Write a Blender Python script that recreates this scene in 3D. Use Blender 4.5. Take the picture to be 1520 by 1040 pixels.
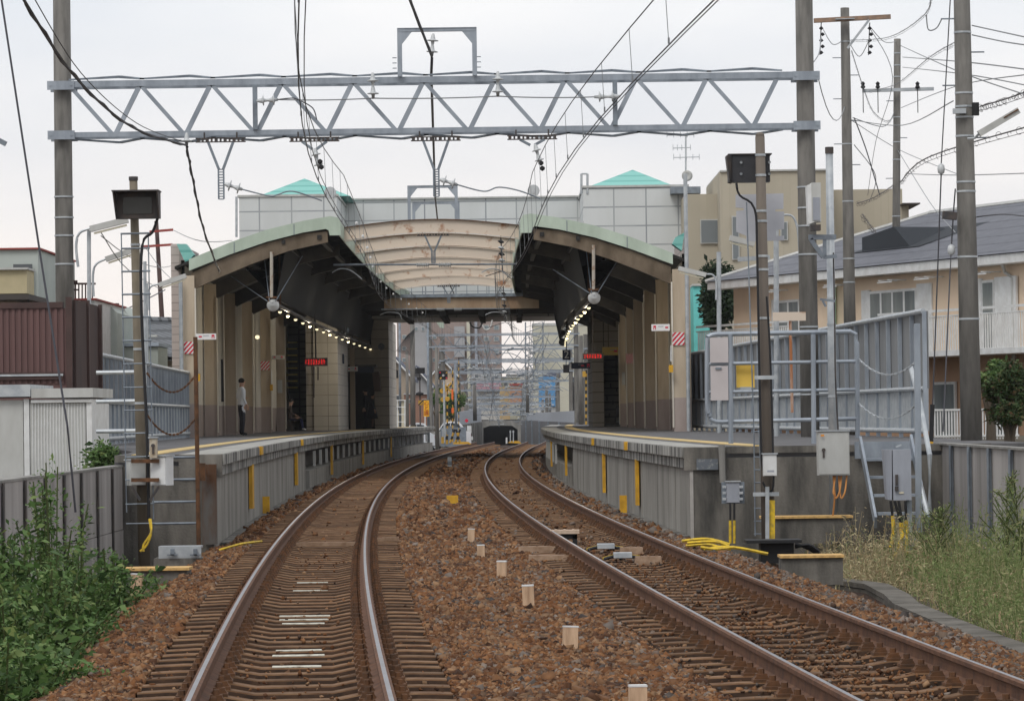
import bpy, math, random
import numpy as np
from mathutils import Vector, Matrix
random.seed(7); np.random.seed(7)
for o in list(bpy.data.objects): bpy.data.objects.remove(o)
sc = bpy.context.scene
COL = sc.collection

# ------------------------------------------------------------------ camera
F, CX, CY, CAMH = 5400.0, 760.0, 520.0, 1.56
PITCH = math.atan((618-CY)/F); ROLL = math.radians(.75)
cam = bpy.data.objects.new('camera', bpy.data.cameras.new('camera')); COL.objects.link(cam)
cam.data.sensor_width = 36; cam.data.lens = F/1520*36
cam.data.clip_start = .5; cam.data.clip_end = 6000
cam.matrix_world = Matrix.Translation((0, 0, CAMH)) @ Matrix.Rotation(math.pi/2+PITCH, 4, 'X') @ Matrix.Rotation(-ROLL, 4, 'Z')
sc.camera = cam
sc.render.resolution_x, sc.render.resolution_y = 1024, 700

# ------------------------------------------------------------------ sky and light (bright overcast)
SUN_EL, SUN_AZ = math.radians(50), math.radians(205)
world = bpy.data.worlds.new('World'); sc.world = world; world.use_nodes = True
nt = world.node_tree; nt.nodes.clear()
def N(nt, t, **k):
    n = nt.nodes.new(t)
    for a, b in k.items(): setattr(n, a, b)
    return n
out = N(nt, 'ShaderNodeOutputWorld'); sky = N(nt, 'ShaderNodeTexSky', sky_type='NISHITA')
sky.sun_disc = False; sky.sun_elevation = SUN_EL; sky.sun_rotation = SUN_AZ
b1 = N(nt, 'ShaderNodeBackground'); b1.inputs[1].default_value = .08
nt.links.new(sky.outputs[0], b1.inputs[0])
tc = N(nt, 'ShaderNodeTexCoord'); sep = N(nt, 'ShaderNodeSeparateXYZ'); nt.links.new(tc.outputs['Generated'], sep.inputs[0])
mp = N(nt, 'ShaderNodeMapping'); mp.inputs['Scale'].default_value = (3, 3, 11); nt.links.new(tc.outputs['Generated'], mp.inputs[0])
nz = N(nt, 'ShaderNodeTexNoise'); nz.inputs['Scale'].default_value = 2.2; nz.inputs['Detail'].default_value = 4; nt.links.new(mp.outputs[0], nz.inputs[0])
r1 = N(nt, 'ShaderNodeValToRGB'); r1.color_ramp.elements[0].position = 0; r1.color_ramp.elements[0].color = (.95, .86, .80, 1)
r1.color_ramp.elements[1].position = .125; r1.color_ramp.elements[1].color = (.86, .88, .905, 1)
e = r1.color_ramp.elements.new(.055); e.color = (.90, .87, .86, 1)
nt.links.new(sep.outputs[2], r1.inputs[0])
r2 = N(nt, 'ShaderNodeValToRGB'); r2.color_ramp.elements[0].position = .3; r2.color_ramp.elements[0].color = (.875, .895, .925, 1)
r2.color_ramp.elements[1].position = .7; r2.color_ramp.elements[1].color = (1.06, 1.04, 1.02, 1)
nt.links.new(nz.outputs[0], r2.inputs[0])
mx = N(nt, 'ShaderNodeMixRGB', blend_type='MULTIPLY'); mx.inputs[0].default_value = 1
nt.links.new(r1.outputs[0], mx.inputs[1]); nt.links.new(r2.outputs[0], mx.inputs[2])
b2 = N(nt, 'ShaderNodeBackground'); b2.inputs[1].default_value = 1.03; nt.links.new(mx.outputs[0], b2.inputs[0])
ms = N(nt, 'ShaderNodeMixShader'); ms.inputs[0].default_value = .93
nt.links.new(b1.outputs[0], ms.inputs[1]); nt.links.new(b2.outputs[0], ms.inputs[2]); nt.links.new(ms.outputs[0], out.inputs[0])
sun = bpy.data.objects.new('sun', bpy.data.lights.new('sun', 'SUN')); COL.objects.link(sun)
sun.data.energy = 1.2; sun.data.angle = math.radians(24); sun.data.color = (1, .96, .9)
sd = Vector((math.sin(SUN_AZ)*math.cos(SUN_EL), math.cos(SUN_AZ)*math.cos(SUN_EL), math.sin(SUN_EL)))
sun.rotation_euler = sd.to_track_quat('Z', 'Y').to_euler()
sc.view_settings.view_transform = 'Standard'; sc.view_settings.look = 'None'
sc.view_settings.exposure = 0.14; sc.view_settings.gamma = 1
sc.render.engine = 'CYCLES'

# ------------------------------------------------------------------ measuring: photograph pixel + distance -> point of the place
def ray(x, y):
    u = x-CX; v = CY-y; r = ROLL; p = PITCH
    u2 = u*math.cos(r)+v*math.sin(r); v2 = -u*math.sin(r)+v*math.cos(r)
    return u2, math.cos(p)*F-math.sin(p)*v2, math.sin(p)*F+math.cos(p)*v2
def W(x, y, D):
    a, b, c = ray(x, y); t = D/b
    return Vector((a*t, D, CAMH+c*t))
def ZAT(x, y, D): return W(x, y, D).z
def XAT(x, D, y=600): return W(x, y, D).x
LCt = np.array([(5,-.35),(12,-.80),(20,-1.28),(30,-1.78),(40,-2.21),(50,-2.60),(60,-2.92),(70,-3.20),(80,-3.45),(90,-3.64),(100,-3.77),(110,-3.83),(120,-3.85),(135,-3.79),(150,-3.60),(165,-3.31),(180,-3.0),(195,-2.65),(210,-2.25),(230,-1.65)])
RCt = np.array([(5,3.25),(12,2.86),(20,2.43),(30,1.92),(40,1.46),(50,1.04),(60,.70),(70,.41),(80,.17),(90,-.03),(100,-.18),(110,-.29),(120,-.35),(135,-.36),(150,-.22),(165,.04),(180,.34),(195,.67),(210,1.03),(230,1.55)])
LCp = np.polyfit(LCt[:,0], LCt[:,1], 5); RCp = np.polyfit(RCt[:,0], RCt[:,1], 5)
def LC(D): return np.polyval(LCp, D) if np.isscalar(D) is False or D <= 230 else float(np.polyval(LCp, 230))-(D-230)*.008
def RC(D): return np.polyval(RCp, D) if np.isscalar(D) is False or D <= 230 else float(np.polyval(RCp, 230))-(D-230)*.008
PZ = 1.10        # platform top above rail

# ------------------------------------------------------------------ materials
MATS = {}
def mat(name, c, c2=None, rough=.8, metal=0, scale=3, streak=0, bump=0, bscale=30, spec=.3, thresh=(.35,.65), detail=6, emis=0, island=None, wave=None, transl=0, brick=None):
    if name in MATS: return MATS[name]
    m = bpy.data.materials.new(name); m.use_nodes = True; t = m.node_tree; t.nodes.clear()
    o = N(t, 'ShaderNodeOutputMaterial'); b = N(t, 'ShaderNodeBsdfPrincipled'); t.links.new(b.outputs[0], o.inputs[0])
    b.inputs['Roughness'].default_value = rough; b.inputs['Metallic'].default_value = metal
    b.inputs['Specular IOR Level'].default_value = spec
    b.inputs['Base Color'].default_value = (*c, 1)
    tc = N(t, 'ShaderNodeTexCoord'); geo = N(t, 'ShaderNodeNewGeometry')
    col = None
    if island:
        r = N(t, 'ShaderNodeValToRGB'); r.color_ramp.interpolation = 'LINEAR'
        n = len(island)
        while len(r.color_ramp.elements) < n: r.color_ramp.elements.new(.5)
        for i, cc in enumerate(island):
            r.color_ramp.elements[i].position = i/(n-1); r.color_ramp.elements[i].color = (*cc, 1)
        t.links.new(geo.outputs['Random Per Island'], r.inputs[0]); col = r.outputs[0]
    if brick:
        bw, bh, mort, cm = brick
        sp = N(t, 'ShaderNodeSeparateXYZ'); t.links.new(geo.outputs['Position'], sp.inputs[0])
        ad = N(t, 'ShaderNodeMath', operation='ADD'); t.links.new(sp.outputs[0], ad.inputs[0]); t.links.new(sp.outputs[1], ad.inputs[1])
        cb = N(t, 'ShaderNodeCombineXYZ'); t.links.new(ad.outputs[0], cb.inputs[0]); t.links.new(sp.outputs[2], cb.inputs[1])
        br = N(t, 'ShaderNodeTexBrick'); br.offset = 0; br.inputs['Scale'].default_value = 1
        br.inputs['Brick Width'].default_value = bw; br.inputs['Row Height'].default_value = bh
        br.inputs['Mortar Size'].default_value = mort; br.inputs['Color1'].default_value = (*c, 1)
        br.inputs['Color2'].default_value = (*[k*.93 for k in c], 1); br.inputs['Mortar'].default_value = (*cm, 1)
        t.links.new(cb.outputs[0], br.inputs[0]); col = br.outputs[0]
    if c2:
        mpn = N(t, 'ShaderNodeMapping'); mpn.inputs['Scale'].default_value = (1, 1, 1/(1+streak))
        t.links.new(geo.outputs['Position'], mpn.inputs[0])
        ns = N(t, 'ShaderNodeTexNoise'); ns.inputs['Scale'].default_value = scale; ns.inputs['Detail'].default_value = detail; ns.inputs['Roughness'].default_value = .62
        t.links.new(mpn.outputs[0], ns.inputs[0])
        rr = N(t, 'ShaderNodeValToRGB'); rr.color_ramp.elements[0].position = thresh[0]; rr.color_ramp.elements[1].position = thresh[1]
        t.links.new(ns.outputs[0], rr.inputs[0])
        mm = N(t, 'ShaderNodeMixRGB'); t.links.new(rr.outputs[0], mm.inputs[0])
        if col: t.links.new(col, mm.inputs[1])
        else: mm.inputs[1].default_value = (*c, 1)
        mm.inputs[2].default_value = (*c2, 1); col = mm.outputs[0]
    if col: t.links.new(col, b.inputs['Base Color'])
    h = None
    if bump:
        nb = N(t, 'ShaderNodeTexNoise'); nb.inputs['Scale'].default_value = bscale; nb.inputs['Detail'].default_value = 5
        t.links.new(geo.outputs['Position'], nb.inputs[0]); h = nb.outputs[0]
    if h:
        bp = N(t, 'ShaderNodeBump'); bp.inputs['Strength'].default_value = bump; bp.inputs['Distance'].default_value = .02
        t.links.new(h, bp.inputs['Height']); t.links.new(bp.outputs[0], b.inputs['Normal'])
    if emis:
        b.inputs['Emission Color'].default_value = (*c, 1); b.inputs['Emission Strength'].default_value = emis
    if transl:
        tr = N(t, 'ShaderNodeBsdfTranslucent'); mxs = N(t, 'ShaderNodeMixShader'); mxs.inputs[0].default_value = transl
        if col: t.links.new(col, tr.inputs[0])
        else: tr.inputs[0].default_value = (*c, 1)
        t.links.new(b.outputs[0], mxs.inputs[1]); t.links.new(tr.outputs[0], mxs.inputs[2]); t.links.new(mxs.outputs[0], o.inputs[0])
    MATS[name] = m; return m
conc = mat('weathered concrete', (.30,.29,.27), (.15,.145,.135), scale=1.4, streak=3, bump=.25)
concdark = mat('stained dark concrete', (.24,.222,.195), (.06,.057,.052), scale=2.0, streak=3.5, bump=.3, thresh=(.33,.62))
concwall = mat('platform wall concrete', (.33,.315,.285), (.145,.132,.115), scale=1.0, streak=1.6, bump=.2, thresh=(.40,.74))
concpole = mat('concrete pole', (.20,.19,.175), (.105,.10,.092), scale=5, streak=5, bump=.1)
slabc = mat('platform edge slab', (.42,.41,.38), (.24,.23,.21), scale=2, bump=.2)
slabdark = mat('weather-blackened concrete lip', (.40,.39,.36), (.06,.058,.055), scale=6, streak=14, thresh=(.44,.56), bump=.2)
asph = mat('platform asphalt', (.125,.122,.125), (.085,.083,.086), scale=2, bump=.2)
galv = mat('galvanised steel', (.36,.40,.45), (.24,.27,.31), scale=3, rough=.5, metal=.35, streak=2)
galvd = mat('dull galvanised steel', (.25,.29,.33), (.16,.18,.21), scale=4, rough=.55, metal=.3)
galvl = mat('pale galvanised pipe', (.50,.525,.54), (.36,.39,.42), scale=6, rough=.45, metal=.3)
darkst = mat('dark steel', (.055,.055,.06), (.10,.08,.07), scale=9, rough=.6, metal=.3)
black = mat('black rubber', (.018,.018,.02), rough=.6)
wirem = mat('wire', (.06,.06,.07), rough=.5, metal=.4)
wirel = mat('pale wire', (.22,.23,.24), rough=.5, metal=.4)
rust = mat('rusted steel', (.16,.075,.035), (.07,.04,.025), scale=8, rough=.9, bump=.2)
railside = mat('rusty rail side', (.165,.078,.042), (.085,.042,.026), scale=7, rough=.85, bump=.1)
railtop = mat('polished rail head', (.27,.27,.30), (.19,.175,.18), rough=.33, metal=1, scale=2)
white = mat('white paint', (.72,.73,.73), (.60,.60,.59), scale=4, rough=.5)
offwhite = mat('off white cabinet paint', (.52,.525,.51), (.42,.42,.40), scale=3, rough=.5, streak=2)
bluegrey = mat('blue grey cabinet paint', (.34,.36,.41), (.26,.275,.31), scale=3, rough=.5, streak=2)
yellow = mat('safety yellow paint', (.72,.40,.03), (.50,.27,.03), scale=5, rough=.6)
yelpipe = mat('yellow conduit', (.72,.49,.035), (.34,.24,.06), scale=14, rough=.65, thresh=(.42,.7))
cer = mat('grey insulator porcelain', (.50,.52,.53), rough=.3, spec=.6)
pinkbeige = mat('beige painted steel', (.57,.48,.37), (.41,.33,.24), scale=1.6, streak=5)
browngrey = mat('taupe painted lower wall', (.42,.35,.32), (.30,.245,.225), scale=1.6, streak=4)
palebeige = mat('pale beige wall panel', (.70,.66,.58), (.56,.52,.45), scale=1.2, streak=4)
tilew = mat('beige wall tiles', (.56,.51,.43), (.38,.34,.28), scale=.8, streak=4, thresh=(.4,.8), brick=(1.8,.42,.014,(.20,.17,.14)), rough=.5)
tiled = mat('dark green stair wall tiles', (.085,.085,.07), brick=(.9,.30,.03,(.02,.02,.02)), rough=.6)
panelw = mat('white cladding panels', (.64,.66,.66), (.52,.54,.53), scale=.5, streak=5, thresh=(.4,.8), brick=(1.33,.78,.03,(.27,.29,.31)), rough=.5)
fasc = mat('mint green fascia', (.50,.585,.49), (.38,.45,.37), scale=1.5, streak=2, rough=.6)
teal = mat('teal sheet roof', (.22,.52,.47), brick=(60,.26,.035,(.13,.38,.34)), rough=.5)
arch = mat('pale rusting beam paint', (.62,.53,.44), (.34,.16,.08), scale=2.4, thresh=(.565,.68), rough=.8)
soff = mat('dark canopy soffit', (.034,.032,.03), (.02,.019,.018), scale=2)  # near-black tone for canopy and footbridge undersides
browngird = mat('brown grimy beam', (.20,.155,.11), (.10,.075,.05), scale=2.5, streak=1)
glass = mat('dark window glass', (.05,.06,.07), rough=.12, spec=.8)
brownsheet = mat('brown corrugated sheet', (.155,.085,.08), (.115,.065,.062), scale=2, streak=6, rough=.6)
brownpost = mat('dark brown post', (.085,.05,.045), (.06,.038,.035), scale=3, rough=.7)
lampem = mat('lit lamp', (1,.87,.55), emis=1.2)
red = mat('sign red', (.60,.03,.06), rough=.6)
led = mat('red led', (.9,.03,.03), emis=.7)
navy = mat('navy sign', (.02,.03,.06), rough=.5)
STONE_R = [(.030,.014,.008),(.125,.052,.021),(.20,.085,.032),(.075,.034,.018),(.27,.130,.056),(.15,.072,.034),(.31,.185,.10),(.085,.056,.042)]
STONE_G = [(.04,.034,.032),(.095,.078,.068),(.17,.14,.12),(.13,.078,.045),(.25,.21,.18),(.10,.05,.028)]
stoneR = mat('rust stained stone', (.1,.05,.03), rough=.95, island=STONE_R, c2=(.065,.032,.019), scale=1.1, thresh=(.50,.85), detail=3)
stoneG = mat('grey crushed stone', (.1,.1,.1), rough=.95, island=STONE_G)
sleepside = mat('sleeper side darkened as shade', (.085,.048,.03), (.04,.026,.019), scale=9, rough=1)  # sleeper sides coloured darker than the tops, standing in for shade
bed = mat('trackbed grit', (.06,.032,.020), (.025,.015,.011), scale=14, bump=.8, bscale=22, rough=1)
sleeperm = mat('rust stained concrete', (.215,.135,.08), (.11,.058,.03), scale=5, rough=.95, bump=.25, bscale=18)
soil = mat('grey soil', (.12,.10,.07), (.07,.06,.045), scale=1.5, bump=.5, rough=1)

# ------------------------------------------------------------------ mesh building
_t = sleeperm.node_tree; _b = [n for n in _t.nodes if n.type == 'BSDF_PRINCIPLED'][0]; _l = _b.inputs['Base Color'].links[0].from_socket     # every sleeper weathered a little differently
_oi = N(_t, 'ShaderNodeObjectInfo'); _r = N(_t, 'ShaderNodeValToRGB'); _r.color_ramp.elements[0].color = (.62,.58,.54,1); _r.color_ramp.elements[1].color = (1.25,1.18,1.1,1); _t.links.new(_oi.outputs['Random'], _r.inputs[0])
_m = N(_t, 'ShaderNodeMixRGB', blend_type='MULTIPLY'); _m.inputs[0].default_value = 1; _t.links.new(_l, _m.inputs[1]); _t.links.new(_r.outputs[0], _m.inputs[2]); _t.links.new(_m.outputs[0], _b.inputs['Base Color'])
ORG = {}
class MB:
    def __init__(s): s.v = []; s.f = []; s.m = []; s.k = 0
    def add(s, vs, fs):
        n = len(s.v); s.v += [tuple(v) for v in vs]; s.f += [tuple(i+n for i in f) for f in fs]; s.m += [s.k]*len(fs); return s
    def box(s, c, d, rz=0, tx=1, ty=1):
        x, y, z = d[0]/2, d[1]/2, d[2]/2; R = Matrix.Rotation(rz, 3, 'Z'); c = Vector(c)
        p = [(-x,-y,-z),(x,-y,-z),(x,y,-z),(-x,y,-z),(-x*tx,-y*ty,z),(x*tx,-y*ty,z),(x*tx,y*ty,z),(-x*tx,y*ty,z)]
        return s.add([c+R@Vector(q) for q in p], [(0,3,2,1),(4,5,6,7),(0,1,5,4),(1,2,6,5),(2,3,7,6),(3,0,4,7)])
    def span(s, x0, x1, y0, y1, z0, z1): return s.box(((x0+x1)/2,(y0+y1)/2,(z0+z1)/2), (abs(x1-x0),abs(y1-y0),abs(z1-z0)))
    def bar(s, p, q, w, h, up=(0,0,1)):
        p, q = Vector(p), Vector(q); d = (q-p)
        if d.length < 1e-6: return s
        d.normalize(); u = Vector(up)
        if abs(d.dot(u)) > .98: u = Vector((0,1,0))
        a = d.cross(u).normalized(); b = a.cross(d)
        vs = [e+a*i*w/2+b*j*h/2 for e in (p, q) for i, j in ((-1,-1),(1,-1),(1,1),(-1,1))]
        return s.add(vs, [(0,1,2,3),(7,6,5,4),(0,4,5,1),(1,5,6,2),(2,6,7,3),(3,7,4,0)])
    def angle(s, p, q, w, t=.012, up=(0,0,1)):      # an L section
        p, q = Vector(p), Vector(q); d = (q-p).normalized(); u = Vector(up)
        if abs(d.dot(u)) > .98: u = Vector((0,1,0))
        a = d.cross(u).normalized(); b = a.cross(d)
        s.bar(p-b*w/2, q-b*w/2, w, t, up); s.bar(p-a*(w/2), q-a*(w/2), t, w, up); return s
    def tube(s, pts, r, n=6, cap=True):
        pts = [Vector(p) for p in pts]; rs = r if isinstance(r, (list, tuple)) else [r]*len(pts)
        ref = Vector((0,0,1)); base = len(s.v); vs = []
        for i, p in enumerate(pts):
            d = (pts[min(i+1,len(pts)-1)]-pts[max(i-1,0)])
            d = d.normalized() if d.length > 1e-9 else Vector((0,0,1))
            u = ref if abs(d.dot(ref)) < .95 else Vector((0,1,0))
            a = d.cross(u).normalized(); b = a.cross(d)
            for k in range(n):
                t = 2*math.pi*k/n; vs.append(p+(a*math.cos(t)+b*math.sin(t))*rs[i])
        fs = [(i*n+k, i*n+(k+1)%n, (i+1)*n+(k+1)%n, (i+1)*n+k) for i in range(len(pts)-1) for k in range(n)]
        if cap: fs += [tuple(range(n))[::-1], tuple((len(pts)-1)*n+k for k in range(n))]
        return s.add(vs, fs)
    def cyl(s, p, q, r0, r1=None, n=14): return s.tube([p, q], [r0, r0 if r1 is None else r1], n)
    def prism(s, poly, ext):
        e = Vector(ext); n = len(poly); vs = [Vector(p) for p in poly]; vs += [v+e for v in vs]
        return s.add(vs, [tuple(range(n))[::-1], tuple(range(n, 2*n))]+[(i,(i+1)%n,(i+1)%n+n,i+n) for i in range(n)])
    def lathe(s, prof, c, n=12, axis=(0,0,1)):
        A = Vector(axis).normalized(); c = Vector(c)
        u = Vector((1,0,0)) if abs(A.x) < .9 else Vector((0,1,0)); a = A.cross(u).normalized(); b = A.cross(a)
        vs = [c+A*z+(a*math.cos(2*math.pi*k/n)+b*math.sin(2*math.pi*k/n))*r for r, z in prof for k in range(n)]
        return s.add(vs, [(i*n+k, i*n+(k+1)%n, (i+1)*n+(k+1)%n, (i+1)*n+k) for i in range(len(prof)-1) for k in range(n)])
    def quad(s, a, b, c, d): return s.add([a,b,c,d], [(0,1,2,3)])
    def build(s, name, m, parent=None, org=None, smooth=False):
        base = Vector(org) if org is not None else (ORG[parent.name] if parent else Vector((0,0,0)))
        me = bpy.data.meshes.new(name); me.from_pydata([(v[0]-base.x, v[1]-base.y, v[2]-base.z) for v in s.v], [], s.f)
        for mm in (m if isinstance(m, (list, tuple)) else [m]): me.materials.append(mm)
        if isinstance(m, (list, tuple)): me.polygons.foreach_set('material_index', s.m)
        if smooth: me.polygons.foreach_set('use_smooth', [True]*len(me.polygons))
        o = bpy.data.objects.new(name, me); COL.objects.link(o)
        if parent: o.parent = parent
        else: o.location = base
        ORG[o.name] = base
        return o
def fast(name, V, Fc, m, org=(0,0,0)):
    V = np.asarray(V, dtype=np.float32)-np.array(org, dtype=np.float32); Fc = np.asarray(Fc, dtype=np.int32); k = Fc.shape[1]
    me = bpy.data.meshes.new(name); me.vertices.add(len(V)); me.vertices.foreach_set('co', V.ravel())
    me.loops.add(Fc.size); me.loops.foreach_set('vertex_index', Fc.ravel())
    me.polygons.add(len(Fc)); me.polygons.foreach_set('loop_start', np.arange(0, Fc.size, k, dtype=np.int32))
    me.update(calc_edges=True); me.materials.append(m)
    o = bpy.data.objects.new(name, me); COL.objects.link(o); o.location = org; ORG[o.name] = Vector(org); return o
def tag(o, label=None, cat=None, group=None, kind=None):
    if label: o['label'] = label
    if cat: o['category'] = cat
    if group: o['group'] = group
    if kind: o['kind'] = kind
    return o
def thing(name, label, cat, loc=(0,0,0), group=None):
    o = bpy.data.objects.new(name, None); COL.objects.link(o); o.location = loc; o.empty_display_size = .2
    ORG[o.name] = Vector(loc); return tag(o, label, cat, group)
def struct(mb, name, m): return tag(mb.build(name, m), kind='structure')
def copy_thing(root, loc, label=None):
    c = root.copy(); COL.objects.link(c); c.location = loc; ORG[c.name] = Vector(loc)
    if label: c['label'] = label
    for ch in root.children:
        d = ch.copy(); COL.objects.link(d); d.parent = c
        for g in ch.children:
            e = g.copy(); COL.objects.link(e); e.parent = d
    return c
def text_mesh(txt, size, loc, m, parent=None, name='lettering', rx=math.pi/2, rz=0, ext=.004, align='CENTER', sx=1):
    cu = bpy.data.curves.new('t', 'FONT'); cu.body = txt; cu.size = size; cu.extrude = ext; cu.align_x = align; cu.align_y = 'CENTER'
    to = bpy.data.objects.new('t', cu); COL.objects.link(to)
    dg = bpy.context.evaluated_depsgraph_get(); me = bpy.data.meshes.new_from_object(to.evaluated_get(dg))
    bpy.data.objects.remove(to)
    M4 = Matrix.Translation(Vector(loc)-(ORG[parent.name] if parent else Vector((0,0,0)))) @ Matrix.Rotation(rz, 4, 'Z') @ Matrix.Rotation(rx, 4, 'X') @ Matrix.Diagonal((sx,1,1,1))
    me.transform(M4); me.materials.clear(); me.materials.append(m)
    o = bpy.data.objects.new(name, me); COL.objects.link(o)
    if parent: o.parent = parent; ORG[o.name] = ORG[parent.name]
    return o
def wire(name, label, pts, r=.008, sag=0, m=None, n=5, seg=8, cat='wire', group=None, twist=0):
    pts = [Vector(p) for p in pts]; P = []
    for a, b in zip(pts, pts[1:]):
        for i in range(seg):
            t = i/seg; p = a.lerp(b, t); p.z -= sag*4*t*(1-t); P.append(p)
    P.append(pts[-1]); mb = MB(); mb.tube(P, r, n)
    if twist:
        Q = [p+Vector((math.cos(i*1.3), 0, math.sin(i*1.3)))*twist for i, p in enumerate(P)]; mb.tube(Q, r*.8, n)
    o = mb.build(name, m or wirem, org=P[0]); return tag(o, label, cat, group)
def smooth_path(pts, k=6):
    P = [Vector(p) for p in pts]; o = []
    for i in range(len(P)-1):
        a, b, c, d = P[max(i-1,0)], P[i], P[i+1], P[min(i+2,len(P)-1)]
        for j in range(k):
            t = j/k; o.append(.5*((2*b)+(c-a)*t+(2*a-5*b+4*c-d)*t*t+(3*b-a-3*c+d)*t**3))
    o.append(P[-1]); return o

# ================================================================== GROUND, TRACKBED
g = MB()
GX = 900
g.quad((-GX,-60,-.62),(GX,-60,-.62),(GX,218,-.62),(-GX,218,-.62))
for x0, x1 in ((-GX,-3.75),(4.2,GX)): g.quad((x0,218,-.62),(x1,218,-.62),(x1,470,-.62),(x0,470,-.62))
g.quad((-3.75,218,-.62),(4.2,218,-.62),(4.2,470,-6.2),(-3.75,470,-6.2))
g.quad((-GX,470,-.62),(GX,470,-.62),(GX,2500,-.62),(-GX,2500,-.62))
struct(g, 'ground', soil)

def bz(x, y):     # height of the ballast surface
    l = np.abs(x-np.polyval(LCp, np.minimum(y,230))); r = np.abs(x-np.polyval(RCp, np.minimum(y,230))); d = np.minimum(l, r)
    z = np.where(d < 1.0, -.225, -.195)
    mid = (x > np.polyval(LCp, np.minimum(y,230))) & (x < np.polyval(RCp, np.minimum(y,230)))
    side = -.195-np.clip(d-1.45, 0, 9)*.42
    z = np.where((~mid) & (d > 1.45), side, z)
    z = np.where(mid & (d > 1.2), -.185+.025*np.sin(x*3)*np.sin(y*.9), z)
    return np.maximum(z, -.585)
ys = np.concatenate([np.arange(2, 60, .5), np.arange(60, 226, 2.0)])
nx = 60; V = []; Fc = []
for i, y in enumerate(ys):
    a = max(float(np.polyval(LCp, y))-3.2, -5.2 if y < 50 else -9); b = float(np.polyval(RCp, y))+3.0
    if y >= 50: a = float(np.polyval(LCp, y))-1.75; b = float(np.polyval(RCp, y))+1.75
    xs = np.linspace(a, b, nx); zs = bz(xs, np.full(nx, y))-.02
    V += [(x, y, z) for x, z in zip(xs, zs)]
for i in range(len(ys)-1):
    for j in range(nx-1): q = i*nx+j; Fc.append((q, q+1, q+nx+1, q+nx))
tag(fast('trackbed', V, Fc, bed), kind='structure')
# ramp down to the underpass
rb = MB()
rb.quad((-3.7,225,-.24),(3.6,225,-.24),(2.0,440,-5.5),(-3.7,440,-5.5)); struct(rb, 'trackbed', bed)

def in_sleeper(x, y):
    l = x-np.polyval(LCp, y); r = x-np.polyval(RCp, y)
    return (np.abs(l) < 1.02) | (np.abs(r) < 1.02)
def stones(name, n, y0, y1, size, m, region, per=1.0):
    Y = y0+(y1-y0)*np.sqrt(np.random.rand(n)*(1-(y0/y1)**2*0)) if False else np.random.uniform(y0, y1, n)
    hw = Y*.1407+.7; X = np.random.uniform(-1, 1, n)*hw
    lo = np.where(Y < 50, np.polyval(LCp, Y)-2.6, np.polyval(LCp, Y)-1.37); hi = np.where(Y < 50, np.polyval(RCp, Y)+2.35, np.polyval(RCp, Y)+1.36)
    lo = np.where(Y < 50, np.maximum(lo, -5.2), lo)
    ok = (X > lo) & (X < hi); X, Y = X[ok], Y[ok]
    on = in_sleeper(X, Y); ph = (Y/0.6) % 1.0; gap = (ph > .27) & (ph < .73)     # sleeper centred on phase 0
    xl = np.abs(X-np.polyval(LCp, Y)) < 1.02
    keep = (~on) | (gap & (np.random.rand(len(X)) < np.where(xl, .5, .9))) | (np.random.rand(len(X)) < np.where(xl, .02, .13))
    # keep rails clear
    for P in (LCp, RCp):
        d = np.abs(np.abs(X-np.polyval(P, Y))-.566); keep &= d > .10
    gl = X-np.polyval(RCp, Y)
    grey = (gl > 1.25+.25*np.random.randn(len(X))) & (np.random.rand(len(X)) < np.where(Y > 50, .9, .45)) | ((np.random.rand(len(X)) < .07+.13*np.clip((gl+3.0)/3,0,1)) & ~xl)
    keep &= (grey == (region == 'g'))
    X, Y, on = X[keep], Y[keep], on[keep]; n = len(X)
    base = np.array([(-1,-1,-1),(1,-1,-1),(1,1,-1),(-1,1,-1),(-1,-1,1),(1,-1,1),(1,1,1),(-1,1,1)], float)
    fc = np.array([(0,3,2,1),(4,5,6,7),(0,1,5,4),(1,2,6,5),(2,3,7,6),(3,0,4,7)])
    S = size*np.random.lognormal(0, .31, (n,1,1))*np.where(on & (np.abs(((Y/.6)%1.0)-.5) >= .24), .62, 1)[:,None,None]*np.random.uniform(.6, 1.15, (n,1,3))*np.array([1,1,.72])
    P = base[None]*(1+np.random.uniform(-.75, .35, (n,8,3)))*S
    q = np.random.randn(n,4)*np.array([1,.45,.45,1]); q /= np.linalg.norm(q, axis=1, keepdims=True); w,x,y,z = q.T
    R = np.stack([1-2*(y*y+z*z),2*(x*y-z*w),2*(x*z+y*w),2*(x*y+z*w),1-2*(x*x+z*z),2*(y*z-x*w),2*(x*z-y*w),2*(y*z+x*w),1-2*(x*x+y*y)],1).reshape(n,3,3)
    P = np.einsum('nij,nkj->nki', R, P)
    Z = bz(X, Y)+np.random.uniform(-.008, .018, n)+np.where(on & (np.abs(((Y/.6)%1.0)-.5) < .24), -.035, 0)+np.where(on & (np.abs(((Y/.6)%1.0)-.5) >= .24), .045, 0)
    P += np.stack([X, Y, Z], 1)[:,None,:]
    F_ = (fc[None]+(np.arange(n)*8)[:,None,None]).reshape(-1,4)
    return tag(fast(name, P.reshape(-1,3), F_, m), kind='stuff')
for (n, y0, y1, sz) in ((22000,4,17,.021),(180000,17,30,.0180),(180000,30,52,.0205),(100000,52,100,.033),(40000,100,200,.05)):
    rs = np.random.get_state(); stones('ballast_stones', n, y0, y1, sz, stoneR, 'r')
    np.random.set_state(rs); stones('ballast_stones', n, y0, y1, sz, stoneG, 'g')
# dark shaded look of nothing here: real stones only

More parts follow.
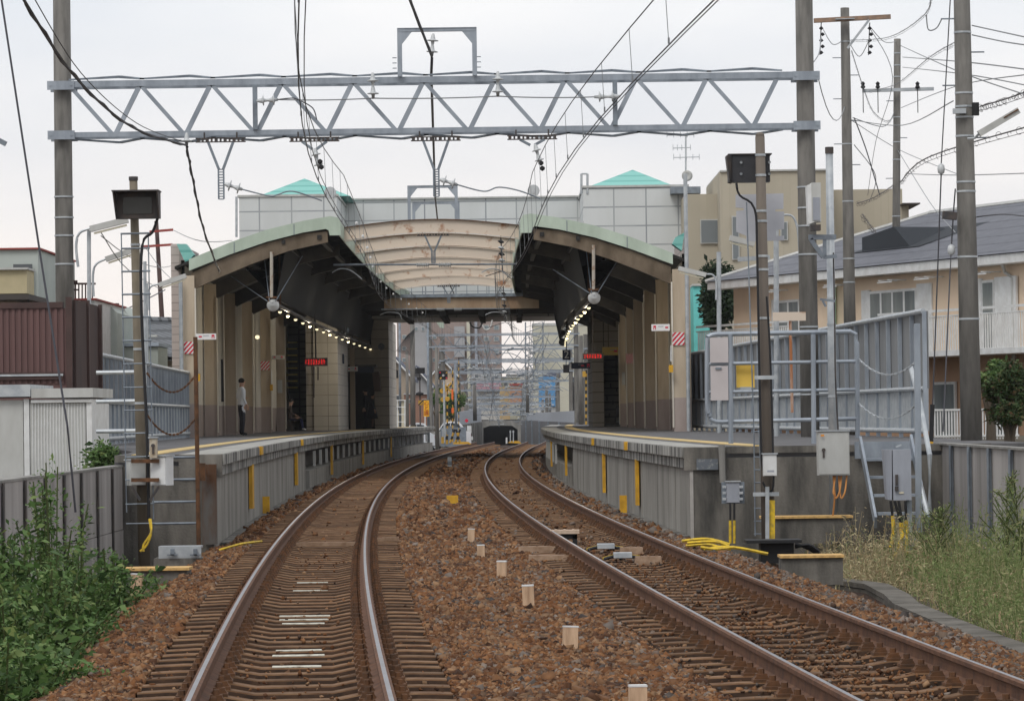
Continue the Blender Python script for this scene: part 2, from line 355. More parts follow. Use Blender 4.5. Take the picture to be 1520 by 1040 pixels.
# ================================================================== RAILS
RP = [(-.0635,-.153),(.0635,-.153),(.0635,-.142),(.012,-.118),(.0085,-.05),(.0325,-.036),(.0325,-.010),(.014,0),(-.014,0),(-.0325,-.010),(-.0325,-.036),(-.0085,-.05),(-.012,-.118),(-.0635,-.142)]
def rail(label, fn, off):
    yy = list(np.arange(3, 80, 1.0))+list(np.arange(80, 229, 2.5)); n = len(RP); mb = MB()
    def P(y, z=0):
        x = float(fn(y)); dx = (float(fn(y+.5))-float(fn(y-.5))); q = 1/math.hypot(1, dx)
        return x+off*q, y-off*dx*q, q, dx
    vs = []
    for y in yy:
        x, Y, q, dx = P(y)
        for a, z in RP: vs.append((x+a*q, Y-a*dx*q, z))
    base = 0; mb.add(vs, [])
    for i in range(len(yy)-1):
        for k in range(n):
            mb.f.append((i*n+k, i*n+(k+1)%n, (i+1)*n+(k+1)%n, (i+1)*n+k)); mb.m.append(1 if k == 7 else 0)
    mb.f.append(tuple(range(n))[::-1]); mb.m.append(0)
    tag(mb.build('rail', [railside, railtop], org=(P(3)[0], 3, -.15)), label, 'rail', 'running rails of the two tracks')
rail('outer left rail, next to the left platform', LC, -.566)
rail('right-hand rail of the left track, worn bright on top', LC, .566)
rail('left-hand rail of the right track, rusty brown side', RC, -.566)
rail('outermost rail beside the right platform', RC, .566)

# ================================================================== SLEEPERS
def sleeper_mb(org):
    mb = MB(); L = 1.0
    prof = [(-1.0,-.168),(-.80,-.160),(-.42,-.160),(-.25,-.192),(.25,-.192),(.42,-.160),(.80,-.160),(1.0,-.168)]
    vs = []
    for x, z in prof: vs += [(x,-.105,-.36),(x,-.085,z-.008),(x,-.08,z),(x,.08,z),(x,.085,z-.008),(x,.105,-.36)]
    fs = [(i*6+k, i*6+k+1, (i+1)*6+k+1, (i+1)*6+k) for i in range(7) for k in range(5)]
    fs += [tuple(range(6))[::-1], tuple(42+k for k in range(6))]
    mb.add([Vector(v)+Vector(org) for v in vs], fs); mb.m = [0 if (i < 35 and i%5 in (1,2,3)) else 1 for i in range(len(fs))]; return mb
def clip_mb(org, x):
    mb = MB(); o = Vector(org); s = 1 if x > 0 else -1
    mb.box(o+Vector((x,0,-.150)), (.11,.16,.02)); mb.prism([o+Vector((x-.05,-.045,-.14)), o+Vector((x+.05,-.045,-.14)), o+Vector((x+.03,-.045,-.105)), o+Vector((x-.03,-.045,-.112))], (0,.09,0))
    mb.cyl(o+Vector((x,0,-.125)), o+Vector((x,0,-.075)), .022, n=6); mb.box(o+Vector((x,0,-.112)), (.075,.06,.012))
    return mb
def sleeper_proto(loc, label, grp):
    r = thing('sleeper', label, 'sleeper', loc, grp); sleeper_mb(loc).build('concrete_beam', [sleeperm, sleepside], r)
    for x in (-.566-.105, -.566+.105, .566-.105, .566+.105): clip_mb(loc, x).build('rail_clip', rust, r)
    return r
spots = []
for fn, side in ((LC,'left'),(RC,'right')):
    ns = 150; proto = None; lab = 'concrete sleeper under the %s track, one of an even row' % side; grp = 'concrete sleepers of the %s track' % side
    y = 15.0
    for i in range(ns):
        yy = round(y/.6)*.6+i*.6; x = float(fn(yy)); dx = float(fn(yy+.5))-float(fn(yy-.5))
        if proto is None: o = proto = sleeper_proto((x, yy, 0), lab, grp)
        else: o = copy_thing(proto, (x, yy, 0))
        o.rotation_euler = (random.gauss(0,.006), random.gauss(0,.003), -math.atan(dx)+random.gauss(0,.006)); spots.append((side, yy, o))
far = MB()
for fn in (LC, RC):
    for i in range(-170, 230):
        yy = 105+i*.6
        if 14.7 < yy < 104.9: continue
        if yy > 226: break
        x = float(fn(yy)); mb = sleeper_mb((x, yy, 0)); far.add(mb.v, mb.f)
tag(far.build('sleeper', sleeperm), kind='stuff')
# white paint across some sleepers of the left track
wp = mat('worn white paint on sleeper', (.60,.58,.50), (.22,.17,.12), scale=12, thresh=(.5,.66), rough=.8)
for yp in (993,975,965,927,920,914,877,868):
    yy0 = 5400*1.75/(yp-624); best = min([s for s in spots if s[0]=='left' and len(s[2].children) == 5], key=lambda s: abs(s[1]-yy0)); o = best[2]
    mb = MB(); mb.box((o.location.x, o.location.y, -.187), (random.uniform(.30,.45), .135, .006)); mb.build('paint_mark', wp, o)
    o['label'] = 'concrete sleeper of the left track carrying a worn white stripe'; o['group'] = 'white striped sleepers of the left track'
# rectangular trough sleepers and a cable joint on the right track
def beige_block(x, y, w, d, lab, rz=0):
    mb = MB(); c = W(x, y, 5400*1.68/(y-614)); mb.box((c.x, c.y, -.155), (w, d, .09), rz, .94, .8)
    for k in range(3): mb.cyl((c.x-w*.3+k*w*.3, c.y, -.112), (c.x-w*.3+k*w*.3, c.y, -.10), .018, n=8)
    tag(mb.build('cable_trough_cover', palebeige2, org=(c.x, c.y, -.19)), lab, 'cable trough', 'beige trough sleepers at the rail joint')
palebeige2 = mat('dusty beige casting', (.32,.22,.15), (.19,.115,.07), scale=8, rough=.8)
beige_block(797, 808, .50, .28, 'beige trough cover left of the right track, farther of two')
beige_block(818, 821, .56, .30, 'beige trough cover left of the right track, nearer of two')
beige_block(937, 811, .30, .28, 'beige trough cover inside the right track, farther, by the outer rail')
beige_block(962, 825, .32, .28, 'beige trough cover inside the right track, nearer, by the outer rail')
for (a, b, lab) in (((872,812),(926,812),'farther'),((896,826),(952,826),'nearer')):
    D = 5400*1.72/(a[1]-613.5); p, q = W(*a, D), W(*b, D); t = thing('cable_bundle', 'black and yellow cables clamped across the right track, %s bundle' % lab, 'cable bundle', (p.x, p.y, -.18), 'cables across the right track')
    for k, m in enumerate((black, yelpipe, black, yelpipe)):
        mb = MB(); mb.tube(smooth_path([(p.x, p.y+k*.06-.1, -.16), (p.x*.6+q.x*.4, p.y+k*.03-.1, -.12), (q.x, q.y+k*.07-.12, -.15)]), .022, 6); mb.build('cable', m, t)
    mb = MB(); mb.box(((p.x+q.x)/2, p.y-.05, -.115), (.22,.26,.06)); mb.build('clamp_plate', galvl, t)
# balise on the right track
c = W(838, 790, 5400*1.62/(790-614)); t = thing('track_balise', 'pale wooden topped track beacon on a black bracket in the right track', 'track beacon', (c.x, c.y, -.2))
mb = MB(); mb.box((c.x, c.y, -.02), (.40,.30,.05))
for k in (-.12, 0, .12): mb.box((c.x+k, c.y, .008), (.03,.26,.012))
mb.build('beacon_plate', mat('pale wood board', (.58,.46,.36), (.45,.33,.24), scale=12), t)
mb = MB(); mb.box((c.x+.06, c.y, -.08), (.22,.2,.07)); mb.box((c.x-.1, c.y, -.13), (.06,.2,.14)); mb.box((c.x+.14, c.y, -.13), (.06,.2,.14)); mb.build('bracket', black, t)
# flat track cable across the left track
for (a, b, lab) in (((440,806),(528,800),'pale ribbed cable duct lying across the left track between the rails'),((560,800),(592,800),'pale duct end right of the left track')):
    D = 5400*1.72/(a[1]-618); p, q = W(*a, D), W(*b, D); mb = MB()
    mb.box(((p.x+q.x)/2, D, -.135), (abs(q.x-p.x), .12, .05)); tag(mb.build('cable_duct', palebeige2, org=(p.x, D, -.2)), lab, 'cable duct')
# stakes
wood = mat('pale cut wood stake', (.60,.42,.28), (.34,.21,.13), scale=22, streak=6, thresh=(.4,.75))
def stake(x, y0, y1, w, lab, m=None, grp='wooden stakes between the tracks', gz=-.2):
    y1 += 5 if gz > -.21 else 0; D = 5400*(CAMH-gz)/(y1-(618-(x-760)*.0131)); a, b = W(x, y0, D), W(x, y1, D); ww = w*D/5400
    t = thing('stake', lab, 'stake', (b.x, D, gz), grp); tw = random.uniform(-.3,.3)
    mb = MB(); mb.box((b.x, D, (a.z+gz-.1)/2), (ww, ww*.55, a.z-gz+.1), rz=tw); mb.build('post', m or wood, t)
    mb = MB(); mb.box((b.x, D, a.z+.004), (ww*1.03, ww*.6, .012), rz=tw); mb.build('painted_top', white, t); t.rotation_euler = (random.gauss(0,.03), random.gauss(0,.045), 0)
stake(947,1018,1062,26,'wooden stake in the ballast nearest the camera')
stake(846,930,960,21,'second nearest wooden stake, with white flakes beside it')
stake(785,869,899,17,'tall wooden stake, third from the camera')
stake(745,833,856,14,'wooden stake between the tracks, fourth from the camera')
stake(714,809,824,11,'short wooden stake, fifth from the camera')
stake(699,785,801,10,'greyer wooden stake farthest from the camera')
stake(202,852,893,17,'white topped stake beside the bush at left',grp='wooden stakes left of the left track',gz=-.45)
stake(253,825,845,13,'wooden stake before the yellow grating at left',grp='wooden stakes left of the left track',gz=-.42)
stake(290,797,815,14,'wooden stake standing at the steel channel',grp='wooden stakes left of the left track',gz=-.25)
c = W(672, 750, 76); mb = MB()
D = 5400*1.76/(752-619); p = W(672, 743, D); s = D/5400
mb.prism([(p.x-9*s, D, ZAT(672,735,D)), (p.x+8*s, D, ZAT(672,735,D)), (p.x+8*s, D, ZAT(672,745,D)), (p.x+3*s, D, -.22), (p.x-3*s, D, -.22), (p.x-4*s, D, ZAT(672,743,D)), (p.x-9*s, D, ZAT(672,740,D))], (0,.06,0))
tag(mb.build('marker_post', yellow, org=(p.x, D, -.2)), 'yellow funnel shaped marker standing in the ballast between the tracks', 'marker')
D = 5400*1.72/(693-619); s = D/5400; p = W(667.5, 690, D); t = thing('marker_post', 'small grey and white striped marker post between the tracks', 'marker', (p.x, D, -.2))
for k, (a, b, m) in enumerate(((678,684,galvl),(684,690,galvd),(690,694,galvl))):
    mb = MB(); za, zb = ZAT(667,a,D), ZAT(667,b,D); mb.box((p.x, D, (za+zb)/2), (6*s, .05, za-zb)); mb.build('band', m, t)

# ================================================================== PLATFORMS
def platform(side, y0, y1, label, xrear, endx):
    fn = LC if side < 0 else RC; off = 1.38
    ys = [y0]+[y for y in np.arange(math.ceil(y0/3)*3+3, y1, 3.0)]+[y1]
    t = thing('station_platform', label, 'platform', (float(fn(y0))+side*off, y0, -.3))
    e = [float(fn(y))+side*off for y in ys]
    def strip(mb, o0, o1, z0, z1, ys=ys, e=e, close=True):      # box running along the edge between offsets (away from track)
        vs = []
        for y, x in zip(ys, e):
            a, b = x+side*o0, x+side*(o1 if not callable(o1) else 0); b = o1(y) if callable(o1) else b
            vs += [(a,y,z0),(b,y,z0),(b,y,z1),(a,y,z1)]
        fs = [(i*4+k, i*4+(k+1)%4, (i+1)*4+(k+1)%4, (i+1)*4+k) for i in range(len(ys)-1) for k in range(4)]
        n = len(ys)-1; fs += [(0,1,2,3),(n*4+3,n*4+2,n*4+1,n*4)]
        mb.add(vs, fs); return mb
    strip(MB(), .62, xrear, -.35, PZ-.008).build('deck', asph, t)
    strip(MB(), .02, .616, PZ-.16, PZ-.002).build('edge_slab', slabc, t)
    strip(MB(), .0, .03, PZ-.15, PZ-.012).build('slab_face', slabdark, t)
    strip(MB(), .07, .60, PZ-.31, PZ-.165).build('lower_lip', slabdark, t)
    nw = [i for i, y in enumerate(ys) if y < 92]
    strip(MB(), .14, .59, -.45, PZ-.315, ys=[ys[i] for i in nw], e=[e[i] for i in nw]).build('side_wall', concwall, t)
    strip(MB(), .16, .59, -.45, .25, ys=[y for y in ys if y > 90], e=[x for y, x in zip(ys, e) if y > 90]).build('low_wall', concwall, t)
    strip(MB(), .95, 1.28, PZ-.008, PZ+.004).build('tactile_strip', mat('worn yellow tactile paving', (.62,.44,.16), (.50,.38,.20), scale=8, rough=.8), t)
    # end wall facing the camera
    xe = float(fn(y0))+side*off; mb = MB(); mb.span(xe+side*.10, endx, y0-.06, y0-.005, -.6, PZ-.16); mb.build('end_wall', concdark, t)
    mb = MB(); mb.span(xe+side*.10, xe+side*.15, y0-.075, y0-.062, -.5, PZ-.33); mb.build('corner_strip', mat('pale corner concrete', (.46,.44,.41), (.34,.32,.30), scale=3), t)
    mb = MB(); mb.span(xe+side*.02, xe+side*.62, y0-.10, y0-.07, PZ-.33, PZ-.01); mb.span(xe+side*.62, endx, y0-.085, y0-.062, PZ-.10, PZ-.004); mb.build('end_slab', concdark, t)
    return t, ys, e
tl, ysl, el = platform(-1, 50.3, 192, 'left platform with long concrete edge curving away', lambda y: float(np.interp(y, [50,56,72,95], [-5.5,-5.8,-8.4,-9.3])), -5.5)
tr, ysr, er = platform(1, 51.5, 190, 'right platform with rounded far curve and concrete edge', lambda y: 7.4 if y < 66 else 7.4-(y-66)*.055 if y < 110 else 5.0, 6.75)
def on_edge(t, fn, side, ys_, w, z0, z1, m, name, out=.045):
    for y in ys_:
        x = float(fn(y))+side*(1.38+.14-out); mb = MB(); mb.span(x-.03, x+.03, y-w/2, y+w/2, z0, z1); mb.build(name, m, t)
def ypx(side, x):   # distance at which the wall line reaches image column x
    fn = LC if side < 0 else RC; best = None
    rng = np.arange(50, 190, .25) if side < 0 else np.arange(51, 118, .25)
    return float(min(rng, key=lambda D: abs(760+(float(fn(D))+side*1.5)*5400/D-x)))
for t_, fn, side, ys__ in ((tl, LC, -1, np.arange(53.5, 92, 3.6)), (tr, RC, 1, np.arange(54.5, 92, 3.6))): on_edge(t_, fn, side, list(ys__), .035, -.3, PZ-.32, MATS['stained dark concrete'], 'joint', -.028)
# yellow strips on the walls, left then right
for x in (368, 436, 489, 536, 578):
    y = ypx(-1, x); on_edge(tl, LC, -1, [y], .42, .05 if x < 450 else -.05, PZ-.30, yellow, 'yellow_strip', .05)
for x in (945, 896, 840, 818):
    y = ypx(1, x); on_edge(tr, RC, 1, [y], .42, .02, PZ-.30, yellow, 'yellow_strip', .05)
for x in (438, 374): on_edge(tl, LC, -1, [ypx(-1, x)], .5, PZ-.15, PZ-.005, yellow, 'yellow_mark', .155)
for x in (939, 888): on_edge(tr, RC, 1, [ypx(1, x)], .5, PZ-.15, PZ-.005, yellow, 'yellow_mark', .155)
on_edge(tl, LC, -1, [94+i*3.9 for i in range(24)], .28, .35, PZ-.36, mat('pale batten', (.42,.42,.40)), 'batten', .06)
on_edge(tr, RC, 1, [104+i*4 for i in range(5)], .28, .2, PZ-.36, MATS['pale batten'], 'batten', .06)
for x, lab in ((395,'left'),(925,'right')):
    side = -1 if x < 500 else 1; fn = LC if side < 0 else RC; D = float(min(np.arange(52, 110, .25), key=lambda d: abs(760+(float(fn(d))+side*1.40)*5400/d-x))); c = W(x, 740, D); mb = MB()
    mb.box((c.x, D, -.03), (.13,.07,.34)); mb.box((c.x, D+.05, -.1), (.06,.08,.3)); tag(mb.build('marker_board', yellow, org=(c.x, D, -.2)), 'small yellow board standing against the foot of the %s platform wall' % lab, 'marker board', 'yellow boards at the platform feet')
# low curb at wall foot
for fn, side, lab in ((LC,-1,'left'),(RC,1,'right')):
    mb = MB(); vs = []
    ys_ = np.arange(51.6, 110, 3.0)
    for y in ys_:
        x = float(fn(y))+side*1.50; vs += [(x,y,-.45),(x-side*.16,y,-.45),(x-side*.16,y,-.17),(x,y,-.17)]
    fs = [(i*4+k, i*4+(k+1)%4, (i+1)*4+(k+1)%4, (i+1)*4+k) for i in range(len(ys_)-1) for k in range(4)]; mb.add(vs, fs+[(0,1,2,3)])
    mb.build('footing', concdark, tl if side < 0 else tr)

# ================================================================== CATENARY PORTALS
def insulator(mb, p, q, n=2, r=.11):
    p, q = Vector(p), Vector(q); d = q-p; L = d.length; pr = [(.02,0)]
    for k in range(n):
        a = L*(k+.15)/n; pr += [(.032,a),(.045,a+L*.25/n),(.05,a+L*.38/n),(r,a+L*.45/n),(r,a+L*.52/n),(.035,a+L*.56/n),(.026,a+L*.9/n)]
    pr.append((.02,L)); mb.lathe(pr, p, 12, d)
D = 70
t = thing('catenary_portal', 'near grey lattice portal spanning both tracks between two thick concrete poles', 'catenary portal', W(640, 800, D))
xl, xr = XAT(91, D, 200), XAT(1198, D, 200)
zt0, zt1 = ZAT(640, 122.5, D), ZAT(640, 114, D); zb0, zb1 = ZAT(640, 197, D), ZAT(640, 190, D)
for x, zb in ((xl, -.6), (xr, -.6)):
    mb = MB(); mb.cyl((x, D+.28, zb), (x, D+.28, 11.5), .185, .165, 20); pole = mb.build('pole', concpole, t, smooth=True)
    for z in (1.9, 3.2, 4.6, 5.15, 5.5, 5.9):
        b = MB(); b.cyl((x, D+.28, z), (x, D+.28, z+.03), .19, n=20); b.build('band', galvl, pole)
mb = MB()
for z0, z1 in ((zt0, zt1), (zb0, zb1)):
    for y in (D, D+.55):
        mb.box(((xl+xr)/2, y, (z0+z1)/2), (xr-xl+.5, .012, z1-z0)); mb.box(((xl+xr)/2, y+.03, z1), (xr-xl+.5, .075, .012))
mb.build('chord', galv, t)
mb = MB(); n = 10; tops = []; ztm, zbm = (zt0+zt1)/2, (zb0+zb1)/2
p0 = xl+.35; pit = (xr-xl-.7)/n
for i in range(n):
    a = p0+i*pit; pts = [((a-.18, zt0+.02), (a+pit*.44, zb1)), ((a+pit*.52, zb1), (a+pit-.20, zt0+.02))]
    for k, (p, q) in enumerate(pts):
        mb.bar((p[0], D+.02, p[1]), (q[0], D+.02, q[1]), .085, .012, (0,1,0)) if False else mb.prism([(p[0]-.05,D+.012,p[1]),(p[0]+.05,D+.012,p[1]),(q[0]+.05,D+.012,q[1]),(q[0]-.05,D+.012,q[1])], (0,.012,0))
        mb.prism([(p[0]+.03,D+.024,p[1]),(p[0]+.05,D+.024,p[1]),(q[0]+.05,D+.024,q[1]),(q[0]+.03,D+.024,q[1])], (0,.05,0))
mb.build('web_diagonal', galv, t)
for z, s_ in ((zt1+.02, 1), (zb0-.02, -1)):
    mb = MB()
    for i in range(n):
        a = p0+i*pit
        mb.prism([(a-.2,D+.02,z),(a+pit/2,D+.52,z+(.08 if s_ > 0 else -.03)),(a+pit/2,D+.52,z+(.13 if s_ > 0 else -.07)),(a-.2,D+.02,z+s_*.03)], (.09,0,0)); mb.prism([(a+pit/2,D+.52,z+(.08 if s_ > 0 else -.03)),(a+pit-.2,D+.02,z),(a+pit-.2,D+.02,z+s_*.03),(a+pit/2,D+.52,z+(.13 if s_ > 0 else -.07))], (.09,0,0))
    mb.build('plan_lacing', galvd, t)
for x in (XAT(379, D, 160), XAT(913, D, 160)):
    mb = MB(); mb.box((x, D-.05, (zt0+zb1)/2), (.09, .08, zt0-zb1-.01)); mb.build('upright', galvd, t)
for x in (xl, xr):
    for z in ((zt0+zt1)/2-.02, (zb0+zb1)/2):
        mb = MB(); mb.box((x, D-.02, z), (.52, .03, .17)); mb.box((x, D+.50, z), (.52, .03, .17))
        for s_ in (-.2, .2): mb.cyl((x+s_, D-.05, z), (x+s_, D-.03, z), .02, n=8); mb.cyl((x+s_, D, z+.03), (x+s_, D+.5, z+.03), .015, n=6)
        mb.build('pole_clamp', galv, t)
# top gantry for the feeder
def gantry(x0, x1, yt, yb, D, label, parent=None, w=.09):
    t2 = parent or thing('feeder_gantry', label, 'gantry', W((x0+x1)/2, yb, D), 'feeder gantries above the tracks')
    X0, X1 = XAT(x0, D, yt), XAT(x1, D, yt); zt, zb = ZAT((x0+x1)/2, yt, D), ZAT((x0+x1)/2, yb, D)
    
    for Xg in (X0, X1): mb = MB(); mb.box((Xg, D, (zt+zb)/2), (w, w, zt-zb)); mb.build('gantry_leg', galv, t2)
    mb = MB(); mb.box(((X0+X1)/2, D, zt+.03), (X1-X0+w, w+.01, .06)); mb.box(((X0+X1)/2, D, zt+.065), (X1-X0+w, w+.04, .012))
    for a, s_ in ((X0, 1), (X1, -1)): mb.prism([(a+s_*.045, D-.04, zt), (a+s_*.24, D-.04, zt), (a+s_*.045, D-.04, zt-.24)], (0,.02,0))
    mb.build('gantry_beam', galv, t2); return t2
gantry(593, 704, 47, 113, D-.1, '', t)
mb = MB()
for x in (593, 704):
    X = XAT(x, D, 100)+(-.09 if x < 600 else .09)
    for k in range(4): mb.box((X, D-.12, zt1+.06+k*.1), (.08, .03, .015))
mb.build('step_bolt', galvd, t)
def ins_obj(p, q, label, n=2, r=.11, grp='insulators on the near portal'):
    mb = MB(); insulator(mb, p, q, n, r); return tag(mb.build('insulator', cer, org=p, smooth=True), label, 'insulator', grp)
ins_obj(W(643,50,69.8), W(641,83,69.8), 'insulator hanging under the upper gantry frame')
ins_obj(W(553,108,69.8), W(554,146,69.8), 'upright insulator at the truss, left of the feeder')
ins_obj(W(739,106,69.8), W(739,143,69.8), 'upright insulator at the truss, right of the feeder')
ins_obj(W(381,150,69.8), W(412,148,69.8), 'horizontal insulator at the left end of the cross wire', r=.10)
ins_obj(W(921,143,69.8), W(883,144,69.8), 'horizontal insulator at the right end of the cross wire', r=.10)
ins_obj(W(277,197,69.7), W(277,216,69.7), 'insulator at the bend of the twisted cable, left end of the portal', n=1)
wire('cross_wire', 'thin wire strung level through the near portal between two insulators', [W(412,148,69.8), W(553,146,69.8), W(739,143,69.8), W(883,144,69.8)], .012, .02, wirel)
for k, (x0, y0, x1, y1) in enumerate(((412,148,446,150),(447,150,470,178))): wire('cable', ['short jumper cable left of the truss middle','curved jumper cable dropping beside the left contact wires'][k], smooth_path([W(x0,y0,69.7), W((x0+x1)/2+6,(y0+y1)/2-3,69.7), W(x1,y1,69.7)]), .012, seg=1)
# hanging brackets below the lower chord
def hanger(x, yb, ybar, label, long=True, D=70, w=37, vy=252, grp='brackets hanging below the near portal'):
    t = thing('wire_bracket', label, 'bracket', W(x, ybar, D), grp); s = 77*70/D; X = XAT(x, D, ybar); z = ZAT(x, ybar+(2.5 if D == 70 else 0), D); hw = w/s*1.0
    Y = D-.08; mb = MB()
    mb.box((X, Y, z+.035), (2*hw, .06, .02)); mb.box((X, Y, z-.035), (2*hw, .06, .02))
    for i in range(11): mb.box((X-hw+.05+i*(2*hw-.1)/10, Y, z), (.035 if i%2 else .06, .05, .052))
    for s_ in (-.5, .5): mb.box((X+s_*hw*1.3, Y, z+.09), (.03, .04, .12))
    mb.build('perforated_bar', darkst, t)
    zv = ZAT(x, vy, D); mb = MB()
    for s_ in (-1, 1): mb.bar((X+s_*hw*.5, Y, z-.04), (X+s_*.04, Y, zv), .05, .06, (0,1,0))
    mb.build('brace', galvd, t)
    if long:
        ze = ZAT(x, yb, D); mb = MB()
        for s_ in (-1, 1): mb.box((X+s_*.05, Y, (zv+ze)/2), (.03, .05, zv-ze))
        for i in range(12): mb.box((X, Y, zv+(ze-zv)*i/11), (.09, .04, .02))
        mb.build('drop_post', galvd, t)
    return t
hanger(328, 296, 206, 'left V bracket with perforated drop post under the near portal')
hanger(647, 292, 204, 'middle V bracket with perforated drop post under the near portal')
hanger(467, 240, 205, 'short V bracket holding the left track wires', False, vy=222)
hanger(790, 240, 202, 'short V bracket holding the right track wires', False, vy=216)
ins_obj(W(333,273,69.8), W(359,281,69.8), 'slanted insulator at the left drop post')
ins_obj(W(652,266,69.8), W(678,274,69.8), 'slanted insulator at the middle drop post')
ins_obj(W(467,220,69.8), W(474,250,69.8), 'insulator above the left messenger wire', r=.09)
ins_obj(W(794,214,69.8), W(802,243,69.8), 'insulator above the right messenger wire', r=.09)
wire('pull_off_wire', 'pull-off wire from the left slanted insulator to the left contact wire', smooth_path([W(359,281,69.8), W(400,291,69.8), W(412,289,69.8), W(435,284,69.8), W(478,298,69.8)]), .014, seg=1, m=galvd)
wire('pull_off_wire', 'pull-off wire from the middle insulator toward the right contact wire', smooth_path([W(678,274,69.8), W(718,284,69.8), W(740,278,69.8), W(770,283,69.8), W(802,295,69.8)]), .014, seg=1, m=galvd)
def pulley(x, y, D, label):
    mb = MB(); c = W(x, y, D); mb.lathe([(.02,-.02),(.13,-.02),(.135,0),(.13,.02),(.02,.02)], c, 16, (0,1,0)); mb.box(c+Vector((0,-.03,0)), (.03,.02,.12))
    tag(mb.build('wire_weight_disc', cer, org=c, smooth=False), label, 'disc', 'grey discs on the wires')
pulley(490, 286, 80, 'grey disc on the left messenger wire'); pulley(792, 283, 80, 'grey disc on the right messenger wire')
for x, y, w_ in ((475,240,'left, upper'),(477,248,'left, lower'),(803,242,'right, upper'),(805,250,'right, lower')):
    mb = MB(); c = W(x, y, 69.7); mb.lathe([(.01,-.05),(.05,-.02),(.05,.02),(.01,.05)], c, 8); tag(mb.build('wire_clamp', black, org=c), 'black wire clamp under the short bracket, '+w_, 'clamp')

# ------------------------------------------------------------------ overhead wires above each track
def over(fn, z, ys, off=0): return [Vector((float(fn(y))+off, y, z(y) if callable(z) else z)) for y in ys]
ysw = list(np.arange(5, 226, 5.0))
def zm(y):   # messenger height: hangs between supports at 70, 103, 127...
    sup = [0, 70, 103, 135, 170, 205, 240]
    for a, b in zip(sup, sup[1:]):
        if a <= y <= b: u = (y-a)/(b-a); return 6.25-4*u*(1-u)*(.45 if b-a > 40 else .2)
    return 6.25
def zz(y, s=1): return .16*s*math.sin(y/33*math.pi)
for fn, lab in ((LC,'left'),(RC,'right')):
    P = [Vector((float(fn(y))+zz(y), y, 5.22)) for y in ysw]; wire('contact_wire', 'contact wire above the %s track, curving away under the canopy' % lab, P, .008, seg=1)
    P2 = [Vector((float(fn(y))+zz(y)-.03, y, zm(y))) for y in ysw]; wire('messenger_wire', 'messenger wire sagging over the %s track contact wire' % lab, P2, .0075, seg=1)
    P3 = [Vector((float(fn(y))+zz(y)+.06, y, 5.24)) for y in ysw]; wire('contact_wire', 'second parallel contact wire over the %s track' % lab, P3, .006, seg=1)
    for i, y in enumerate(np.arange(28, 220, 4.0)):
        x = float(fn(y))+zz(y); mb = MB(); zt_ = zm(y)
        mb.tube([(x, y, 5.23), (x-.03, y, zt_)], .004 if y < 100 else .007, 4); mb.box((x, y, 5.26), (.02,.03,.06))
        tag(mb.build('dropper', wirel, org=(x, y, 5.23)), 'thin dropper between messenger and contact wire over the %s track' % lab, 'dropper', 'droppers over the %s track' % lab)
# white beads along the left track wire
for i in range(13):
    y = 78+i*5.6; x = float(LC(y))+zz(y)-.03; mb = MB(); mb.lathe([(.005,-.035),(.033,-.02),(.033,.02),(.005,.035)], (x, y, 5.75), 8)
    tag(mb.build('wire_bead', white, org=(x, y, 5.75)), 'small white bead on the wires along the left canopy edge', 'bead', 'white beads on the left wires')
wire('feeder_cable', 'thick dark feeder cable running overhead through the gantries', [W(603,-14,61), W(641,84,69.8)], .026, seg=6, twist=.012)
wire('feeder_cable', 'thick dark feeder cable from the near gantry on toward the arched beams', [W(641,86,69.9), W(640,110,71), W(646,294,104)], .03, seg=4)
wire('feeder_cable', 'dark feeder cable continuing from the arched beams under the footbridge', [W(646,294,104), W(657,400,144), W(690,470,175)], .025, seg=4)
wire('twisted_cable', 'black twisted cable slung down from the upper left to the portal', smooth_path([W(28,-12,46), W(110,112,54), (W(195,188,62)), W(277,216,69.7)], 10), .022, seg=1, twist=.024)
wire('twisted_cable', 'black twisted cable dropping from the portal to the left canopy end', smooth_path([W(277,218,69.8), W(287,270,78), W(302,340,90), W(326,404,99.7)], 10), .022, seg=1, twist=.024)
wire('support_wire', 'fine wire above the twisted cable at upper left', smooth_path([W(45,-12,46), W(120,108,54), W(203,183,62), W(277,212,69.7)], 8), .008, seg=1)
wire('guy_wire', 'thin steel guy wire slanting down past the brown building at far left', [W(1,-8,43), W(60,380,42), W(100,632,41), W(112,760,41)], .013, seg=2)

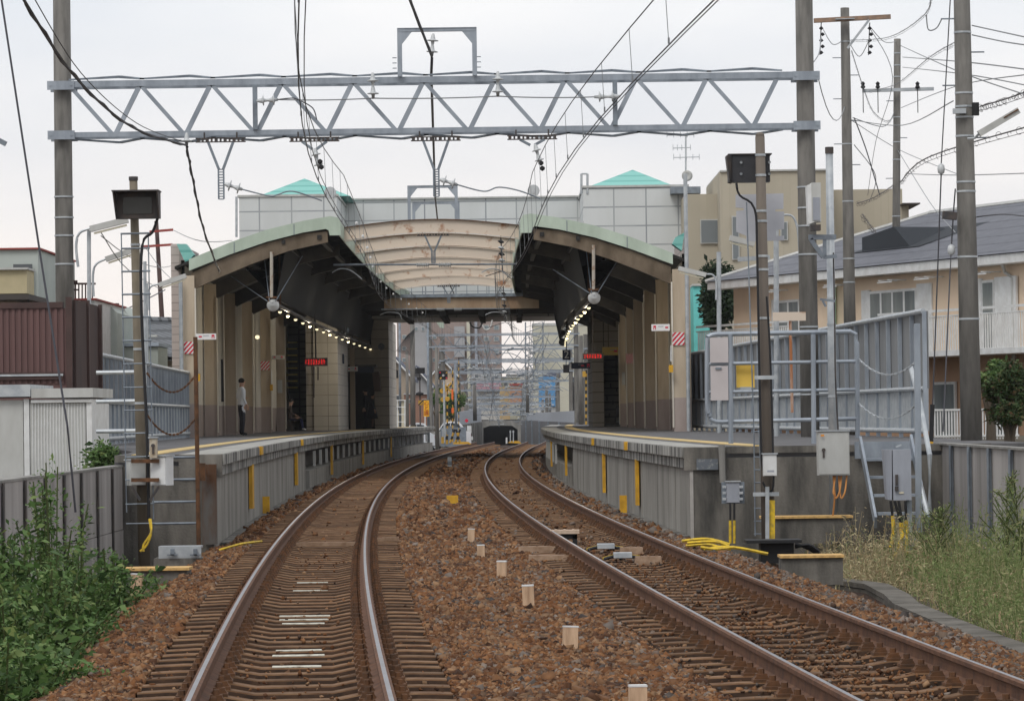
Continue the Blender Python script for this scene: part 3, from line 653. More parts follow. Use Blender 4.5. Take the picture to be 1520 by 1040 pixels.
# ================================================================== CANOPIES
def tipx(side, D): return float(LC(D))-.95 if side < 0 else float(RC(D))+(.50-.004*min(D-100, 35) if D < 150 else .3)
def canopy(side, y0, y1, label):
    S = side; ys = list(np.arange(y0, y1+.1, 4.5)); wid = 3.95
    # outer profile: offset from the track-side tip, height
    prof = [(0,6.62),(0,7.0),(.08,7.09),(.25,7.12),(1.0,7.0),(2.0,6.77),(3.0,6.44),(4.15,5.98),(4.55,5.82)]
    def zo(o): return float(np.interp(o, [p[0] for p in prof[3:]], [p[1] for p in prof[3:]]))
    t = thing('platform_canopy', label, 'canopy', (tipx(side, y0), y0, PZ))
    def loft(fn, m, name, ya=ys, parent=t):
        mb = MB(); pts = fn(); n = len(pts); vs = [(tipx(side, y)+S*o, y, z) for y in ya for o, z in pts]
        mb.add(vs, [(i*n+k, i*n+(k+1)%n, (i+1)*n+(k+1)%n, (i+1)*n+k) for i in range(len(ya)-1) for k in range(n)]+[tuple(range(n))[::-1], tuple((len(ya)-1)*n+k for k in range(n))])
        return mb.build(name, m, parent)
    # roof skin (thin arc shell)
    o_ = [.03,.25,1.0,2.0,3.0,4.12,4.55]
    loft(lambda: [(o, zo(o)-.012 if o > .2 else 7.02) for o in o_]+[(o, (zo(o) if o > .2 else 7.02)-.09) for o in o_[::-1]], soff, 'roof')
    # side fascia along the tracks
    loft(lambda: [(0,6.60),(-.02,6.98),(.06,7.09),(.25,7.13),(.25,7.121),(.07,7.06),(.015,6.97),(.028,6.60)], fasc, 'edge_fascia')
    # front gable fascia
    mb = MB(); top = [(-.03,6.98),(.05,7.09),(.25,7.13),(1.0,7.01),(2.0,6.78),(3.0,6.45),(4.15,5.99)]; bot = [(4.15,5.68),(3.0,6.12),(2.0,6.45),(1.0,6.69),(.38,6.78),(.30,6.74),(.27,6.60),(-.03,6.60)]
    X = tipx(side, y0); poly = [(X+S*o, y0-.05, z) for o, z in top+bot]; mb.prism(poly, (0,.05,0)); mb.build('gable_fascia', fasc, t)
    for o in (1.25, 2.9):
        mb = MB(); mb.box((X+S*o, y0-.056, zo(o)-.17), (.02,.01,.30)); mb.build('fascia_joint', MATS['dull galvanised steel'], t)
    # back wall upper boarding, ribs
    for i, y in enumerate(np.arange(y0+.05, y1, 8)):
        X = tipx(side, y); mb = MB(); tp = [(.33,6.72),(1.0,6.66),(2.0,6.42),(3.0,6.08),(4.1,5.62)]; bt = [(4.1,5.14),(3.3,5.50),(2.4,5.86),(1.4,6.20),(.33,6.42)]
        mb.prism([(X+S*o, y, z) for o, z in tp+bt], (0,.22,0)); mb.build('curved_beam', browngird if i == 0 else mat('grimy beam darkened as shade', (.05,.043,.037), (.03,.027,.024)), t)  # beams behind the first get a darker copy, canopy shade in the colour
    loft(lambda: [(.5,6.62),(.62,6.62),(.62,6.5),(.5,6.5)], soff, 'purlin'); loft(lambda: [(1.5,6.5),(1.6,6.5),(1.6,6.38),(1.5,6.38)], soff, 'purlin')
    for y in np.arange(y0+3, y1, 2.6):
        X = tipx(side, y); mb = MB(); mb.prism([(X+S*.1,y,7.0),(X+S*.1,y,6.78),(X+S*2.2,y,6.42),(X+S*2.2,y,6.62)], (0,.12,0)); mb.build('rafter', soff, t)
    return t
cl = canopy(-1, 100, 163, 'left platform canopy with mint green fascia and dark underside')
crr = canopy(1, 100, 166, 'right platform canopy with mint green fascia and dark underside')
# dark folded netting curtain of each canopy (hangs between middle and back of the roof)
for side, t, lab in ((-1, cl, 'left'), (1, crr, 'right')):
    S = side; ys = list(np.arange(101.5, 165, 4)); mb = MB(); vs = []
    for y in ys:
        X = tipx(side, y)
        for o, z in ((1.55,6.4),(1.85,4.95),(1.9,4.95),(2.9,6.0)): vs.append((X+S*o, y, z))
    mb.add(vs, [(i*4+k, i*4+k+1, (i+1)*4+k+1, (i+1)*4+k) for i in range(len(ys)-1) for k in range(3)]); mb.build('netting', mat('dark bird netting', (.035,.034,.033), rough=1), t)
# platform back walls and pillars
for side, t, seq, w, lab in ((-1, cl, ((100,290,19),(108,322,18),(116,350,16),(124,375,15),(132,402,15),(141,423,13)), 0, 'left'), (1, crr, ((100,1000,26),(109,975,18),(118,958,16),(127,942,13),(136,931,11),(146,920,9)), 0, 'right')):
    S = side
    for i, (D, x, wp_) in enumerate(seq):
        X = XAT(x, D, 560); ww = wp_*D/5400; y0 = D
        pil = None
        for z0, z1, m, nm in ((PZ-.02, PZ+.92, browngrey, 'pillar_base'), (PZ+.92, 5.6-(0 if i else .05), pinkbeige, 'pillar')):
            mb = MB(); mb.span(X, X+S*ww, y0, y0+.35, z0, z1)
            if pil is None: pil = mb.build(nm, m, t)
            else: mb.build(nm, m, t)
        mb = MB(); mb.box((X-S*.022, y0-.01, 3.2), (.04,.05,4.0)); mb.build('corner_trim', palebeige, t)
    mb = MB(); ys_ = [D for D, x, q in seq]; xs_ = [XAT(x, D, 560)+S*(q*D/5400+.06) for D, x, q in seq]
    xs_[0] = XAT(seq[0][1], 100, 560)+S*.28; n = len(seq)
    xs_.append(xs_[-1]+S*.0); ys_.append(166); n += 1
    for q in range(n):
        if side < 0 and q >= 3: xs_[q] += S*.15
    vs1, vs2 = [], []
    for a in range(n): vs1 += [(xs_[a], ys_[a]+.2, PZ+.92), (xs_[a], ys_[a]+.2, 5.98), (xs_[a]+S*.1, ys_[a]+.2, 5.98), (xs_[a]+S*.1, ys_[a]+.2, PZ+.92)]; vs2 += [(xs_[a], ys_[a]+.2, PZ-.02), (xs_[a], ys_[a]+.2, PZ+.92), (xs_[a]+S*.1, ys_[a]+.2, PZ+.92), (xs_[a]+S*.1, ys_[a]+.2, PZ-.02)]
    fs = [(i*4+k, i*4+(k+1)%4, (i+1)*4+(k+1)%4, (i+1)*4+k) for i in range(n-1) for k in range(4)]
    MB().add(vs1, fs).build('back_wall', palebeige, t); MB().add(vs2, fs).build('back_wall_base', browngrey, t)
# outer return walls of pinkish blocks at the front of each canopy
pinkw = mat('pinkish block wall', (.52,.45,.42), brick=(.45,.22,.012,(.30,.26,.24)), rough=.8)
for x0, x1, yt, D, lab, gp in ((255,269,362,101,'left',-1),(1017,1024,345,101,'right',1)):
    X0, X1 = XAT(x0, D, 500), XAT(x1, D, 500); mb = MB(); mb.span(X0, X1, D, D+6, PZ-.1, ZAT(x0, yt, D))
    w_ = mb.build('end_wall', pinkw, cl if gp < 0 else crr)
    XX = XAT(270 if gp < 0 else 1020, D-1, 500); mb = MB(); mb.tube([(XX, D-1.2, PZ), (XX, D-1.2, ZAT(x0, yt+55 if gp < 0 else 262, D))], .055, 8); mb.build('drain_pipe', galvl, cl if gp < 0 else crr)
# teal gutter wedge over each back wall
for (a, b, c_, gp) in ((((262,362),(276,362),(288,378),(276,392)), 0, 0, -1), (((1016,345),(1003,352),(998,362),(1012,372)), 0, 0, 1)):
    mb = MB(); mb.prism([W(x, y, 100.4) for x, y in a], (0,.6,0)); mb.build('gutter_panel', teal, cl if gp < 0 else crr)

# lamps
def lamp_row(side, fn, off, y0, y1, n, z, lab):
    t = thing('lamp_rail', 'dark cable rail carrying the row of small lamps under the %s canopy' % lab, 'lamp rail', (float(fn(y0))+side*off, y0, z))
    P = [(float(fn(y))+side*off, y, z+.14) for y in np.linspace(y0-1, y1, 14)]; mb = MB(); mb.tube(P, .05, 6); mb.build('rail_tube', darkst, t)
    for i in range(4):
        y = y0+(y1-y0)*i/3; mb = MB(); x = float(fn(y))+side*off; mb.tube([(x, y, z+.14), (x, y, 6.4)], .035, 6); mb.build('hanging_rod', rust if i == 0 else darkst, t)
    for i in range(n):
        u = i/(n-1); y = y0+(y1-y0)*u; x = float(fn(y))+side*off
        l = thing('platform_lamp', 'small lit lamp in the row hanging under the %s canopy' % lab, 'lamp', (x, y, z), 'lit lamps under the %s canopy' % lab)
        mb = MB(); mb.lathe([(.02,.08),(.05,.05),(.06,.0)], (x, y, z), 10); mb.build('lamp_hood', darkst, l)
        mb = MB(); mb.lathe([(.055,.0),(.05,-.035),(.025,-.055),(.001,-.06)], (x, y, z), 10); mb.build('bulb', lampem, l)
        if i%3 == 1 and i < 12:
            ld = bpy.data.lights.new('lamp_light', 'POINT'); ld.energy = 55; ld.color = (1,.9,.72); ld.shadow_soft_size = .12; lo = bpy.data.objects.new('lamp_light', ld); COL.objects.link(lo); lo.parent = l; lo.location = (0, 0, -.22)
lamp_row(-1, LC, 2.78, 103, 160, 15, 4.62, 'left')
lamp_row(1, RC, 2.42, 103, 158, 15, 4.62, 'right')
for x, y, D, lab in ((405,452,100.5,'left'),(882,441,100.5,'right')):
    c = W(x, y, D); t = thing('loudspeaker', 'round pale loudspeaker hanging at the front of the %s canopy' % lab, 'loudspeaker', c, 'round loudspeakers under the canopies')
    mb = MB(); mb.lathe([(.02,-.16),(.09,-.15),(.10,-.06),(.15,-.02),(.175,.06),(.17,.12),(.02,.12)], c, 20, (0,1,-.25)); mb.build('horn', white, t, smooth=True)
    mb = MB(); mb.bar(c+Vector((-.14,0,.19)), c+Vector((.14,0,.19)), .05, .03); mb.tube([c+Vector((-.12,0,.19)), c+Vector((-.12,0,.05))], .012, 5); mb.tube([c+Vector((.12,0,.19)), c+Vector((.12,0,.05))], .012, 5); mb.build('bracket', rust, t)
for x, y, D, lab in ((512,490,143,'left, half way'),(566,514,160,'left, far'),(840,484,143,'right, half way'),(835,507,158,'right, far')):
    c = W(x, y, D); mb = MB(); mb.lathe([(.02,-.16),(.1,-.12),(.17,.06),(.16,.12),(.02,.12)], c, 14, (0,1,-.2)); tag(mb.build('loudspeaker', galvd, org=c), 'round loudspeaker under the canopy, '+lab, 'loudspeaker')
for x, y, lab in ((380,398,'left'),(904,385,'right')):
    c = W(x, y, 104); t = thing('strip_light', 'white strip light fitting under the %s canopy front' % lab, 'strip light', c, 'strip lights under the canopies')
    mb = MB(); mb.box(c, (.22,.9,.07)); mb.build('housing', offwhite, t); mb = MB(); mb.box(c+Vector((0,0,-.055)), (.50,.9,.02)); mb.build('reflector', offwhite, t)

for x, y0, y1, lab in ((403,374,441,'left'),(881,364,429,'right')):
    t = thing('hanging_pole', 'white and rusty pole hanging from the %s canopy front beam to the loudspeaker' % lab, 'hanging pole', W(x, y1, 100.2), 'hanging poles at the canopy fronts')
    mb = MB(); mb.tube([W(x,y0,100), W(x,y1,100.2)], .045, 8); mb.build('tube', mat('rust spotted white pipe', (.5,.46,.40), (.30,.15,.07), scale=4, thresh=(.5,.62)), t); mb = MB(); mb.bar(W(x-8,y1,100.2), W(x+8,y1,100.2), .06, .04); mb.build('foot', rust, t)
    for dx, (ex, ey) in ((-6,(x-60,y0+36)),(6,(x+46,y0+6)),(-3,(x-12,y0-2))):
        mb = MB(); mb.tube([W(x+dx,y1+6,100.3), W(ex,ey,101.5)], .014, 5); mb.build('stay', galvd, t)

# arched beams between the canopies
for i, D in enumerate((103,111,119,127,135,143)):
    xa = tipx(-1, D)+.02; xb = tipx(1, D)-.02; t = thing('arched_beam', 'pale arched steel beam with rust streaks, %s counted from the front' % ['first','second','third','fourth','fifth','sixth'][i], 'arched beam', ((xa+xb)/2, D, 6.8), 'arched beams between the canopies')
    mb = MB(); n = 12; top = [(xa+(xb-xa)*k/n, 6.98+.20*math.sin(math.pi*k/n)) for k in range(n+1)]
    mb.prism([(x, D, z-.02) for x, z in top]+[(x, D, z-.37) for x, z in top[::-1]], (0,.02,0)); mb.build('web', arch, t)
    for dz, nm in ((0,'top_flange'),(-.39,'bottom_flange')):
        mb = MB()
        mb.prism([(x, D-.08, z+dz) for x, z in top]+[(x, D-.08, z+dz-.02) for x, z in top[::-1]], (0,.18,0)); mb.build(nm, arch if dz else rust, t)
gantry(607, 677, 279, 326, 104, 'front feeder gantry standing on the first arched beam'); gantry(614, 680, 303, 326, 112, 'lower feeder gantry just behind the front one')
# registration brackets under the arches
def regarm(x, ybar, yv, D, xa, xb, yarm, label):
    t = hanger(x, yv+26*70/D*1.0, ybar, label, True, D, w=24 if D < 130 else 17, vy=yv, grp='brackets under the arched beams')
    mb = MB(); mb.tube([W(xa, yarm, D-.1), W(xb, yarm-1, D-.1)], .03, 6); mb.build('level_arm', galvd, t)
    for a, b in ((x-26*100/D, x-6), (x+8, x+28*100/D)):
        mb = MB(); p, q = W(a, yarm, D-.1), W(b, yarm, D-.1); L = q-p
        pr = [(.03,0)]
        for k in range(7): pr += [(.035, L.length*(k+.2)/7), (.085, L.length*(k+.5)/7), (.035, L.length*(k+.8)/7)]
        mb.lathe(pr, p, 10, L); mb.build('ribbed_insulator', cer, t, smooth=False)
    for xs in (xa, xb-50*100/D):
        mb = MB(); mb.tube(smooth_path([W(xs-2, yarm+12*100/D, D-.1), W(xs+10, yarm+6*100/D, D-.1), W(xs+26, yarm+9*100/D, D-.1), W(xs+44*100/D, yarm+22*100/D, D-.1)], 4), .018, 6); mb.build('registration_arm', galvl, t)
regarm(643, 348, 373, 104.2, 495, 765, 393, 'bracket with level arm and ribbed insulators under the first arched beam')
regarm(666, 424, 437, 144.2, 566, 757, 459, 'bracket with level arm under the sixth arched beam')

# ================================================================== FOOTBRIDGE AND STATION BUILDING
D = 150
t = thing('footbridge', 'covered crossing deck over the tracks with beige girder and black underside', 'footbridge', (-2.5, D, 6))
xa, xb = XAT(570, D, 450), XAT(800, D, 450)
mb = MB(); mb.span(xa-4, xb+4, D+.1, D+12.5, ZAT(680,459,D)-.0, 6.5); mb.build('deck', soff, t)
mb = MB(); mb.span(xa, xb, D, D+.08, ZAT(680,459,D), ZAT(680,441,D)); mb.build('girder', mat('stained beige girder', (.42,.32,.22), (.24,.15,.09), scale=1.0, streak=4), t)
mb = MB(); mb.span(xa, xb, D-.15, D+.1, ZAT(680,441,D), ZAT(680,436,D)); mb.span(xa, xb, D-.05, D+.02, ZAT(680,424,D), ZAT(680,422.5,D)); mb.build('walkway_edge', galvd, t)
mb = MB()
for k in range(14): mb.box((xa+(xb-xa)*(k+.5)/14, D-.04, (ZAT(680,436,D)+ZAT(680,424,D))/2), (.03,.03,.33))
mb.build('railing', galvd, t)
for k in range(4):
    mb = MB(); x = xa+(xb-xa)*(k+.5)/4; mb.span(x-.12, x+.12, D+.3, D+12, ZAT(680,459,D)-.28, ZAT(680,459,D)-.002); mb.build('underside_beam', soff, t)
t = thing('station_building', 'white panelled station building above the tracks with two teal roofed towers', 'station building', (-2, 160, PZ))
def tower(x0, x1, ytop, D, D2, ax, ay, rx0, rx1, ry):
    X0, X1 = XAT(x0, D, 320), XAT(x1, D, 320); z = ZAT((x0+x1)/2, ytop, D)
    mb = MB(); mb.span(X0, X1, D, D2, 5.9, z); tw = mb.build('tower', panelw, t)
    mb = MB(); mb.span(X0-.06, X1+.06, D-.06, D2, z+.002, z+.09); mb.build('coping', offwhite, tw)
    dr = D+3; A = W(ax, ay, dr+2); a = W(rx0, ry, dr); b = W(rx1, ry, dr); mb = MB()
    vs = [a, b, b+Vector((0,5,0)), a+Vector((0,5,0)), A]; mb.add(vs, [(0,1,4),(1,2,4),(2,3,4),(3,0,4),(0,3,2,1)]); mb.build('roof', teal, tw)
tower(355, 500, 292, 150, 160, 452, 265, 384, 520, 291)
tower(866, 1021, 278, 150, 160, 939, 252, 874, 1003, 277)
mb = MB(); X0, X1 = XAT(500, 159, 320), XAT(870, 159, 320); z = ZAT(680, 297, 159); mb.span(X0, X1, 158, 166, 5.9, z); mb.build('wall', panelw, t)
mb = MB(); mb.span(X0+.07, X1-.07, 157.9, 166.1, z+.002, z+.07); mb.build('coping', offwhite, t)
for x, y0, y1, D in ((351,352,292,149),(647,0,0,0),(863,288,258,150),(872,288,258,150)):
    if D: mb = MB(); mb.tube([W(x,y0,D), W(x,y1,D)], .05, 6); mb.build('pipe', galvl, t)
mb = MB(); mb.tube([W(863,258,150), W(872,258,150)], .04, 6); mb.build('pipe', galvl, t)
# aerial and dish on the right tower
c = W(1018, 278, 150); t = thing('roof_aerial', 'television aerial mast with three crossbars and a round dish on the right tower', 'aerial', c)
mb = MB(); mb.tube([W(1018,280,150), W(1018,199,150)], .035, 6); mb.build('mast', galvl, t)
for y, x0, x1 in ((200,990,1030),(219,999,1025),(233,1000,1038)):
    mb = MB(); mb.tube([W(x0,y+1,150), W(x1,y,150)], .02, 5)
    for k in range(5): p = W(x0+(x1-x0)*k/4, y, 150); mb.tube([p+Vector((0,0,-.12)), p+Vector((0,0,.12))], .012, 4)
    mb.build('crossbar', galvl, t)
c = W(1020, 261, 149.8); mb = MB(); mb.lathe([(.001,.07),(.12,.05),(.22,0),(.225,-.01),(.12,.035),(.001,.055)], c, 18, (0,1,.1)); mb.build('dish', offwhite, t, smooth=True)
# stair blocks on the platforms
t = thing('stair_block', 'tiled stair block on the left platform behind the pillars', 'stair block', (XAT(480,146), 146, PZ))
mb = MB(); mb.span(XAT(466,146), XAT(502,146), 146, 155, PZ, 5.9); mb.build('wall', tilew, t)
mb = MB(); mb.span(XAT(455,146.3), XAT(466,146.3), 146.15, 155, PZ, 5.9); mb.build('side_wall', mat('shaded grey wall tiles', (.30,.27,.23), brick=(.9,.42,.018,(.12,.1,.08))), t)  # darker copy of the wall tiles, shade put into the colour
mb = MB(); mb.span(XAT(360,152), XAT(456,152), 152, 152.5, PZ, 5.9); mb.build('stair_wall', tiled, t)
for k in range(8):
    mb = MB(); z = PZ+1.75+k*.27; y = 150.2+k*.2; mb.span(XAT(424,y), XAT(442-k*.0,y), y, y+.2, z, z+.05); mb.build('step_nosing', mat('dull yellow step edge', (.45,.36,.08)), t)
t = thing('elevator_block', 'tiled lift tower at the far end of the left platform', 'lift tower', (XAT(540,160), 160, PZ))
Xa, Xb = XAT(502,160), XAT(578,160); ex0, ex1 = XAT(514,160), XAT(556,160)
mb = MB(); mb.span(Xa, ex0, 160, 170, PZ, 5.9); mb.span(ex1, Xb, 160, 170, PZ, 5.9); mb.span(ex0+.002, ex1-.002, 160.01, 170, 3.75, 5.9); mb.build('wall', tilew, t)
mb = MB(); mb.span(ex0, ex1, 161.5, 162, PZ, 3.74); mb.build('door', mat('dark lift doorway', (.06,.055,.05)), t)
mb = MB(); mb.span(ex0-.05, ex1+.15, 158.6, 160, 3.80, 3.90); mb.build('door_hood', darkst, t)
mb = MB(); mb.prism([(XAT(553,159.2),159,3.6),(XAT(563,159.2),159,3.6),(XAT(566,159.2),159,2.75),(XAT(556,159.2),159,2.75)], (0,.9,0)); mb.build('awning', mat('brown awning', (.16,.11,.09)), t)
for x in (502, 520):
    mb = MB(); mb.span(XAT(x,157), XAT(x+7,157), 157, 157.4, PZ, 4.6); mb.build('pillar', pinkbeige, t)
t = thing('stair_block', 'tiled stair block with dark stairway on the right platform', 'stair block', (XAT(890,151), 151, PZ))
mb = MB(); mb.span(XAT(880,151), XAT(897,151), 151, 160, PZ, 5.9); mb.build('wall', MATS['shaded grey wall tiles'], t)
mb = MB(); mb.span(XAT(897,151)+.01, XAT(925,151)+1.5, 154, 154.5, PZ, 5.9); mb.build('stair_wall', tiled, t)
mb = MB()
for k in range(12): mb.span(XAT(898,151), XAT(922,151), 151.2+k*.24, 151.2+(k+1)*.24, PZ, PZ+.18*(k+1))
mb.build('stair', tiled, t)
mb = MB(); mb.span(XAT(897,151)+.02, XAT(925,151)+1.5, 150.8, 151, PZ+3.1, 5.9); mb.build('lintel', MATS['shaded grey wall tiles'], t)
# bench on right platform
t = thing('waiting_bench', 'black platform seats by the dark stairway on the right platform', 'seat', (XAT(925,148), 148, PZ))
mb = MB()
for k in range(3): x = XAT(917,148)+k*.17; mb.box((x, 148, PZ+.42), (.15,.4,.04)); mb.prism([(x-.07,148.15,PZ+.44),(x+.07,148.15,PZ+.44),(x+.07,148.28,PZ+.85),(x-.07,148.28,PZ+.85)], (0,.03,0))
mb.build('seat_shell', black, t); mb = MB()
for k in (0, 1): x = XAT(919,148)+k*.3; mb.tube([(x,148,PZ),(x,148,PZ+.42)], .02, 5)
mb.tube([(XAT(914,148),148,PZ+.2),(XAT(925,148)+.1,148,PZ+.2)], .015, 5); mb.build('frame', galvd, t)

# insulator chains hanging near the right canopy edge
for (x, y0, y1, D, lab) in ((743,348,402,105,'upper'),(747,425,478,140,'lower')):
    t = thing('insulator_chain', 'dark chain with pale insulators hanging left of the right canopy edge, %s one' % lab, 'insulator chain', W(x, y1, D)); a, b = W(x, y0, D), W(x+3, y1, D)
    mb = MB(); mb.tube([a, b], .02, 5); mb.build('link_rod', wirem, t)
    for k in range(4): c = a.lerp(b, .2+k*.17); mb = MB(); mb.lathe([(.02,-.05),(.10,-.01),(.10,.01),(.03,.05)], c, 10, (.25,0,1)); mb.build('insulator_disc', cer if k%2 else black, t)
    mb = MB(); mb.tube([b, W(x-22, y1+8, D-3)], .012, 4); mb.tube([b, W(x+20, y1+10, D-3)], .012, 4); mb.build('bridle_wire', wirem, t)
t = thing('cable_loop', 'black and white cable loops hanging under the footbridge', 'cable', W(718, 478, 150)); mb = MB(); mb.tube(smooth_path([W(697,478,149.8), W(702,485,149.8), W(712,486,149.8), W(716,478,149.8)], 5), .035, 6); mb.build('black_loop', black, t)
mb = MB(); mb.tube(smooth_path([W(716,482,149.7), W(720,489,149.7), W(727,487,149.7), W(731,475,149.7)], 5), .035, 6); mb.build('white_loop', white, t)
# hanging strip netting at the left canopy end
mb = MB()
for k in range(14): mb.tube([W(604+k*.9,498-k*.8,168), W(588+k*1.6,521+k*.5,166)], .012, 4)
tag(mb.build('hanging_net', black, org=W(596,510,167)), 'bundle of dark netting strands hanging at the end of the left canopy', 'net')
# far tip piece of the left canopy roof
mb = MB(); mb.prism([W(x, y, 176) for x, y in ((646,476),(659,479),(659,487),(653,486))], (0,.3,0)); tag(mb.build('roof_tip', fasc, org=W(652,480,176)), 'small pale green roof tip poking out below the footbridge', 'roof tip')

# ================================================================== SCREEN FENCES ON THE PLATFORMS
def screen_fence(A, B, zt, label, step):
    A, B = Vector((*A, 0)), Vector((*B, 0)); L = (B-A).length; d = (B-A)/L; nrm = Vector((-d.y, d.x, 0))
    t = thing('screen_fence', label, 'fence', (A.x, A.y, PZ), 'galvanised screen fences behind the platforms'); n = int(L/step)
    if nrm.x*A.x > 0: nrm = -nrm      # towards the tracks
    zm_ = PZ+.85
    mb = MB()
    for k in range(int(L/.07)): p = A+d*(k*.07); mb.box((p.x, p.y, (PZ+.12+zm_)/2), (.012+.02*(k%2), .05, zm_-PZ-.12), math.atan2(d.y, d.x))
    mb.build('lower_corrugated_panel', galvl, t)
    mb = MB(); a, b = A-nrm*.03, B-nrm*.03; mb.bar((a.x,a.y,(zm_+zt)/2), (b.x,b.y,(zm_+zt)/2), .02, zt-zm_); mb.build('upper_panel', mat('grey screen panel', (.25,.255,.26), (.19,.195,.20), scale=1, streak=3), t)
    for z, r, nm in ((zt, .045, 'top_rail'), (zm_, .04, 'middle_rail'), (PZ+.12, .045, 'bottom_rail')):
        mb = MB(); o = nrm*.05; mb.tube([(A.x+o.x, A.y+o.y, z), (B.x+o.x, B.y+o.y, z)], r, 8); mb.build(nm, galvl, t)
    for k in range(n+1):
        p = A+d*(L*k/n)+nrm*.03; mb = MB(); mb.box((p.x, p.y, (PZ+zt)/2), (.06,.07,zt-PZ), math.atan2(d.y, d.x)); mb.build('post', galv, t)
screen_fence((7.12,62.5), (4.95,108), 3.28, 'right platform screen fence of grey panels, higher toward the steps', 1.35)
screen_fence((-8.1,70), (-8.95,100), 2.88, 'left platform screen fence of grey panels, ending at the canopy', 1.1)

# ================================================================== PRECAST BOUNDARY WALLS
precast = mat('precast panel', (.40,.375,.36), (.22,.205,.195), scale=1.2, streak=6, thresh=(.35,.7), bump=.1)
def boundary(xw, y0, y1, ztop, step, label, s):
    rc = .06 if s > 0 else .03
    t = thing('boundary_wall', label, 'wall', (xw, y1, -.6)); n = int((y1-y0)/step)
    mb = MB(); mb.span(xw+s*rc, xw+s*.16, y0, y1, .08, ztop); mb.build('upper_panel', precast, t)
    mb = MB(); mb.span(xw+s*(rc-.006), xw+s*.16, y0, y1, -1.2, .07); mb.build('lower_panel', precast, t)
    mb = MB(); mb.span(xw+s*.02, xw+s*.2, y0, y1, ztop+.002, ztop+.03); mb.build('coping', conc, t)
    for k in range(n+1):
        y = y1-k*step; mb = MB(); mb.span(xw, xw+s*.012, y-.06, y+.06, -1.2, ztop); mb.span(xw+s*.012, xw+s*(rc-.008), y-.006, y+.006, -1.2, ztop); mb.build('steel_post', galvd if s > 0 else darkst, t)
boundary(6.0, 28, 52.1, 1.08, 2.0, 'grey precast wall with steel posts at far right behind the weeds', 1)
boundary(-5.37, 26, 50.6, .93, 1.75, 'streaked grey precast wall with dark posts at left', -1)

# ================================================================== LEFT SIDE BUILDINGS
D = 54; t = thing('storage_shed', 'white ribbed steel storage shed behind the left wall', 'shed', (-7.4, D, -.6))
def bp(x0, x1, y0, y1, D, d, m, nm, t, rel=0):
    mb = MB(); a, b = XAT(x0, D, (y0+y1)/2), XAT(x1, D, (y0+y1)/2); xm = (x0+x1)/2
    mb.span(a, b, D, D+d, ZAT(xm, y1, D), ZAT(xm, y0, D)); return mb.build(nm, m, t)
bp(-60, 35, 594, 780, D, 2.4, offwhite, 'left_door', t); bp(36, 44, 592, 780, D-.03, 2.4, white, 'corner_post', t)
bp(45, 128, 594, 780, D, 2.4, offwhite, 'ribbed_wall', t); bp(129, 137, 592, 780, D-.02, 2.3, white, 'side_post', t)
bp(-60, 45, 571, 589, D-.12, 2.7, galvl, 'roof_trim', t); bp(46, 138, 576, 590, D-.10, 2.7, offwhite, 'roof_trim', t); bp(46, 136, 592.5, 597, D-.06, .05, white, 'eave_strip', t)
mb = MB()
for k in range(18): x = 48+k*4.5; mb.span(XAT(x,D,650), XAT(x+1.2,D,650), D-.012, D-.002, -.5, ZAT(90,598,D))
mb.build('rib', white, t)
t = thing('brown_building', 'brown corrugated steel building with dark side wall at far left', 'building', (-8, 60, -.6))
D = 60; Xc = XAT(103, D, 500); zt = ZAT(100, 457, D)
mb = MB(); mb.span(-12, Xc, D, D+3.3, -.6, zt); mb.build('wall', brownsheet, t)
mb = MB()
for k in range(46): x = Xc-.12-k*.1; mb.span(x-.025, x+.025, D-.025, D-.002, -.5 if k%1 else 2.2, zt)
mb.build('corrugation', brownsheet, t)
mb = MB(); mb.span(-12, Xc-.1, D-.05, D+.1, zt+.002, zt+.10); mb.build('top_trim', brownpost, t)
mb = MB(); mb.span(Xc-.05, Xc+.05, D-.06, D+.05, -.6, ZAT(100,441,D)); mb.build('corner_post', brownpost, t)
mb = MB(); mb.span(Xc+.052, Xc+.10, D+.06, D+3.4, -.6, ZAT(100,445,D)); mb.build('side_wall', mat('dark brown sheet', (.075,.045,.04), (.05,.032,.03), scale=2, streak=3), t)
mb = MB(); mb.span(Xc-.0, Xc+.14, D+1.6, D+1.75, -.6, ZAT(100,441,D)); mb.span(Xc+.101, Xc+.16, D+3.3, D+3.45, -.6, ZAT(100,443,D)); mb.build('side_post', brownpost, t)
mb = MB(); mb.span(-12, Xc-.1, D-.07, D-.03, ZAT(60,563,D), ZAT(60,552,D)); mb.build('dark_slot', brownpost, t)
mb = MB(); mb.span(-12, Xc-.1, D-.09, D-.075, ZAT(60,558,D), ZAT(60,555,D)); mb.build('slot_rail', galvl, t)
# houses behind, left
lgrey = mat('pale green grey render', (.46,.50,.47), (.40,.44,.41), scale=.8)
def simple_house(label, parts, loc, group=None):
    t = thing('house', label, 'house', loc, group)
    for (nm, x0, x1, y0, y1, D, d, m) in parts: bp(x0, x1, y0, y1, D, d, m, nm, t)
    return t
redtrim = mat('dull red trim', (.30,.06,.05)); ywall = mat('yellow ribbed balcony panel', (.50,.43,.27), (.44,.38,.24), scale=3); bwall = mat('buff wall', (.34,.28,.22))
simple_house('pale green house with dark window and thin red roof edge at far left', [('wall',-60,58,371,700,95,8,lgrey),('roof_edge',-60,59,368,370.5,94.9,8,redtrim),('window',20,48,392,475,94.8,.1,glass)], (-13,95,-.6))
t = simple_house('house with yellow ribbed balcony and curved eave at far left', [('balcony',-60,40,401,436,80,1.2,ywall),('balcony_trim',-60,41,397.5,400.5,79.9,1.3,offwhite),('wall',-60,26,440,700,80.6,4,bwall),('eave',-60,43,437,445,79.6,3,mat('dark eave', (.07,.06,.055)))], (-11.5,80,-.6))
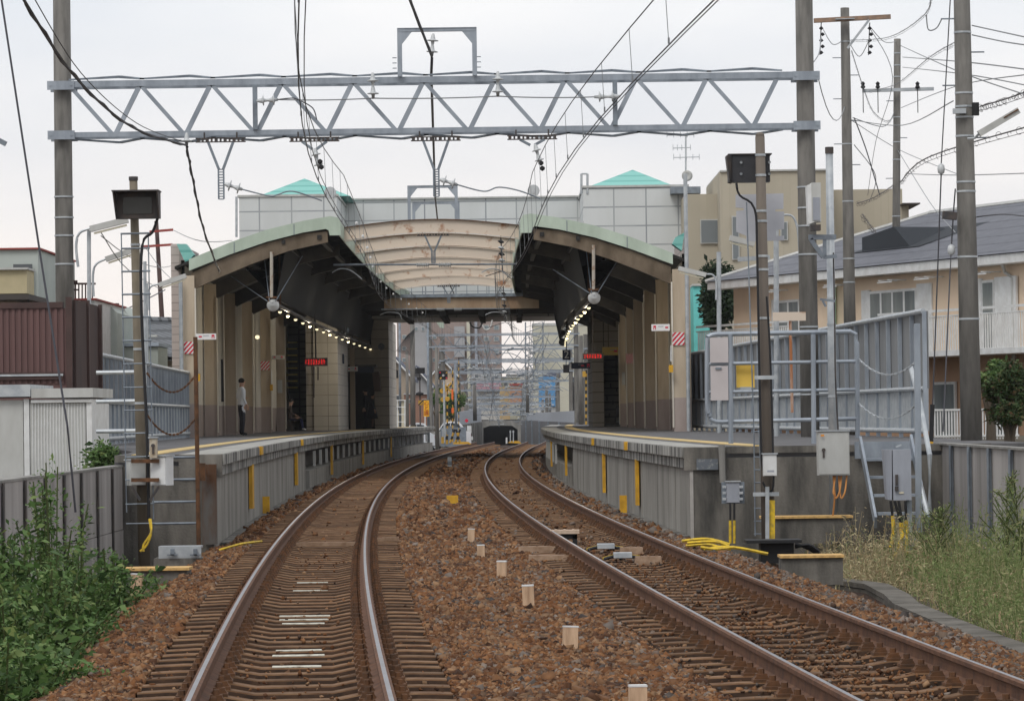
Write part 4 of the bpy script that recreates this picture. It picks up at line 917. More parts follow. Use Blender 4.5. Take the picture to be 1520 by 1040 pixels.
mb = MB(); mb.tube([W(43,442,79.8), W(40,452,79.8), W(30,458,80), W(28,470,80)], .035, 6); mb.build('downpipe', black, t)
t = simple_house('low white house with brown roof terrace railing behind the brown building', [('wall',60,142,446,700,102,8,white),('terrace_edge',60,143,443,445.5,101.9,8,redtrim)], (-13,102,-.6))
mb = MB()
for x in range(62, 142, 5): mb.tube([W(x,443,102), W(x,418 if x < 112 else 421,102)], .02, 4)
mb.build('railing_bar', brownpost, t); mb = MB(); mb.tube([W(28,418,102), W(115,418,102)], .04, 5); mb.tube([W(108,421,102), W(142,421,102)], .03, 5); mb.tube([W(60,430,102), W(116,430,102)], .025, 5); mb.build('railing_rail', brownpost, t)
mb = MB(); mb.prism([W(120,448,106), W(155,446,106), W(174,464,106), W(174,700,106), W(120,700,106)], (0,8,0)); o = mb.build('wall', lgrey, None, org=(-12,106,-.6))
tag(o, 'pale gabled house wall rising between the brown building and the signal pole', 'house'); o.name = 'gabled_house'
rtile = mat('grey roof tiles', (.14,.15,.165), brick=(.30,.28,.05,(.05,.055,.06)), rough=.5)
t = thing('tiled_roof_house', 'old house with grey tiled roof behind the left screen fence', 'house', W(215, 640, 118))
mb = MB(); mb.prism([W(176,482,116), W(262,474,116), W(262,700,116), W(176,700,116)], (0,.1,0)); 
a, b = W(176,522,114), W(262,530,114); c2, d2 = W(262,476,119), W(176,474,119)
mb = MB(); mb.quad(a, b, c2, d2); mb.quad(a-Vector((0,0,.12)), b-Vector((0,0,.12)), c2-Vector((0,0,.12)), d2-Vector((0,0,.12))); mb.build('roof', rtile, t)
mb = MB(); mb.tube([d2, c2], .13, 6); mb.build('ridge', rtile, t)
mb = MB(); mb.span(a.x, b.x, 114.6, 119, -.6, a.z-.13); mb.build('wall', bwall, t)
bp(204, 232, 497, 500, 113.5, .4, white, 'gutter', t)
t = thing('wooden_post', 'short brown post standing before the tiled roof', 'post', W(174, 520, 112)); mb = MB(); mb.tube([W(174,520,112), W(173.5,450,112)], .07, 8); mb.build('shaft', brownpost, t)
simple_house('flat pale blue roofed annex behind the left screen fence', [('wall',142,235,515,640,108,3,lgrey),('roof_sheet',140,236,509,514,107.9,3.2,mat('pale blue sheet', (.42,.48,.56)))], (-12,108,-.6))

# ================================================================== RIGHT APARTMENT HOUSE
t = thing('apartment_house', 'two storey peach apartment house with slate roof and white balconies', 'apartment house', (10, 97, -.6))
O2 = Vector((12.5, 89, 0)); fd = Vector((-.362, .932, 0)); fn_ = Vector((.932, .362, 0))     # along the front, into the building
def S(x):   # image column -> distance along the front
    k = (x-760)/5400; return (12.5-k*89)/(.362+k*.932)
def FP(s, n, z): return O2+fd*s+fn_*n+Vector((0,0,z))
def fbox(s0, s1, n0, n1, z0, z1, m, nm, par=None):
    mb = MB(); a = [FP(s0,n0,0), FP(s1,n0,0), FP(s1,n1,0), FP(s0,n1,0)]
    mb.prism([Vector((p.x,p.y,z0)) for p in a], (0,0,z1-z0)); return mb.build(nm, m, par or t)
peach = mat('peach render', (.76,.60,.45), (.68,.53,.39), scale=.7); peachd = mat('orange brown lower render', (.52,.33,.22), (.45,.28,.18), scale=.7)
slate = mat('slate roofing', (.165,.17,.195), (.12,.125,.145), scale=2, brick=(.9,.26,.02,(.07,.075,.09)), rough=.7)
s0, s1 = S(1620), S(1090)
fbox(s0, s1, 0, 8, 2.95, 5.15, peach, 'upper_wall'); fbox(s0, s1, .02, 8, -.6, 2.94, peachd, 'lower_wall')
fbox(s0, s1+.6, -.55, -.05, 5.14, 5.36, white, 'gutter_fascia'); fbox(s0, s1+.5, -.5, 8, 5.20, 5.30, offwhite, 'eave_board')
mb = MB(); zr = 7.15; e0, e1 = FP(s0,-.6,5.38), FP(s1+.6,-.6,5.38); q0, q1 = FP(s0,4.4,zr), FP(s1-3.8,4.4,zr); k1 = FP(s1+.6,8.6,5.38); k0 = FP(s0,8.6,5.38)
mb.add([e0,e1,q1,q0,k1,k0], [(0,1,2,3),(1,4,2),(4,5,3,2),(5,0,3)]); mb.build('roof', slate, t)
mb = MB(); mb.tube([q0, q1], .08, 6); mb.tube([q1, e1], .07, 6); mb.build('ridge_cap', offwhite, t)
mb = MB(); c = S(1300); a, b, e = FP(c-1.0,.8,5.9), FP(c+3.0,.8,5.9), FP(c+1.3,3.0,6.65); f = FP(c-1.6,3.0,6.65)
mb.add([a,b,e,f], [(0,1,2,3)]); mb.prism([FP(c-.6,.9,5.75), FP(c+2.5,.9,5.75), FP(c+2.5,.9,6.3), FP(c+.6,.9,6.5)], tuple(fn_*1.5)); mb.build('dormer', mat('dark slate gable', (.035,.04,.048)), t)
def win(x0, x1, z0, z1, n=2, sh=0):
    a, b = S(x1), S(x0); f = fbox(a, b, -.07, -.01, z0, z1, white, 'window_frame')
    for i in range(n):
        w = (b-a)/n; mb_ = fbox(a+w*i+.06, a+w*(i+1)-.06, -.078, -.071, z0+.07, z1-.07, mat('curtained pane', (.24,.27,.27), (.12,.14,.15), scale=1.2, streak=4, rough=.15, spec=.7), 'pane', t)
        mb_.parent = f
    if sh: fbox(b+.02, b+sh, -.06, -.01, z0-.02, z1+.04, white, 'shutter')
win(1295, 1364, 3.35, 4.75, 4, .5); win(1158, 1190, 3.3, 4.7, 2, .4); win(1462, 1480, 3.05, 4.8, 1); win(1388, 1420, .4, 2.3, 1); win(1480, 1510, .4, 2.3, 1)
fbox(S(1386), S(1364), -.05, -.01, 3.05, 4.85, white, 'shutter'); fbox(S(1514), S(1482), -.09, -.03, 3.05, 4.85, white, 'shutter'); fbox(S(1462), S(1452), -.09, -.03, 3.05, 4.85, white, 'shutter')
for xa_, xb_ in ((1620,1365),(1230,1090)):
    a, b = S(xa_), S(xb_); bal = fbox(a, b, -1.2, -.0, 2.92, 3.06, white, 'balcony')
    fbox(a, b, -1.2, -1.14, 4.02, 4.08, white, 'handrail', t).parent = bal; fbox(a, b, -1.2, -1.15, 3.90, 3.93, white, 'rail', t).parent = bal
    mb = MB(); n = int((b-a)/.12)
    for k in range(n): p = FP(a+k*.12, -1.18, 0); mb.box((p.x,p.y,3.48), (.035,.035,.84))
    mb.build('picket', white, t).parent = bal
for x in (1395, 1480, 1258, 1340, 1165):
    c = S(x); mb = MB()
    for k in (-.25, .25): mb.bar(FP(c+k,-.55,4.98), FP(c+k,-.0,4.98), .03, .03)
    mb.bar(FP(c-.4,-.5,4.93), FP(c+.4,-.5,4.93), .03, .03); mb.build('clothes_bracket', white, t)
mb = MB(); mb.tube([FP(S(1505),-.3,5.2), FP(S(1505)+.2,-.1,4.95), FP(S(1509),-.08,4.8), FP(S(1509),-.08,-.5)], .05, 6); mb.build('downpipe', offwhite, t)
fbox(S(1244), S(1241.5), -.2, -.05, 3, 5, mat('green pipe', (.15,.5,.2)), 'green_post')
# picket fence at foot
t2 = thing('picket_fence', 'low white picket fence beside the thick pole at right', 'fence', W(1450, 655, 75)); mb = MB()
for k in range(30): x = 1388+k*4.2; p = W(x, 655, 75); mb.box((p.x, 75, 1.28), (.03,.02,.62))
mb.build('picket', white, t2); mb = MB()
for z in (1.02, 1.56): mb.span(XAT(1386,75), XAT(1512,75), 74.97, 75.03, z, z+.04)
mb.build('rail', white, t2)
t = thing('terrace_ground', '', '', (0,0,0)); bpy.data.objects.remove(t)
mb = MB(); mb.span(6.3, 30, 54, 140, -.6, .95) if False else mb.span(7.6, 30, 56, 86, -.6, .96); struct(mb, 'raised_ground', soil)

# beige office block, right of the station
buff = mat('ribbed buff wall', (.45,.405,.32), (.40,.36,.285), scale=.6, brick=(.30,30,.02,(.41,.37,.29))); 
t = thing('office_block', 'buff ribbed office block with stepped roofline behind the right canopy', 'office block', W(1180, 640, 145))
for nm, x0, x1, yt, D, d in (('low_wing',1020,1072,288,146,8),('tower',1071,1236,254,144,10),('right_wing',1235,1342,281,147,8)): bp(x0, x1, yt, 660, D, d, buff, nm, t)
bp(1069, 1237, 251.5, 254, 143.9, 10, offwhite, 'parapet', t); bp(1340, 1366, 301, 303, 146, 4, darkst, 'canopy_edge', t); bp(1340, 1349, 303, 330, 147, 4, buff, 'end_pier', t)
for x0, x1, y0, y1, D in ((1041,1066,327,360,145.9),(1088,1096,322,384,143.9),(1160,1168,330,355,143.9),(1044,1064,412,440,145.9)):
    f = bp(x0-1.5, x1+1.5, y0-1.5, y1+1.5, D, .08, offwhite, 'window_frame', t); g_ = bp(x0, x1, y0, y1, D-.01, .008, mat('grey pane', (.17,.19,.20), rough=.2), 'pane', t); g_.parent = f
bp(996, 1040, 277, 287, 149, 3, galvd, 'roof_plant', t)
t = simple_house('narrow turquoise shed standing behind the right canopy pillar', [('wall',1030,1058,424,600,120,2,mat('turquoise sheet', (.18,.62,.60), (.14,.52,.50), scale=2)),('roof',1028,1060,421,424,119.9,2.2,offwhite)], (6,120,-.6)); 

# ================================================================== POLES AND LAMPS
def pole(name, label, cat, x0, y0, x1, y1, w0, w1, D, m=concpole, bands=(), cap=None, grp=None, steps=()):
    a, b = W(x0, y0, D), W(x1, y1, D); t = thing(name, label, cat, b, grp)
    mb = MB(); mb.tube([b-Vector((0,0,.5)), a], [w1*D/10800, w0*D/10800], 18); mb.build('shaft', m, t, smooth=True)
    for y in bands:
        u = (y-y0)/(y1-y0); p = a.lerp(b, u); r = (w0+(w1-w0)*u)*D/10800+.006; mb = MB(); mb.cyl(p, p+Vector((0,0,.03)), r, n=18); mb.build('band', galvl, t)
    for i, y in enumerate(steps):
        u = (y-y0)/(y1-y0); p = a.lerp(b, u); s_ = 1 if i%2 else -1; mb = MB(); mb.tube([p, p+Vector((s_*(w1*D/10800+.16),0,0))], .012, 5); mb.build('step_bolt', galvd, t)
    if cap: mb = MB(); r = w0*D/10800*1.15; mb.cyl(a, a+Vector((0,0,cap)), r, n=18); mb.build('cap', darkst, t)
    return t, a, b
tA, a, b = pole('utility_pole', 'concrete utility pole with a rusty wooden crossarm near its top', 'utility pole', 1254, 12, 1264, 640, 13, 20, 92, bands=(63,215,300,385,420), steps=(86,112,147,180,214,245))
mb = MB(); mb.bar(W(1208,31,91.7), W(1322,25,91.7), .11, .11); mb.build('crossarm', mat('weathered wood arm', (.34,.22,.15), (.20,.15,.12), scale=6), tA)
mb = MB(); mb.bar(W(1290,30,91.6), W(1258,72,91.6), .04, .06); mb.bar(W(1240,29,91.6), W(1268,28,91.6), .14, .02); mb.build('brace', galvl, tA)
for x in (1219, 1291):
    mb = MB(); 
    for k in range(5): mb.lathe([(.01,-.05),(.06,-.01),(.02,.04)], W(x+(k%2)*2, 42+k*9, 91.6), 8)
    mb.tube([W(x,34,91.6), W(x-2,82,91.6)], .014, 5); mb.build('insulator_string', black, tA)
tB, a, b = pole('utility_pole', 'thinner concrete utility pole with a grey steel crossarm', 'utility pole', 1332, 58, 1328, 640, 10, 14, 99, bands=(80,98,115,175,212,238,322,340,358,415), steps=(150,205,265))
mb = MB(); mb.bar(W(1280,135,98.7), W(1386,132,98.7), .09, .09); mb.build('crossarm', galvl, tB)
for x in (1281, 1303, 1362): mb = MB(); c = W(x, 132, 98.6); mb.lathe([(.02,0),(.07,.04),(.04,.1),(.06,.15),(.01,.2)], c, 8); mb.tube([c, c-Vector((0,0,.65))], .012, 4); mb.build('insulator', black, tB)
tC, a, b = pole('utility_pole', 'thick concrete utility pole at far right with steel bands and steps', 'utility pole', 1427, -30, 1443, 680, 24, 33, 57, bands=(50,140,160,176,204,272,286,383,475), steps=(28,78,127,205))
mb = MB(); c = W(1448, 162, 56.8); mb.box(c, (.10,.12,.2)); mb.build('junction_box', black, tC); mb = MB(); mb.box(W(1424,165,56.8), (.2,.1,.08)); mb.build('bracket', galvl, tC)
t = thing('street_light', 'long tube street light pointing up to the right from the thick pole', 'street light', W(1450, 200, 56.7))
a, b = W(1453, 199, 56.7), W(1512, 164, 56.7); mb = MB(); mb.bar(a, b, .10, .11, (0,1,0)); mb.build('housing', offwhite, t)
mb = MB(); mb.bar(a.lerp(b,.62)+Vector((0,-.06,.02)), a.lerp(b,.98)+Vector((0,-.06,.02)), .02, .03, (0,1,0)); mb.build('tube_end', rust, t); mb = MB(); mb.tube([W(1436,206,56.8), W(1447,205,56.8), a], .02, 6); mb.build('arm', galvl, t)
t = thing('street_light', 'small dark flood light on the left of the thick pole', 'street light', W(1410, 320, 57)); mb = MB(); mb.bar(W(1399,319,56.8), W(1420,321,56.8), .12, .13, (0,1,0)); mb.build('housing', darkst, t)
tD, a, b = pole('utility_pole', 'dark leaning utility pole with rusty crossarms behind the left fence', 'utility pole', 232, 328, 250, 620, 6, 9, 125, m=brownpost, bands=(480,495,520,530))
mb = MB(); mb.bar(W(222,344,124.7), W(257,341,124.7), .08, .08); mb.bar(W(212,366,124.7), W(256,363,124.7), .08, .08); mb.build('crossarm', redtrim, tD)
# portal pole hardware is on the portal; far left nub lamp
mb = MB(); mb.bar(W(-12,203,50), W(9,214,50), .07, .05, (0,1,0)); tag(mb.build('street_light', galvd, org=W(0,208,50)), 'tip of a grey lamp entering at the left edge', 'street light')
# platform lamp posts
def lamp_post(xp, yt, yb, w, arm, fx, D, label, m=galvl):
    t = thing('lamp_post', label, 'lamp post', W(xp, yb, D), 'tube lamps on posts along the platforms')
    mb = MB(); mb.cyl(W(xp+1,yb,D), W(xp,yt,D), w*D/10800, n=10); mb.build('post', m, t)
    mb = MB(); mb.tube(smooth_path([W(x, y, D-.1) for x, y in arm], 4), .025, 6); mb.build('arm', galvl, t)
    (x0, y0), (x1, y1) = fx; a, b = W(x0, y0, D-.1), W(x1, y1, D-.1); mb = MB(); mb.bar(a, b, .11, .13, (0,1,0)); h = mb.build('housing', offwhite, t)
    mb = MB(); dz = Vector((0,0,-.095)); mb.bar(a.lerp(b,.1)+dz, a.lerp(b,.97)+dz, .035, .035); mb.build('tube', mat('lamp tube', (.85,.80,.62), rough=.3), t).parent = h
lamp_post(132, 342, 660, 6, ((116,396),(113,365),(118,346),(134,339)), ((134,340),(190,326)), 66, 'first tube lamp post, beside the thick portal pole at left')
lamp_post(215, 388, 660, 5, ((139,440),(138,408),(143,392),(158,384)), ((157,385),(197,371)), 76, 'second tube lamp at left, partly behind the signal pole')
lamp_post(218, 420, 655, 4, ((221,460),(221,432),(226,424),(236,422)), ((236,423),(276,409)), 88, 'third and smallest tube lamp at left, by the canopy')
lamp_post(1067, 374, 655, 7, ((1063,445),(1063,418),(1058,408),(1048,407)), ((1048,408),(1007,398)), 90, 'tube lamp post at right beside the canopy corner')
lamp_post(1152, 320, 655, 8, ((1187,378),(1184,340),(1176,321),(1162,319)), ((1120,362),(1083,353)), 74, 'tube lamp post at right behind the stepped grey sign')

# ------------------------------------------------------------------ left signal pole group
tS, a, b = pole('signal_pole', 'slim concrete pole at left carrying a black display and a ladder', 'signal pole', 198, 268, 215, 822, 12, 18, 47.2, m=mat('tan concrete pole', (.20,.17,.125), (.12,.10,.075), scale=3, streak=8), bands=(290,365,520,600), cap=.05)
mb = MB()
mb.tube([W(180,347,47), W(188,760,47)], .008, 4); mb.tube([W(220,347,47), W(228,770,47)], .008, 4); mb.build('ladder_side', galvd, tS)
for y in (347,369,403,437,471,506,540,575,609,643,678,712,748,777):
    mb = MB(); w_ = (y-347)/430*8; mb.tube([W(180+w_-1,y,47), W(222+w_,y-1,47)], .014 if y < 520 else .010, 6); mb.build('rung', galvd, tS)
mb = MB(); mb.tube(smooth_path([W(234,324,47), W(226,345,47), W(211,365,47), W(210,460,46.98), W(218,640,46.98), W(221,770,46.98)], 4), .02, 6); mb.build('cable', black, tS)
t = thing('platform_display', 'black train departure display with hood on top of the left signal pole', 'display', W(204, 303, 47))
X0, X1 = XAT(171, 47, 300), XAT(238, 47, 300); z0, z1 = ZAT(204,325,47), ZAT(204,283,47)
mb = MB(); mb.span(X0+.03, X1-.03, 46.92, 47.05, z0, z1-.03); mb.build('case', darkst, t)
mb = MB(); mb.span(X0+.11, X1-.10, 46.905, 46.918, z0+.06, z1-.09); mb.build('screen', mat('dim display glass', (.06,.06,.055), rough=.25), t)
mb = MB(); mb.span(X0-.01, X1+.01, 46.65, 47.06, z1-.028, z1-.01); mb.prism([(X0,46.65,z1-.03),(X0,47.05,z1-.03),(X0,47.05,z0),(X0+.02,46.85,z0)], (.02,0,0)); mb.prism([(X1,46.65,z1-.03),(X1,47.05,z1-.03),(X1,47.05,z0),(X1,46.85,z0)], (-.02,0,0)); mb.build('hood', darkst, t)
def cabinet(name, label, x0, x1, y0, y1, D, d, m, cat='cabinet', rz=0, lid=True, handle=None, grp=None):
    c = W((x0+x1)/2, (y0+y1)/2, D); w = (x1-x0)*D/5400; h = (y1-y0)*D/5400; t = thing(name, label, cat, (c.x, D, c.z-h/2), grp)
    R = Matrix.Rotation(rz, 3, 'Z'); mb = MB(); mb.box((c.x, D+d/2, c.z), (w, d, h), rz); mb.build('case', m, t)
    q = Vector((c.x, D+d/2, c.z))
    if lid:
        mb = MB(); mb.box(q+R@Vector((0,-d/2-.008,0)), (w*.95,.012,h*.95), rz); mb.build('door', m, t); mb = MB(); mb.box(q+R@Vector((0,-.01,h/2+.008)), (w+.03,d+.05,.014), rz); mb.build('top_cover', galvl, t)
    if handle:
        mb = MB(); mb.box(q+R@Vector((handle[0]*w, -d/2-.025, handle[1]*h)), (.025,.02,.09), rz); mb.cyl(q+R@Vector((handle[0]*w,-d/2-.02,handle[1]*h+.06)), q+R@Vector((handle[0]*w,-d/2-.04,handle[1]*h+.06)), .025, n=10); mb.build('handle', darkst, t)
    return t
cabinet('cabinet', 'pale grey cabinet on the left of the signal pole at rail level', 188, 212, 683, 720, 47.0, .18, offwhite, rz=.5, grp='paired cabinets on the left signal pole')
cabinet('cabinet', 'white cabinet on the right of the left signal pole, with a small label', 226, 253, 677, 720, 46.9, .18, white, rz=-.45, grp='paired cabinets on the left signal pole')
cabinet('telephone_box', 'small beige box with dark handset slot on the left signal pole', 222, 233, 650, 680, 46.8, .10, mat('aged beige box', (.50,.46,.38), (.36,.27,.18), scale=9), handle=(0,-.1), cat='box')
t = thing('pole_bracket', 'rusty brackets clamping the cabinets to the left signal pole', 'bracket', W(215, 715, 47)); 
for y in (684, 712): mb = MB(); mb.bar(W(195,y,46.85), W(236,y,46.85), .05, .05); mb.build('arm', rust, t)
mb = MB(); mb.bar(W(196,722,46.9), W(208,742,46.9), .03, .03); mb.bar(W(236,722,46.9), W(222,742,46.9), .03, .03); mb.build('strut', darkst, t)
for k, lab in ((0, 'outer'), (5, 'inner')):
    wire('conduit', 'yellow conduit curving to the foot of the left signal pole, %s' % lab, smooth_path([W(222+k*.3,770,46.9), W(224,790,46.8), W(218-k,808,46.8), W(208+k,818,46.8)], 4), .016, seg=1, m=yelpipe, cat='conduit')
wire('conduit', 'yellow conduit among the leaves behind the white topped stake', smooth_path([W(178,872,40), W(190,884,40), W(200,896,40)], 4), .02, seg=1, m=yelpipe, cat='conduit')
# ladder of rungs and rusty post at the platform end
t = thing('rung_ladder', 'horizontal rungs between the signal pole and the rusty post at left', 'ladder', W(260, 800, 49.6))
for y in (678,711,744,776): mb = MB(); mb.tube([W(226,y+1,49.6), W(292,y,49.6)], .018, 7); mb.build('rung', galvd, t)
mb = MB(); mb.tube([W(290,500,49.5), W(295,815,49.5)], .03, 8); mb.build('post', rust, t)
mb = MB(); mb.box(W(311,748,50.1), (.20,.10,1.1)); mb.build('backing_plate', mat('rust stained concrete edge', (.13,.12,.11), (.11,.055,.03), scale=3, streak=3, thresh=(.45,.6)), t)
mb = MB(); mb.box(W(300,700,49.9), (.09,.08,.24)); mb.build('hinge_plate', rust, t)
def chain(p, q, sag, label, m=rust):
    p, q = Vector(p), Vector(q); mb = MB(); n = 26; P = []
    for i in range(n+1): u = i/n; v = p.lerp(q, u); v.z -= sag*4*u*(1-u); P.append(v)
    for i in range(n):
        a, b = P[i], P[i+1]; mb.bar(a, b, .028 if i%2 else .012, .012 if i%2 else .028)
    tag(mb.build('chain', m, org=p), label, 'chain')
chain(W(218,553,49), W(289,558,49.5), .24, 'upper rusty chain from the signal pole to the rusty post'); chain(W(218,615,49), W(289,622,49.5), .24, 'lower rusty chain from the signal pole to the rusty post')
t = thing('pipe_handrail', 'grey pipe rails between brown building and left signal pole', 'handrail', W(175, 640, 52))
for y in (553, 596, 640): mb = MB(); mb.tube([W(143,y,52), W(206,y-1,52)], .03, 8); mb.build('rail', galvl, t)
t = thing('steel_channel', 'pale steel channel frame on a concrete pad at the foot of the left signal pole', 'steel frame', W(268, 822, 46)); D = 46
mb = MB(); a, b = W(237,815,D), W(300,813,D); mb.box(((a.x+b.x)/2, D, a.z+.03), (b.x-a.x, .3, .025)); mb.box(((a.x+b.x)/2, D-.14, a.z-.05), (b.x-a.x, .02, .14)); mb.build('channel', galvl, t)
mb = MB(); mb.box(W(265,838,D)+Vector((0,.1,0)), (.6,.5,.18)); mb.build('concrete_pad', concdark, t)
for x in (256, 290): mb = MB(); mb.box(W(x,819,D-.2), (.05,.04,.08)); mb.box(W(x,823,D-.2), (.13,.04,.015)); mb.build('bolt_clamp', galvd, t)
grat = mat('yellow grating', (.66,.42,.16), (.48,.30,.12), scale=18, thresh=(.45,.6))
def slab(x0, x1, yt, yb, ybase, D, label):
    t = thing('trough_lid', label, 'trough lid', W((x0+x1)/2, ybase, D)); a, b = W(x0, yt, D), W(x1, yt, D); z = a.z
    mb = MB(); mb.box(((a.x+b.x)/2, D+.2, z), (b.x-a.x, .5, .03)); mb.build('yellow_lid', grat, t); zb = ZAT(x0, ybase, D); mb = MB(); mb.box(((a.x+b.x)/2, D+.22, (z+zb)/2-.02), ((b.x-a.x)*.96, .45, z-zb)); mb.build('concrete_box', concdark, t)
slab(178, 281, 845, 847, 880, 41, 'yellow grated lid on a dark concrete box beside the left ballast')
slab(1158, 1253, 826, 831, 866, 43, 'orange lid on a dark concrete box at the right ballast edge')
slab(1130, 1266, 768, 770, 805, 49.5, 'long orange lid at the foot of the right end wall')
t = thing('cable_trough', 'grey concrete trough running along the foot of the left wall', 'cable trough', (-4.95, 40, -.5)); mb = MB(); mb.prism([(-4.6,48.5,-.42),(-4.9,48.5,-.42),(-5.25,36,-.42),(-4.9,36,-.42)], (0,0,-.25)); mb.build('lid', conc, t)
wire('conduit', 'yellow and black conduit lying from the platform corner to the left rail', smooth_path([W(322,817,48.5), W(345,810,48.7), W(362,806,49), W(388,803,50)], 4), .018, seg=1, m=yelpipe, cat='conduit')

# ================================================================== RIGHT EQUIPMENT GROUP
tR, a, b = pole('signal_pole', 'concrete pole at right with rounded top carrying a display seen from behind', 'signal pole', 1128, 203, 1141, 800, 14, 21, 48, m=mat('grey brown pole', (.17,.145,.12), (.12,.10,.085), scale=3, streak=9), bands=(232,262,315,330,382,402,474))
mb = MB(); mb.lathe([(.062,-.02),(.058,.03),(.035,.055),(.001,.062)], a, 14); mb.build('round_cap', MATS['grey brown pole'], tR)
mb = MB(); mb.tube(smooth_path([W(1093,272,47.85), W(1098,290,47.85), W(1120,310,47.85), W(1124,380,47.85), W(1129,640,47.85), W(1133,698,47.85)], 4), .016, 6); mb.tube(smooth_path([W(1138,440,47.85), W(1143,520,47.85), W(1147,650,47.85), W(1148,720,47.85), W(1140,728,47.85), W(1132,715,47.85)], 4), .014, 6); mb.build('cable', black, tR)
mb = MB(); mb.box(W(1137,560,47.85), (.30,.05,.05)); mb.box(W(1137,733,47.85), (.34,.05,.05)); mb.build('clamp_bar', galvl, tR)
t = thing('platform_display', 'dark display box seen from behind on the right signal pole', 'display', W(1114, 250, 48.2)); D = 48.15
mb = MB(); mb.span(XAT(1086,D), XAT(1148,D), D, D+.22, ZAT(1114,270,D), ZAT(1114,230,D)); mb.build('case', mat('charcoal case', (.03,.032,.038), (.045,.045,.05), scale=5, rough=.5), t)
mb = MB(); mb.prism([W(1078,231,D-.12), W(1087,229,D), W(1087,271,D), W(1083,270,D-.12)], (.0,.3,0)); mb.span(XAT(1086,D), XAT(1151,D), D-.03, D+.4, ZAT(1114,229.5,D), ZAT(1114,228,D)); mb.build('hood', darkst, t)
for x in (1100, 1142):
    for y in (241, 258): mb = MB(); c = W(x, y, D-.01); mb.lathe([(.02,-.02),(.02,.0),(.001,.0)], c, 8, (0,1,0)); mb.build('bolt', galvl, t)
t = thing('route_sign', 'stepped grey metal sign board behind the right signal pole', 'sign', W(1128, 340, 49)); D = 49
mb = MB(); o = [(1092,289),(1163,287),(1163,310),(1151,311),(1151,314),(1164,314),(1164,340),(1152,341),(1152,350),(1164,350),(1164,357),(1108,358),(1108,350),(1093,344),(1093,313),(1104,312),(1104,309),(1092,308)]
mb.prism([W(x, y, D) for x, y in o], (0,.03,0)); mb.build('board', mat('grey sheet back', (.52,.53,.57), (.45,.46,.50), scale=2), t)
mb = MB(); mb.bar(W(1095,385,D-.3), W(1143,382,D-.3), .05, .06); mb.build('bracket', galvl, t)
# pipe post with equipment
tP, a, b = pole('pipe_post', 'grey steel pipe post with black cap carrying a radio unit at right', 'pipe post', 1231, 228, 1238, 770, 11, 14, 50.6, m=galvl, bands=(445,483,590), cap=.09)
mb = MB(); mb.tube(smooth_path([W(1237,375,50.4), W(1239,480,50.4), W(1240,560,50.4), W(1244,640,50.4)], 4), .012, 5); mb.build('cable', darkst, tP)
t = thing('radio_unit', 'white radio box with grey door mounted beside the pipe post', 'radio unit', W(1210, 345, 50.2)); D = 50.2
mb = MB(); mb.prism([W(1198,275,D), W(1210,271,D), W(1210,329,D), W(1200,333,D)], (0,.3,0)); mb.build('side_shell', white, t)
mb = MB(); mb.span(XAT(1209,D), XAT(1223,D), D, D+.3, ZAT(1216,329,D), ZAT(1216,271,D)); mb.build('body', offwhite, t)
mb = MB(); mb.span(XAT(1211,D), XAT(1221,D), D-.012, D-.002, ZAT(1216,327,D), ZAT(1216,293,D)); mb.build('door', bluegrey, t)
mb = MB(); mb.box(W(1210,338,D), (.14,.2,.08)); mb.build('plug', darkst, t)
mb = MB(); mb.bar(W(1200,352,D), W(1241,352,D), .06, .07); mb.bar(W(1203,355,D), W(1222,382,D), .06, .06); mb.bar(W(1222,382,D), W(1242,380,D), .05, .05); mb.bar(W(1224,355,D), W(1224,380,D), .05, .05); mb.build('bracket', galvd, t)
t = thing('wire_hook', 'small grey clamp on the pipe post above the fence', 'clamp', W(1228, 450, 50.4)); mb = MB(); mb.bar(W(1217,444,50.4), W(1240,447,50.4), .025, .03); mb.bar(W(1221,446,50.4), W(1226,455,50.4), .04, .03); mb.build('arm', galvd, t)
# big cabinet etc
t = cabinet('cabinet', 'large pale cabinet with key lock in front of the right end wall', 1214, 1261, 640, 705, 49.4, .22, offwhite, handle=(-.32,-.02))
mb = MB(); c = W(1221,646,49.35); mb.box(c, (.045,.006,.025)); mb.build('orange_label', mat('orange label', (.75,.28,.03)), t)
t = cabinet('meter_box', 'small white meter box strapped to the right signal pole', 1133, 1153, 674, 706, 47.6, .12, white); mb = MB(); mb.box(W(1144,699,47.5), (.09,.01,.025)); mb.build('nameplate', bluegrey, t)
t = cabinet('junction_box', 'grey junction box with latches low on the right end wall', 1078, 1098, 715, 746, 50.8, .14, bluegrey)
mb = MB()
for x in (1075, 1100):
    for y in (722, 731, 740): mb.box(W(x,y,50.8), (.05,.06,.035))
mb.build('latch', galvl, t); mb = MB(); mb.box(W(1088,731,50.95), (.32,.03,.30)); mb.build('back_plate', galvd, t)
for x, lab in ((1084,'left'),(1090,'right')):
    t = thing('conduit', 'vertical conduit under the grey junction box, the %s one of the pair' % lab, 'conduit', W(x, 805, 50.8), 'conduits under the junction box')
    mb = MB(); mb.tube([W(x,746,50.8), W(x,772,50.8)], .014, 6); mb.build('black_sleeve', black, t); mb = MB(); mb.tube([W(x,772,50.8), W(x,806,50.8)], .02, 6); mb.build('yellow_sleeve', yelpipe, t)
mb = MB(); c0, c1 = W(1146,742,47.85), W(1146,800,47.85); mb.bar(c0, c1, .075, .03, (0,1,0)); tag(mb.build('cable_guard', yelpipe, org=c1), 'yellow cable guard at the foot of the right signal pole', 'cable guard')
mb = MB()
for x in (1139,): mb.bar(W(x,722,47.8), W(x,800,47.8), .05, .03, (0,1,0))
tag(mb.build('cable_guard', galvl, org=W(1139,800,47.8)), 'grey cable guard beside the yellow one at the right signal pole', 'cable guard')
